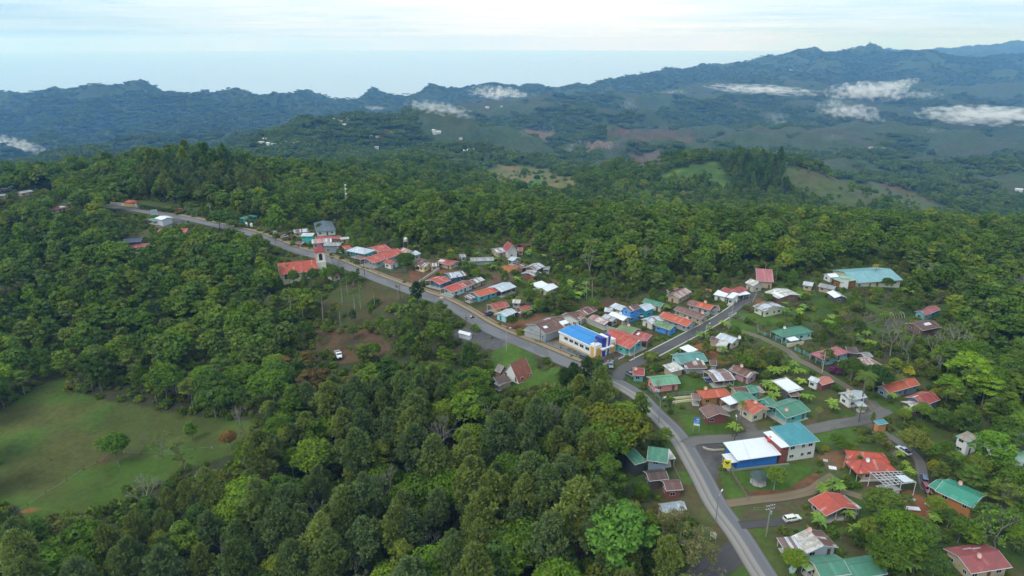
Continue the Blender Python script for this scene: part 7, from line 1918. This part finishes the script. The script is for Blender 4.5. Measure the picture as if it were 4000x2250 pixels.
V('', (2200, 1222), 'tall', 8.5, 'second bushy tree just right of the broad one behind the workshop', (.044, .068, .020), None, 1.4)
V('', (2000, 1285), 'dome', 6.5, 'low rounded tree on the brown plot by the pavement', (.030, .056, .018), None, 1.2)
V('', (1632, 1200), 'pine', 13, 'single dark pine standing close to the main road', (.024, .055, .022), None, 1.15)
for i, (x, y, h) in enumerate(((2238, 1522, 10.5), (2290, 1506, 11), (2330, 1514, 10), (2360, 1530, 9), (2200, 1535, 10))):
    V('', (x, y), 'pine', h, 'dark pine in the small clump just below the road junction', (.030, .062, .018), 'pines below the road junction', 1.2)
V('', (2350, 1498), 'palm', 7, 'palm beside the road mouth at the junction')
V('', (2541, 1432), 'palm', 5, 'low palm beside the hedge of the side road')
V('', (2545, 1400), 'shrub', 2.5, 'clipped bush beside the side road', (.05, .08, .02), None, 2)
V('', (2312, 1186), 'slimpalm', 12, 'tall slim palm rising behind the banana grove')
V('', (2291, 1172), 'slimpalm', 11, 'slightly shorter slim palm left of the tallest slim palm')
V('', (2279, 1056), 'palm', 9, 'palm at the wood edge above the centre of the village')
V('', (2400, 1080), 'slimpalm', 9, 'slim palm at the wood edge right of the wood edge palm')
V('', (1133, 1116), 'slimpalm', 12, 'dark palm directly in front of the church roof', (.05, .06, .025))
V('', (1101, 1114), 'slimpalm', 10.5, 'left one of the dark palms before the church roof', (.05, .06, .025))
V('', (1304, 1044), 'palm', 6, 'small palm on the verge between church and road')
V('', (1324, 1048), 'palm', 4.5, 'lower small palm right of the verge palm', (.07, .10, .03))
V('', (1867, 1086), 'palm', 6, 'wide palm above the steel blue house', (.07, .09, .03), None, 1.3)
V('', (3413, 1100), 'palm', 9, 'yellowish fan palm in front of the grey teal school', (.13, .12, .04))
V('', (3283, 1262), 'palm', 5.5, 'palm with drooping yellow fronds on the right slope', (.10, .11, .04), None, 1.3)
V('', (3362, 1588), 'palm', 12, 'tall palm leaning over the white house', None, None, 1.1)
V('', (3324, 1604), 'palm', 5.5, 'yellowish low palm at the corner of the white house', (.10, .12, .035))
V('', (3500, 1530), 'palm', 7, 'palm behind the bright orange roofed house', (.06, .08, .03))
V('', (2892, 1648), 'palm', 7, 'palm between the dark red brown house and the cream house')
V('', (2984, 1103), 'slimpalm', 11, 'slim palm in front of the steep dusty pink roof')
V('', (3030, 1098), 'slimpalm', 9, 'slim palm right of the steep dusty pink roof')
V('', (3354, 1640), 'palm', 5, 'young palm on the edge of the grey lane')
V('', (3190, 1635), 'palm', 4, 'low spreading palm by the stepped green roof', (.07, .09, .03), None, 1.3)
V('', (3405, 1660), 'tall', 5, 'narrow young tree at the grey lane fork', (.07, .11, .03), None, .6)
V('', (3262, 1459), 'shrub', 3.2, 'purple flowering bush beside the gravel lane', (.07, .028, .09), None, 1.1)
V('', (3542, 1486), 'dome', 6, 'bright yellow leafed tree above the bright orange roof', (.16, .18, .02), None, .9)
V('', (3485, 1472), 'layer', 8.5, 'yellow green tree with a pale trunk behind the dark round tree', (.09, .14, .02), None, .9)
V('', (3412, 1530), 'dome', 10.5, 'very dark dense tree beside the bright orange roof', (.022, .052, .018), None, 1.35)
V('', (3322, 1488), 'dome', 9, 'large green tree right of the purple flowering bush', (.034, .068, .016), None, 1.2)
for i, (x, y, h, w_) in enumerate(((3371, 1312, 10, 1.1), (3477, 1390, 17, 1), (3510, 1362, 12, 1), (3553, 1350, 11, 1), (3635, 1436, 14, 1), (3700, 1450, 17, 1.1), (3668, 1500, 11, 1), (3543, 1430, 13, 1.1), (3590, 1300, 10, 1), (3444, 1350, 10, 1))):
    V('', (x, y), 'bare', h, 'pale leafless tree in the group between the school wood and the orange roof', (1, 1, 1), 'pale bare trees on the right slope', w_)
V('', (3758, 1560), 'layer', 19, 'tall bright green layered tree at the right wood edge', (.085, .16, .02), None, 1.3)
V('', (3830, 1600), 'layer', 15, 'bright green tree just right of the tallest layered tree', (.080, .15, .02), None, 1.3)
V('', (3690, 1590), 'layer', 13, 'bright green tree in front of the tallest layered tree', (.070, .14, .02), None, 1.2)
V('', (2418, 2290), 'tall', 24, 'tall vivid green tree at the pine stand edge near the lower road', (.042, .100, .022), None, 1.25)
V('', (2385, 1790), 'dome', 17, 'golden green domed tree inside the road bend', (.056, .076, .014), None, 1.45)
V('', (2460, 1720), 'dome', 10, 'green tree right of the golden domed tree', (.034, .075, .018), None, 1.2)
V('', (2300, 1640), 'tall', 14, 'dark leafy tree above the golden domed tree', (.028, .060, .020), None, 1.4)
for i, (x, y, h) in enumerate(((2620, 2200, 12), (2560, 2240, 13), (2690, 2190, 10), (2660, 2290, 12), (2740, 2260, 8), (2610, 2110, 9), (2500, 2150, 11))):
    V('', (x, y), 'sparse', h, 'thin grey green tree with open twigs beside the lower main road', (.070, .085, .036), 'thin grey trees left of the lower road', 1.2)
V('', (3445, 2260), 'dome', 11, 'rounded green tree in front of the big green roof', (.042, .082, .016), None, 1.2)
V('', (3500, 2172), 'dome', 13, 'upright vivid green tree behind the big green roof', (.060, .125, .018), None, .95)
V('', (3445, 2044), 'dome', 10, 'broad tree above the vivid green one on the garden slope', (.045, .080, .020), None, 1.4)
V('', (3418, 2110), 'layer', 9, 'open tree with a pale trunk on the garden slope', (.040, .076, .024), None, 1.0)
V('', (3094, 2240), 'dome', 6.5, 'yellow green rounded tree above the turquoise planter', (.070, .12, .018), None, 1.1)
V('', (3023, 1915), 'dome', 7.5, 'single clipped tree on the round garden lawn', (.058, .105, .022), None, .95)
V('', (3559, 1782), 'dome', 9, 'brownish green rounded tree right of the red tiled roof', (.060, .080, .022), None, 1.35)
V('', (3620, 1800), 'dome', 7, 'green tree behind the brownish green rounded tree', (.040, .085, .018), None, 1.2)
V('', (3845, 1860), 'tall', 15, 'big bright green tree over the very long pale green roof', (.055, .12, .018), None, 1.6)
V('', (3640, 1860), 'dome', 5.5, 'yellow green bush tree by the dark blue off-road car', (.10, .13, .03), None, 1.0)
V('', (2880, 1705), 'banana', 5, 'banana clump beside the bright lamp pole')
V('', (2560, 1556), 'bare', 7, 'small crooked bare tree in front of the salmon pink house', (1, 1, 1))
V('', (465, 1810), 'dome', 12, 'lone round green tree in the middle of the left pasture', (.048, .105, .018), None, 1.15)
V('', (408, 1790), 'layer', 9, 'light feathery tree touching the lone pasture tree', (.070, .12, .03), None, .9)
V('', (752, 1720), 'tall', 8, 'small green tree on the upper edge of the pasture', (.050, .098, .018), None, 1.2)
V('', (640, 1790), 'sparse', 10, 'thin open tree by the pasture fence line', (.06, .085, .03))
V('', (730, 1850), 'sparse', 13, 'larger thin open tree right of the pasture fence line', (.055, .080, .028), None, 1.2)
V('', (560, 1760), 'bare', 5, 'small grey bare tree on the pasture', (1, 1, 1))
V('', (475, 1850), 'bare', 5, 'low grey bare bush tree on the lower pasture', (1, 1, 1))
V('', (960, 1720), 'bare', 13, 'forked bare tree at the right tip of the pasture', (1, 1, 1))
V('', (900, 1760), 'dome', 8, 'brown leafed small tree at the right tip of the pasture', (.10, .075, .03), None, 1.0)
for i, (x, y, h) in enumerate(((1262, 1250, 15), (1337, 1185, 13), (1357, 1148, 10), (1386, 1215, 12), (1410, 1208, 14), (1464, 1197, 11), (1330, 1268, 10), (1185, 1243, 13), (1145, 1275, 16), (1228, 1225, 12), (1555, 1170, 8))):
    V('', (x, y), 'slender', h, 'slender tree with pale bare trunk on the slope below the church', None, 'slender pale trunks below the church', 1.1)
for i, (x, y, h, c_) in enumerate(((1195, 1232, 9, (.09, .12, .025)), (1225, 1228, 8, (.10, .12, .02)), (1300, 1262, 8, (.06, .08, .035)), (1380, 1262, 7, (.03, .06, .03)), (1448, 1240, 5, (.04, .07, .02)))):
    V('', (x, y), 'tall', h, ('yellow green', 'second yellow green', 'dull olive', 'dark bluish', 'small dark')[i] + ' tree on the slope below the church', c_, None, 1.0)
for i, (x, y, h) in enumerate(((1195, 1140, 11), (1150, 1128, 11), (1228, 1122, 11), (1270, 1118, 10.5), (1300, 1110, 10), (1055, 1130, 15), (1340, 1105, 9), (1085, 1150, 9), (1160, 1145, 7), (1030, 1110, 12), (1380, 1115, 8), (1235, 1135, 6), (1400, 1090, 6))):
    V('', (x, y), 'dome' if i % 3 else 'tall', h, 'green tree standing close around the church walls', (.050, .10, .018) if i % 2 else (.040, .078, .02), 'trees close around the church', .85)
for i, (x, y, h) in enumerate(((1560, 1300, 9), (1620, 1270, 11), (1680, 1290, 10), (1720, 1260, 11), (1600, 1330, 8), (1540, 1340, 8), (1650, 1330, 7), (1760, 1300, 8))):
    V('', (x, y), 'layer' if i % 2 else 'sparse', h, 'open feathery tree between the lone pine and the tent garage', (.050, .080, .030), 'open trees above the tent garage', 1.1)
for i, (x, y, h, sc_) in enumerate(((3740, 2120, 8, 1.2), (3790, 2150, 8, 1.2), (3850, 2080, 9, 1.2), (3900, 2010, 10, 1.2), (3950, 1950, 11, 1.3), (3990, 2060, 10, 1.2), (3960, 2150, 8, 1.1), (3700, 2060, 6, 1.2), (3640, 2010, 6, 1.1), (3850, 1960, 7, 1.1),
        (3590, 2150, 9, 1.2), (3560, 2230, 9, 1.3), (3640, 2260, 8, 1.2), (3380, 2120, 8, 1.2), (3420, 2180, 7, 1.2), (3930, 1800, 12, 1.3), (3980, 1730, 12, 1.2), (3880, 1760, 9, 1.2), (3800, 1880, 9, 1.2), (3720, 1850, 8, 1.1), (3690, 1800, 7, 1.1),
        (3610, 1720, 5, 1.2), (3780, 1680, 7, 1.2), (3860, 1650, 8, 1.2), (3940, 1660, 9, 1.2), (3680, 1660, 6, 1.2), (3600, 1640, 6, 1.2), (3760, 1620, 8, 1.1), (3530, 1650, 5, 1.1), (3350, 1835, 5, 1.1), (3290, 1770, 5, 1.2), (3330, 1790, 4, 1.2))):
    V('', (x, y), ('dome', 'tall', 'dome', 'layer')[i % 4], h, 'leafy tree crowding the gardens at the lower right of the village', ((.040, .080, .018), (.055, .105, .018), (.034, .068, .020), (.070, .11, .022), (.045, .09, .016))[i % 5], 'trees between the lower right houses', sc_)
for i, (x, y, h) in enumerate(((2890, 1400, 5), (2930, 1420, 6), (2975, 1410, 6), (3010, 1440, 7), (3040, 1410, 5), (2960, 1450, 5), (3060, 1450, 5), (2760, 1450, 3), (2690, 1440, 3), (2590, 1450, 3.5))):
    V('', (x, y), 'dome' if i % 2 else 'tall', h, 'rounded garden tree between the gravel lane and the lilac house', ((.040, .070, .022), (.060, .085, .026), (.075, .10, .02))[i % 3], 'garden trees below the gravel lane', 1.3)
for i, (x, y, h) in enumerate(((3000, 1180, 4.5), (2790, 1125, 8), (2760, 1175, 6), (2720, 1190, 4), (2690, 1120, 6), (2620, 1160, 5), (2500, 1140, 6), (2430, 1150, 6), (2380, 1125, 7), (2560, 1120, 8), (2350, 1160, 5), (2100, 1100, 6), (2060, 1060, 4), (1960, 1080, 5), (1820, 1060, 6), (1760, 1030, 6), (1700, 990, 6), (1470, 930, 7), (1400, 925, 7), (1330, 905, 7), (1500, 960, 5), (1250, 905, 6), (1060, 880, 8), (980, 880, 7), (900, 850, 8))):
    V('', (x, y), ('dome', 'tall', 'layer')[i % 3], h, 'leafy tree along the back edge of the village houses', ((.045, .085, .020), (.060, .10, .020), (.038, .072, .020))[i % 3], 'trees behind the village houses', 1.15)
for i, (x, y, h) in enumerate(((1270, 1310, 6), (1330, 1310, 5), (1380, 1325, 6), (1440, 1305, 7), (1490, 1320, 5), (1530, 1310, 7), (1250, 1350, 5), (1400, 1400, 6), (1460, 1415, 9), (1420, 1430, 10), (1520, 1400, 9))):
    V('', (x, y), ('tall', 'sparse', 'dome')[i % 3], h, 'small tree or bush on the red bank above the parked lorry', ((.06, .10, .022), (.050, .075, .03), (.042, .078, .02))[i % 3], 'bushes around the lorry yard', 1.2)
GP = [(k, p) for k, ps in (('C', [(1110, 330), (1160, 290), (1200, 340), (1230, 260), (1260, 400), (1310, 300), (1330, 430), (1370, 350), (1280, 470), (1180, 420), (1080, 300), (1400, 300), (1560, 520), (820, 370), (590, 690), (660, 640)]),
      ('B', [(1720, 520), (1780, 470), (1840, 560), (1700, 570), (1900, 600), (2020, 680), (2120, 740), (2240, 780), (2160, 1020), (2220, 1080), (2320, 1120), (2420, 1060), (2480, 1150), (2300, 1010), (860, 700), (950, 560), (1100, 700), (1180, 760), (1230, 640), (1500, 930), (80, 470)]),
      ('E', [(1420, 790), (1500, 860), (1560, 900), (1640, 830), (1680, 900), (1560, 960), (1740, 870), (1800, 860), (1900, 780), (2020, 1000), (1750, 600), (1850, 560), (1880, 640), (1470, 960), (840, 330), (500, 110), (1560, 640), (1480, 600)]),
      ('F', [(470, 1010), (520, 1090), (560, 1150), (620, 1040), (660, 1110), (580, 970), (500, 940), (170, 800), (60, 610), (100, 860), (900, 1260), (1010, 1210), (1090, 1300), (860, 1190), (1140, 1330), (1600, 560), (1680, 590)]),
      ('D', [(2460, 620), (2250, 730), (2290, 870), (2480, 880), (1330, 1030), (1200, 1090), (540, 800), (590, 800), (450, 1080)]),
      ('L', [(1060, 750), (1120, 700), (1100, 290), (1180, 270), (1270, 270), (1320, 260), (1600, 880), (1650, 840), (1450, 620), (2290, 1430), (2480, 1360), (2250, 1300)]),
      ('M', [(1290, 660), (1340, 740), (1420, 660), (1230, 640), (1480, 720), (980, 1380), (830, 1300), (1100, 1400), (1760, 1430), (2350, 760)]), ('H', [(2150, 800), (1950, 1040), (2260, 1050), (860, 920), (960, 980), (1700, 780), (1000, 380)]), ('J', [(860, 120), (1180, 130), (900, 900), (960, 980), (740, 700)])) for p in ps]
for k, p in GP:
    V(k, p, 'banana', RNG.uniform(3.2, 4.4), 'banana plant with large arching leaves in the gardens between the houses', None, 'banana plants between the houses', 1.15)

def fill():
    rng = np.random.default_rng(99); nb = 0; ns = 0; cnt = dict(tree=0, palm=0, shrub=0, ban=0)
    poly = MAINV
    X, Y = jitter_grid(118, 500, 2.7, rng, .95); Z = zt(X, Y); px, py = project(X, Y, Z)
    zoneR = [(3560, 1190), (3760, 1190), (4100, 1300), (4100, 2260), (3700, 2260), (3560, 2000), (3750, 1900), (3560, 1800), (3700, 1650), (3620, 1500), (3500, 1440), (3560, 1320)]
    m = (inpoly(px, py, poly) | ((px > 3500) & (py > 1200) & (py < 2300) & (px < 4150)))
    X, Y, Z, px, py = [a[m] for a in (X, Y, Z, px, py)]
    lawn = np.zeros(len(X), bool)
    for pl, c1, c2, wl, st in PATCH[10:]:
        if c1 in (G1,): continue
        lawn |= inpoly(px, py, pl)
    order = rng.permutation(len(X)); placed = []
    f = fbm(X, Y, 26, 3, 19); small = []
    dens = inpoly(px, py, zoneR)
    for i in order:
        x, y, z = X[i], Y[i], Z[i]
        if infoot(x, y, .8) or onroad(x, y, 1.4): continue
        u = rng.random()
        if lawn[i] and u < .82: continue
        back = py[i] < 1180 - max(0, 2900 - px[i]) * .02
        big = dens[i] or (f[i] > .52)
        pt = .34 if dens[i] else (.20 if big else .08)
        if u < pt:
            H_ = rng.uniform(6, 12) if dens[i] else rng.uniform(3.5, 8); r = 2.4 if not dens[i] else 3.6
            if any((x - a) ** 2 + (y - b_) ** 2 < (r + c_) ** 2 * .8 for a, b_, c_ in placed): continue
            if (hides(x, y, z, H_, r) and rng.random() > .06) or infoot(x, y, 2.0) or onroad(x, y, 2.6):
                small.append((x, y, z, rng.uniform(.5, 1.2))); continue
            kind = rng.choice(['dome', 'tall', 'layer', 'sparse', 'dome', 'tall'])
            placed.append((x, y, r))
            if NTREE.get('broadleaf_tree', 0) >= 298 and kind != 'sparse': EXTRA.append((x, y, z, H_, kind)); continue
            cnt['tree'] += 1
            if px[i] > 3600 and rng.random() < .35: c_ = (.075, .135, .020)
            else: c_ = [(.045, .088, .018), (.036, .070, .018), (.060, .10, .020), (.070, .085, .025), (.034, .060, .020), (.052, .110, .020)][rng.integers(6)]
            plant(kind, x, y, H_, 'leafy garden tree among the village houses' if not dens[i] else 'leafy tree in the wood on the right side of the village', 'garden trees among the houses' if not dens[i] else 'trees right of the village', c_, None, 1.15)
        elif u < pt + .18:
            H_ = rng.uniform(1.0, 2.8)
            if hides(x, y, z, H_ * .8, .8): small.append((x, y, z, rng.uniform(.4, .9))); continue
            if cnt['shrub'] < 285 and rng.random() < .6:
                cnt['shrub'] += 1; c_ = [(.038, .076, .016), (.056, .098, .018), (.046, .070, .020), (.085, .12, .022), (.034, .062, .018), (.12, .13, .02), (.07, .06, .03)][rng.integers(7)]
                plant('shrub', x, y, H_, 'bushy green shrub in the gardens and hedges of the village', 'garden shrubs', c_, None, rng.uniform(.9, 1.3))
            else: small.append((x, y, z, H_ / 1.7))
        elif u < pt + .20 and cnt['palm'] < 26 and not dens[i]:
            if hides(x, y, z, 5, 1): continue
            cnt['palm'] += 1; plant('palm', x, y, rng.uniform(3.5, 6.5), 'small palm in a village garden', 'small garden palms')
        elif u < pt + .50: small.append((x, y, z, rng.uniform(.3, .8) * (1 if big else .7)))
    print('fill', cnt, len(small), 'extra', len(EXTRA))
    return small
EXTRA = []
SMALL = fill()
def undergrowth():
    rng = np.random.default_rng(31)
    P = [(x, y, z) for x, y, z, s in SMALL]; S = [s for *_, s in SMALL]
    # shrub layer under and between the near trees, and rough bushes on the banks
    X, Y = jitter_grid(95, 600, 3.1, rng, .95); Z = zt(X, Y); px, py = project(X, Y, Z); f = fbm(X, Y, 18, 3, 61)
    bad = (px < -100) | (px > 4100) | (py > 2400)
    for q in (PASTURE, TRUCKSEE, SHEDLOT, ALAWN): bad |= inpoly(px, py, q)
    vil = inpoly(px, py, MAINV); cs = inpoly(px, py, CHSLOPE); ty = inpoly(px, py, TRUCKY)
    u = rng.random(len(X)); keep = ~bad & ~vil & (np.where(cs | ty, (f > .60) & (u < .25), u < .62))
    rX, rY, rZ = X[keep], Y[keep], Z[keep]
    for x, y, z, fl in zip(rX, rY, rZ, f[keep]):
        if onroad(x, y, 1.6) or infoot(x, y, .8): continue
        sz = rng.uniform(.5, 1.5) * (.7 + fl)
        if hides(x, y, z, sz * 1.7, sz): sz *= .4
        P.append((x, y, z)); S.append(sz)
    src = []
    for i in range(4):
        V_, F_, T_ = crown_dome(rng, 1.3, 1.9, -.3, 9, 34, .34, (.36, .52)); src.append(mesh_np('bush', V_, F_, [M_UND], {'tone': T_}))
    scatter('undergrowth', P, S, rng.integers(0, 4, len(P)), src, 'low bushes and weeds covering banks, verges and forest floor')
    # a few bushes on the pasture and far hillside clearings
    P = []; S = []
    x, y = jitter_grid(150, 260, 5, rng, .9); z = zt(x, y); px, py = project(x, y, z); m = inpoly(px, py, PASTURE) & (rng.random(len(x)) < .14)
    P += list(zip(x[m], y[m], z[m] - .05)); S += list(rng.uniform(.08, .28, m.sum()))
    x, y = jitter_grid(700, 1700, 16, rng, .8); v, c = visible_at(x, y); m = (c > .5) & v & (rng.random(len(x)) < .10)
    P += list(zip(x[m], y[m], zt(x[m], y[m]))); S += list(rng.uniform(1.2, 3.0, m.sum()))
    scatter('weeds', P, S, rng.integers(0, 4, len(P)), src, 'scattered weeds and tufts on the grazing land')
    if EXTRA:
        src2 = [mesh_np('mass_crown', *crown_dome(rng, 5.6, 8.5, 7, 46, 60, .7)[:2], [M_FOR], {'tone': np.full(46 * 60 * 4 + 7 * 60 * 4, .5)})] if False else []
        V_, F_, T_ = crown_dome(rng, 5.8, 8.5, 6, 46, 70, .62); src2.append(mesh_np('mass_crown', V_, F_, [M_FOR], {'tone': T_}))
        V_, F_, T_ = crown_tall(rng, 4.6, 11, 4, 46, 66, .56); src2.append(mesh_np('mass_crown', V_, F_, [M_FOR], {'tone': T_}))
        V_, F_, T_ = crown_layer(rng, 5.6, 6, 9, 36, 70, .5); src2.append(mesh_np('mass_crown', V_, F_, [M_FOR], {'tone': T_}))
        scatter('edge_trees', [(x, y, z) for x, y, z, *_ in EXTRA], [h / 16 * 1.15 for *_, h, k in EXTRA], [dict(dome=0, tall=1, layer=2).get(k, 1) for *_, k in EXTRA], src2, 'further trees of the wood that crowds the right side of the village')
undergrowth()
# hedge along the upper road
hp = spline([R('G', 560, 425), R('G', 700, 440), R('G', 860, 462), R('G', 1055, 490)], 1.6); Vs, Fs, Ts = [], [], []; o = 0
cen = [(p.x + RNG.uniform(-.3, .3), p.y + 2.0 + RNG.uniform(-.3, .3), float(zt(p.x, p.y)) + h_) for p in offs(hp, 3.0) for h_ in (1.2, 2.6)]
V_, F_, T_ = leafcloud(np.random.default_rng(4), cen, np.full(len(cen), 1.35), 60, .5, .9); c0 = Vector(cen[0]); c0.z -= 1.2
hd = obj('hedge', mesh_np('hedge', V_ - np.array(c0), F_, [M_LEAF], {'tone': T_ * .6}), None, c0); hd.color = (.028, .056, .014, 1); tag(hd, 'long clipped dark green hedge beside the upper road', 'hedge')

# ================================================================ fog banks lying in the valleys
def fogmat(dens, seed, thr):
    m, nt, out = newmat('fog'); tcd = coords(nt, 'Object')
    ln = nt.nodes.new('ShaderNodeVectorMath'); ln.operation = 'LENGTH'; L(nt, tcd, ln.inputs[0])
    fall = mth(nt, 'SUBTRACT', 1.0, mth(nt, 'MULTIPLY', ln.outputs['Value'], 1.0), clamp=True)
    mp = nt.nodes.new('ShaderNodeMapping'); mp.inputs['Scale'].default_value = (6.5, 3.0, 2.2); mp.inputs['Location'].default_value = (seed * 3.7, seed * 1.3, seed); L(nt, tcd, mp.inputs[0])
    n = noise(nt, mp.outputs[0], 1.1, 5, .58)
    d = mth(nt, 'SUBTRACT', mth(nt, 'ADD', mth(nt, 'MULTIPLY', n, 2.3), mth(nt, 'MULTIPLY', fall, .50)), thr + .62, clamp=True)
    d = mth(nt, 'MULTIPLY', d, dens * 6)
    v = nt.nodes.new('ShaderNodeVolumePrincipled'); v.inputs['Color'].default_value = (.97, .98, 1, 1); v.inputs['Absorption Color'].default_value = (1, 1, 1, 1); L(nt, d, v.inputs['Density']); L(nt, v.outputs[0], out.inputs['Volume']); return m
FOGS = [(1960, 372, 210, 44, .016, .70, 'bright fog bank lying along the distant ridge in the centre', 6), (1720, 428, 220, 40, .014, .68, 'fog streaming out of the side valley behind the hamlet ridge', 10), (1455, 424, 90, 14, .010, .66, 'thin fog wisp left of the hamlet ridge', 0),
        (60, 572, 200, 44, .016, .66, 'fog at the far left behind the near wooded hill', 14), (230, 592, 110, 20, .006, .74, 'faint mist in the gap right of the far left fog', 0), (2980, 352, 360, 26, .014, .70, 'long thin fog streak below the big mountain', 3),
        (3390, 362, 260, 56, .016, .68, 'thick white fog in the valley under the mountain', 0), (3490, 338, 150, 26, .014, .66, 'fog arm rising to the right of the thick valley fog', -14), (3320, 442, 220, 56, .013, .72, 'puffy fog below the thick valley fog', 8),
        (3860, 455, 440, 54, .018, .66, 'large white fog bank at the right frame edge', 2), (3250, 405, 70, 40, .010, .74, 'small fog puff left above the puffy fog', 0), (3040, 474, 110, 50, .005, .80, 'faint mist patch over the brown hills', 25),
        (2455, 414, 70, 44, .006, .76, 'small faint mist puff in the middle distance', 0), (2232, 582, 120, 50, .006, .76, 'slanting mist patch over the brown pasture', -25), (2385, 572, 110, 46, .004, .78, 'faint mist patch right of the slanting one', 0),
        (2520, 562, 80, 36, .004, .78, 'last faint mist puff in the row above the green hill', 0), (3250, 540, 90, 36, .004, .80, 'faint mist over the rolling land', 0), (2625, 362, 100, 18, .007, .74, 'thin mist on the saddle of the mountain foot', 0), (3600, 374, 150, 32, .006, .76, 'faint mist right of the thick valley fog', 0), (3640, 512, 90, 30, .005, .78, 'small mist puff under the large right fog bank', 0), (2010, 600, 80, 36, .004, .80, 'thin mist on the slope left of the brown pasture', 0)]
for i, (x, y, w_, h_, dn, th_, lb, rot) in enumerate(FOGS):
    g = ground(x, y + h_ * .35); mpp = math.hypot(g.y, CAMZ - g.z) / FOC
    b = MB(); b.lathe([(0, -1), (.5, -.87), (.87, -.5), (1, 0), (.87, .5), (.5, .87), (0, 1)], n=16)
    o = b.build('fog_bank', fogmat(dn * FOGK * .75, i + 1, th_), None, (g.x, g.y, g.z + h_ * .38 * mpp)); sx, sz = w_ * .68 * mpp, h_ * .74 * mpp
    o.scale = (sx, sx * .45, sz); o.rotation_euler = (0, math.radians(rot), 0); tag(o, lb, 'fog')
print('all', round(time.time() - T0, 1), NTREE, 'objects', len(bpy.data.objects))
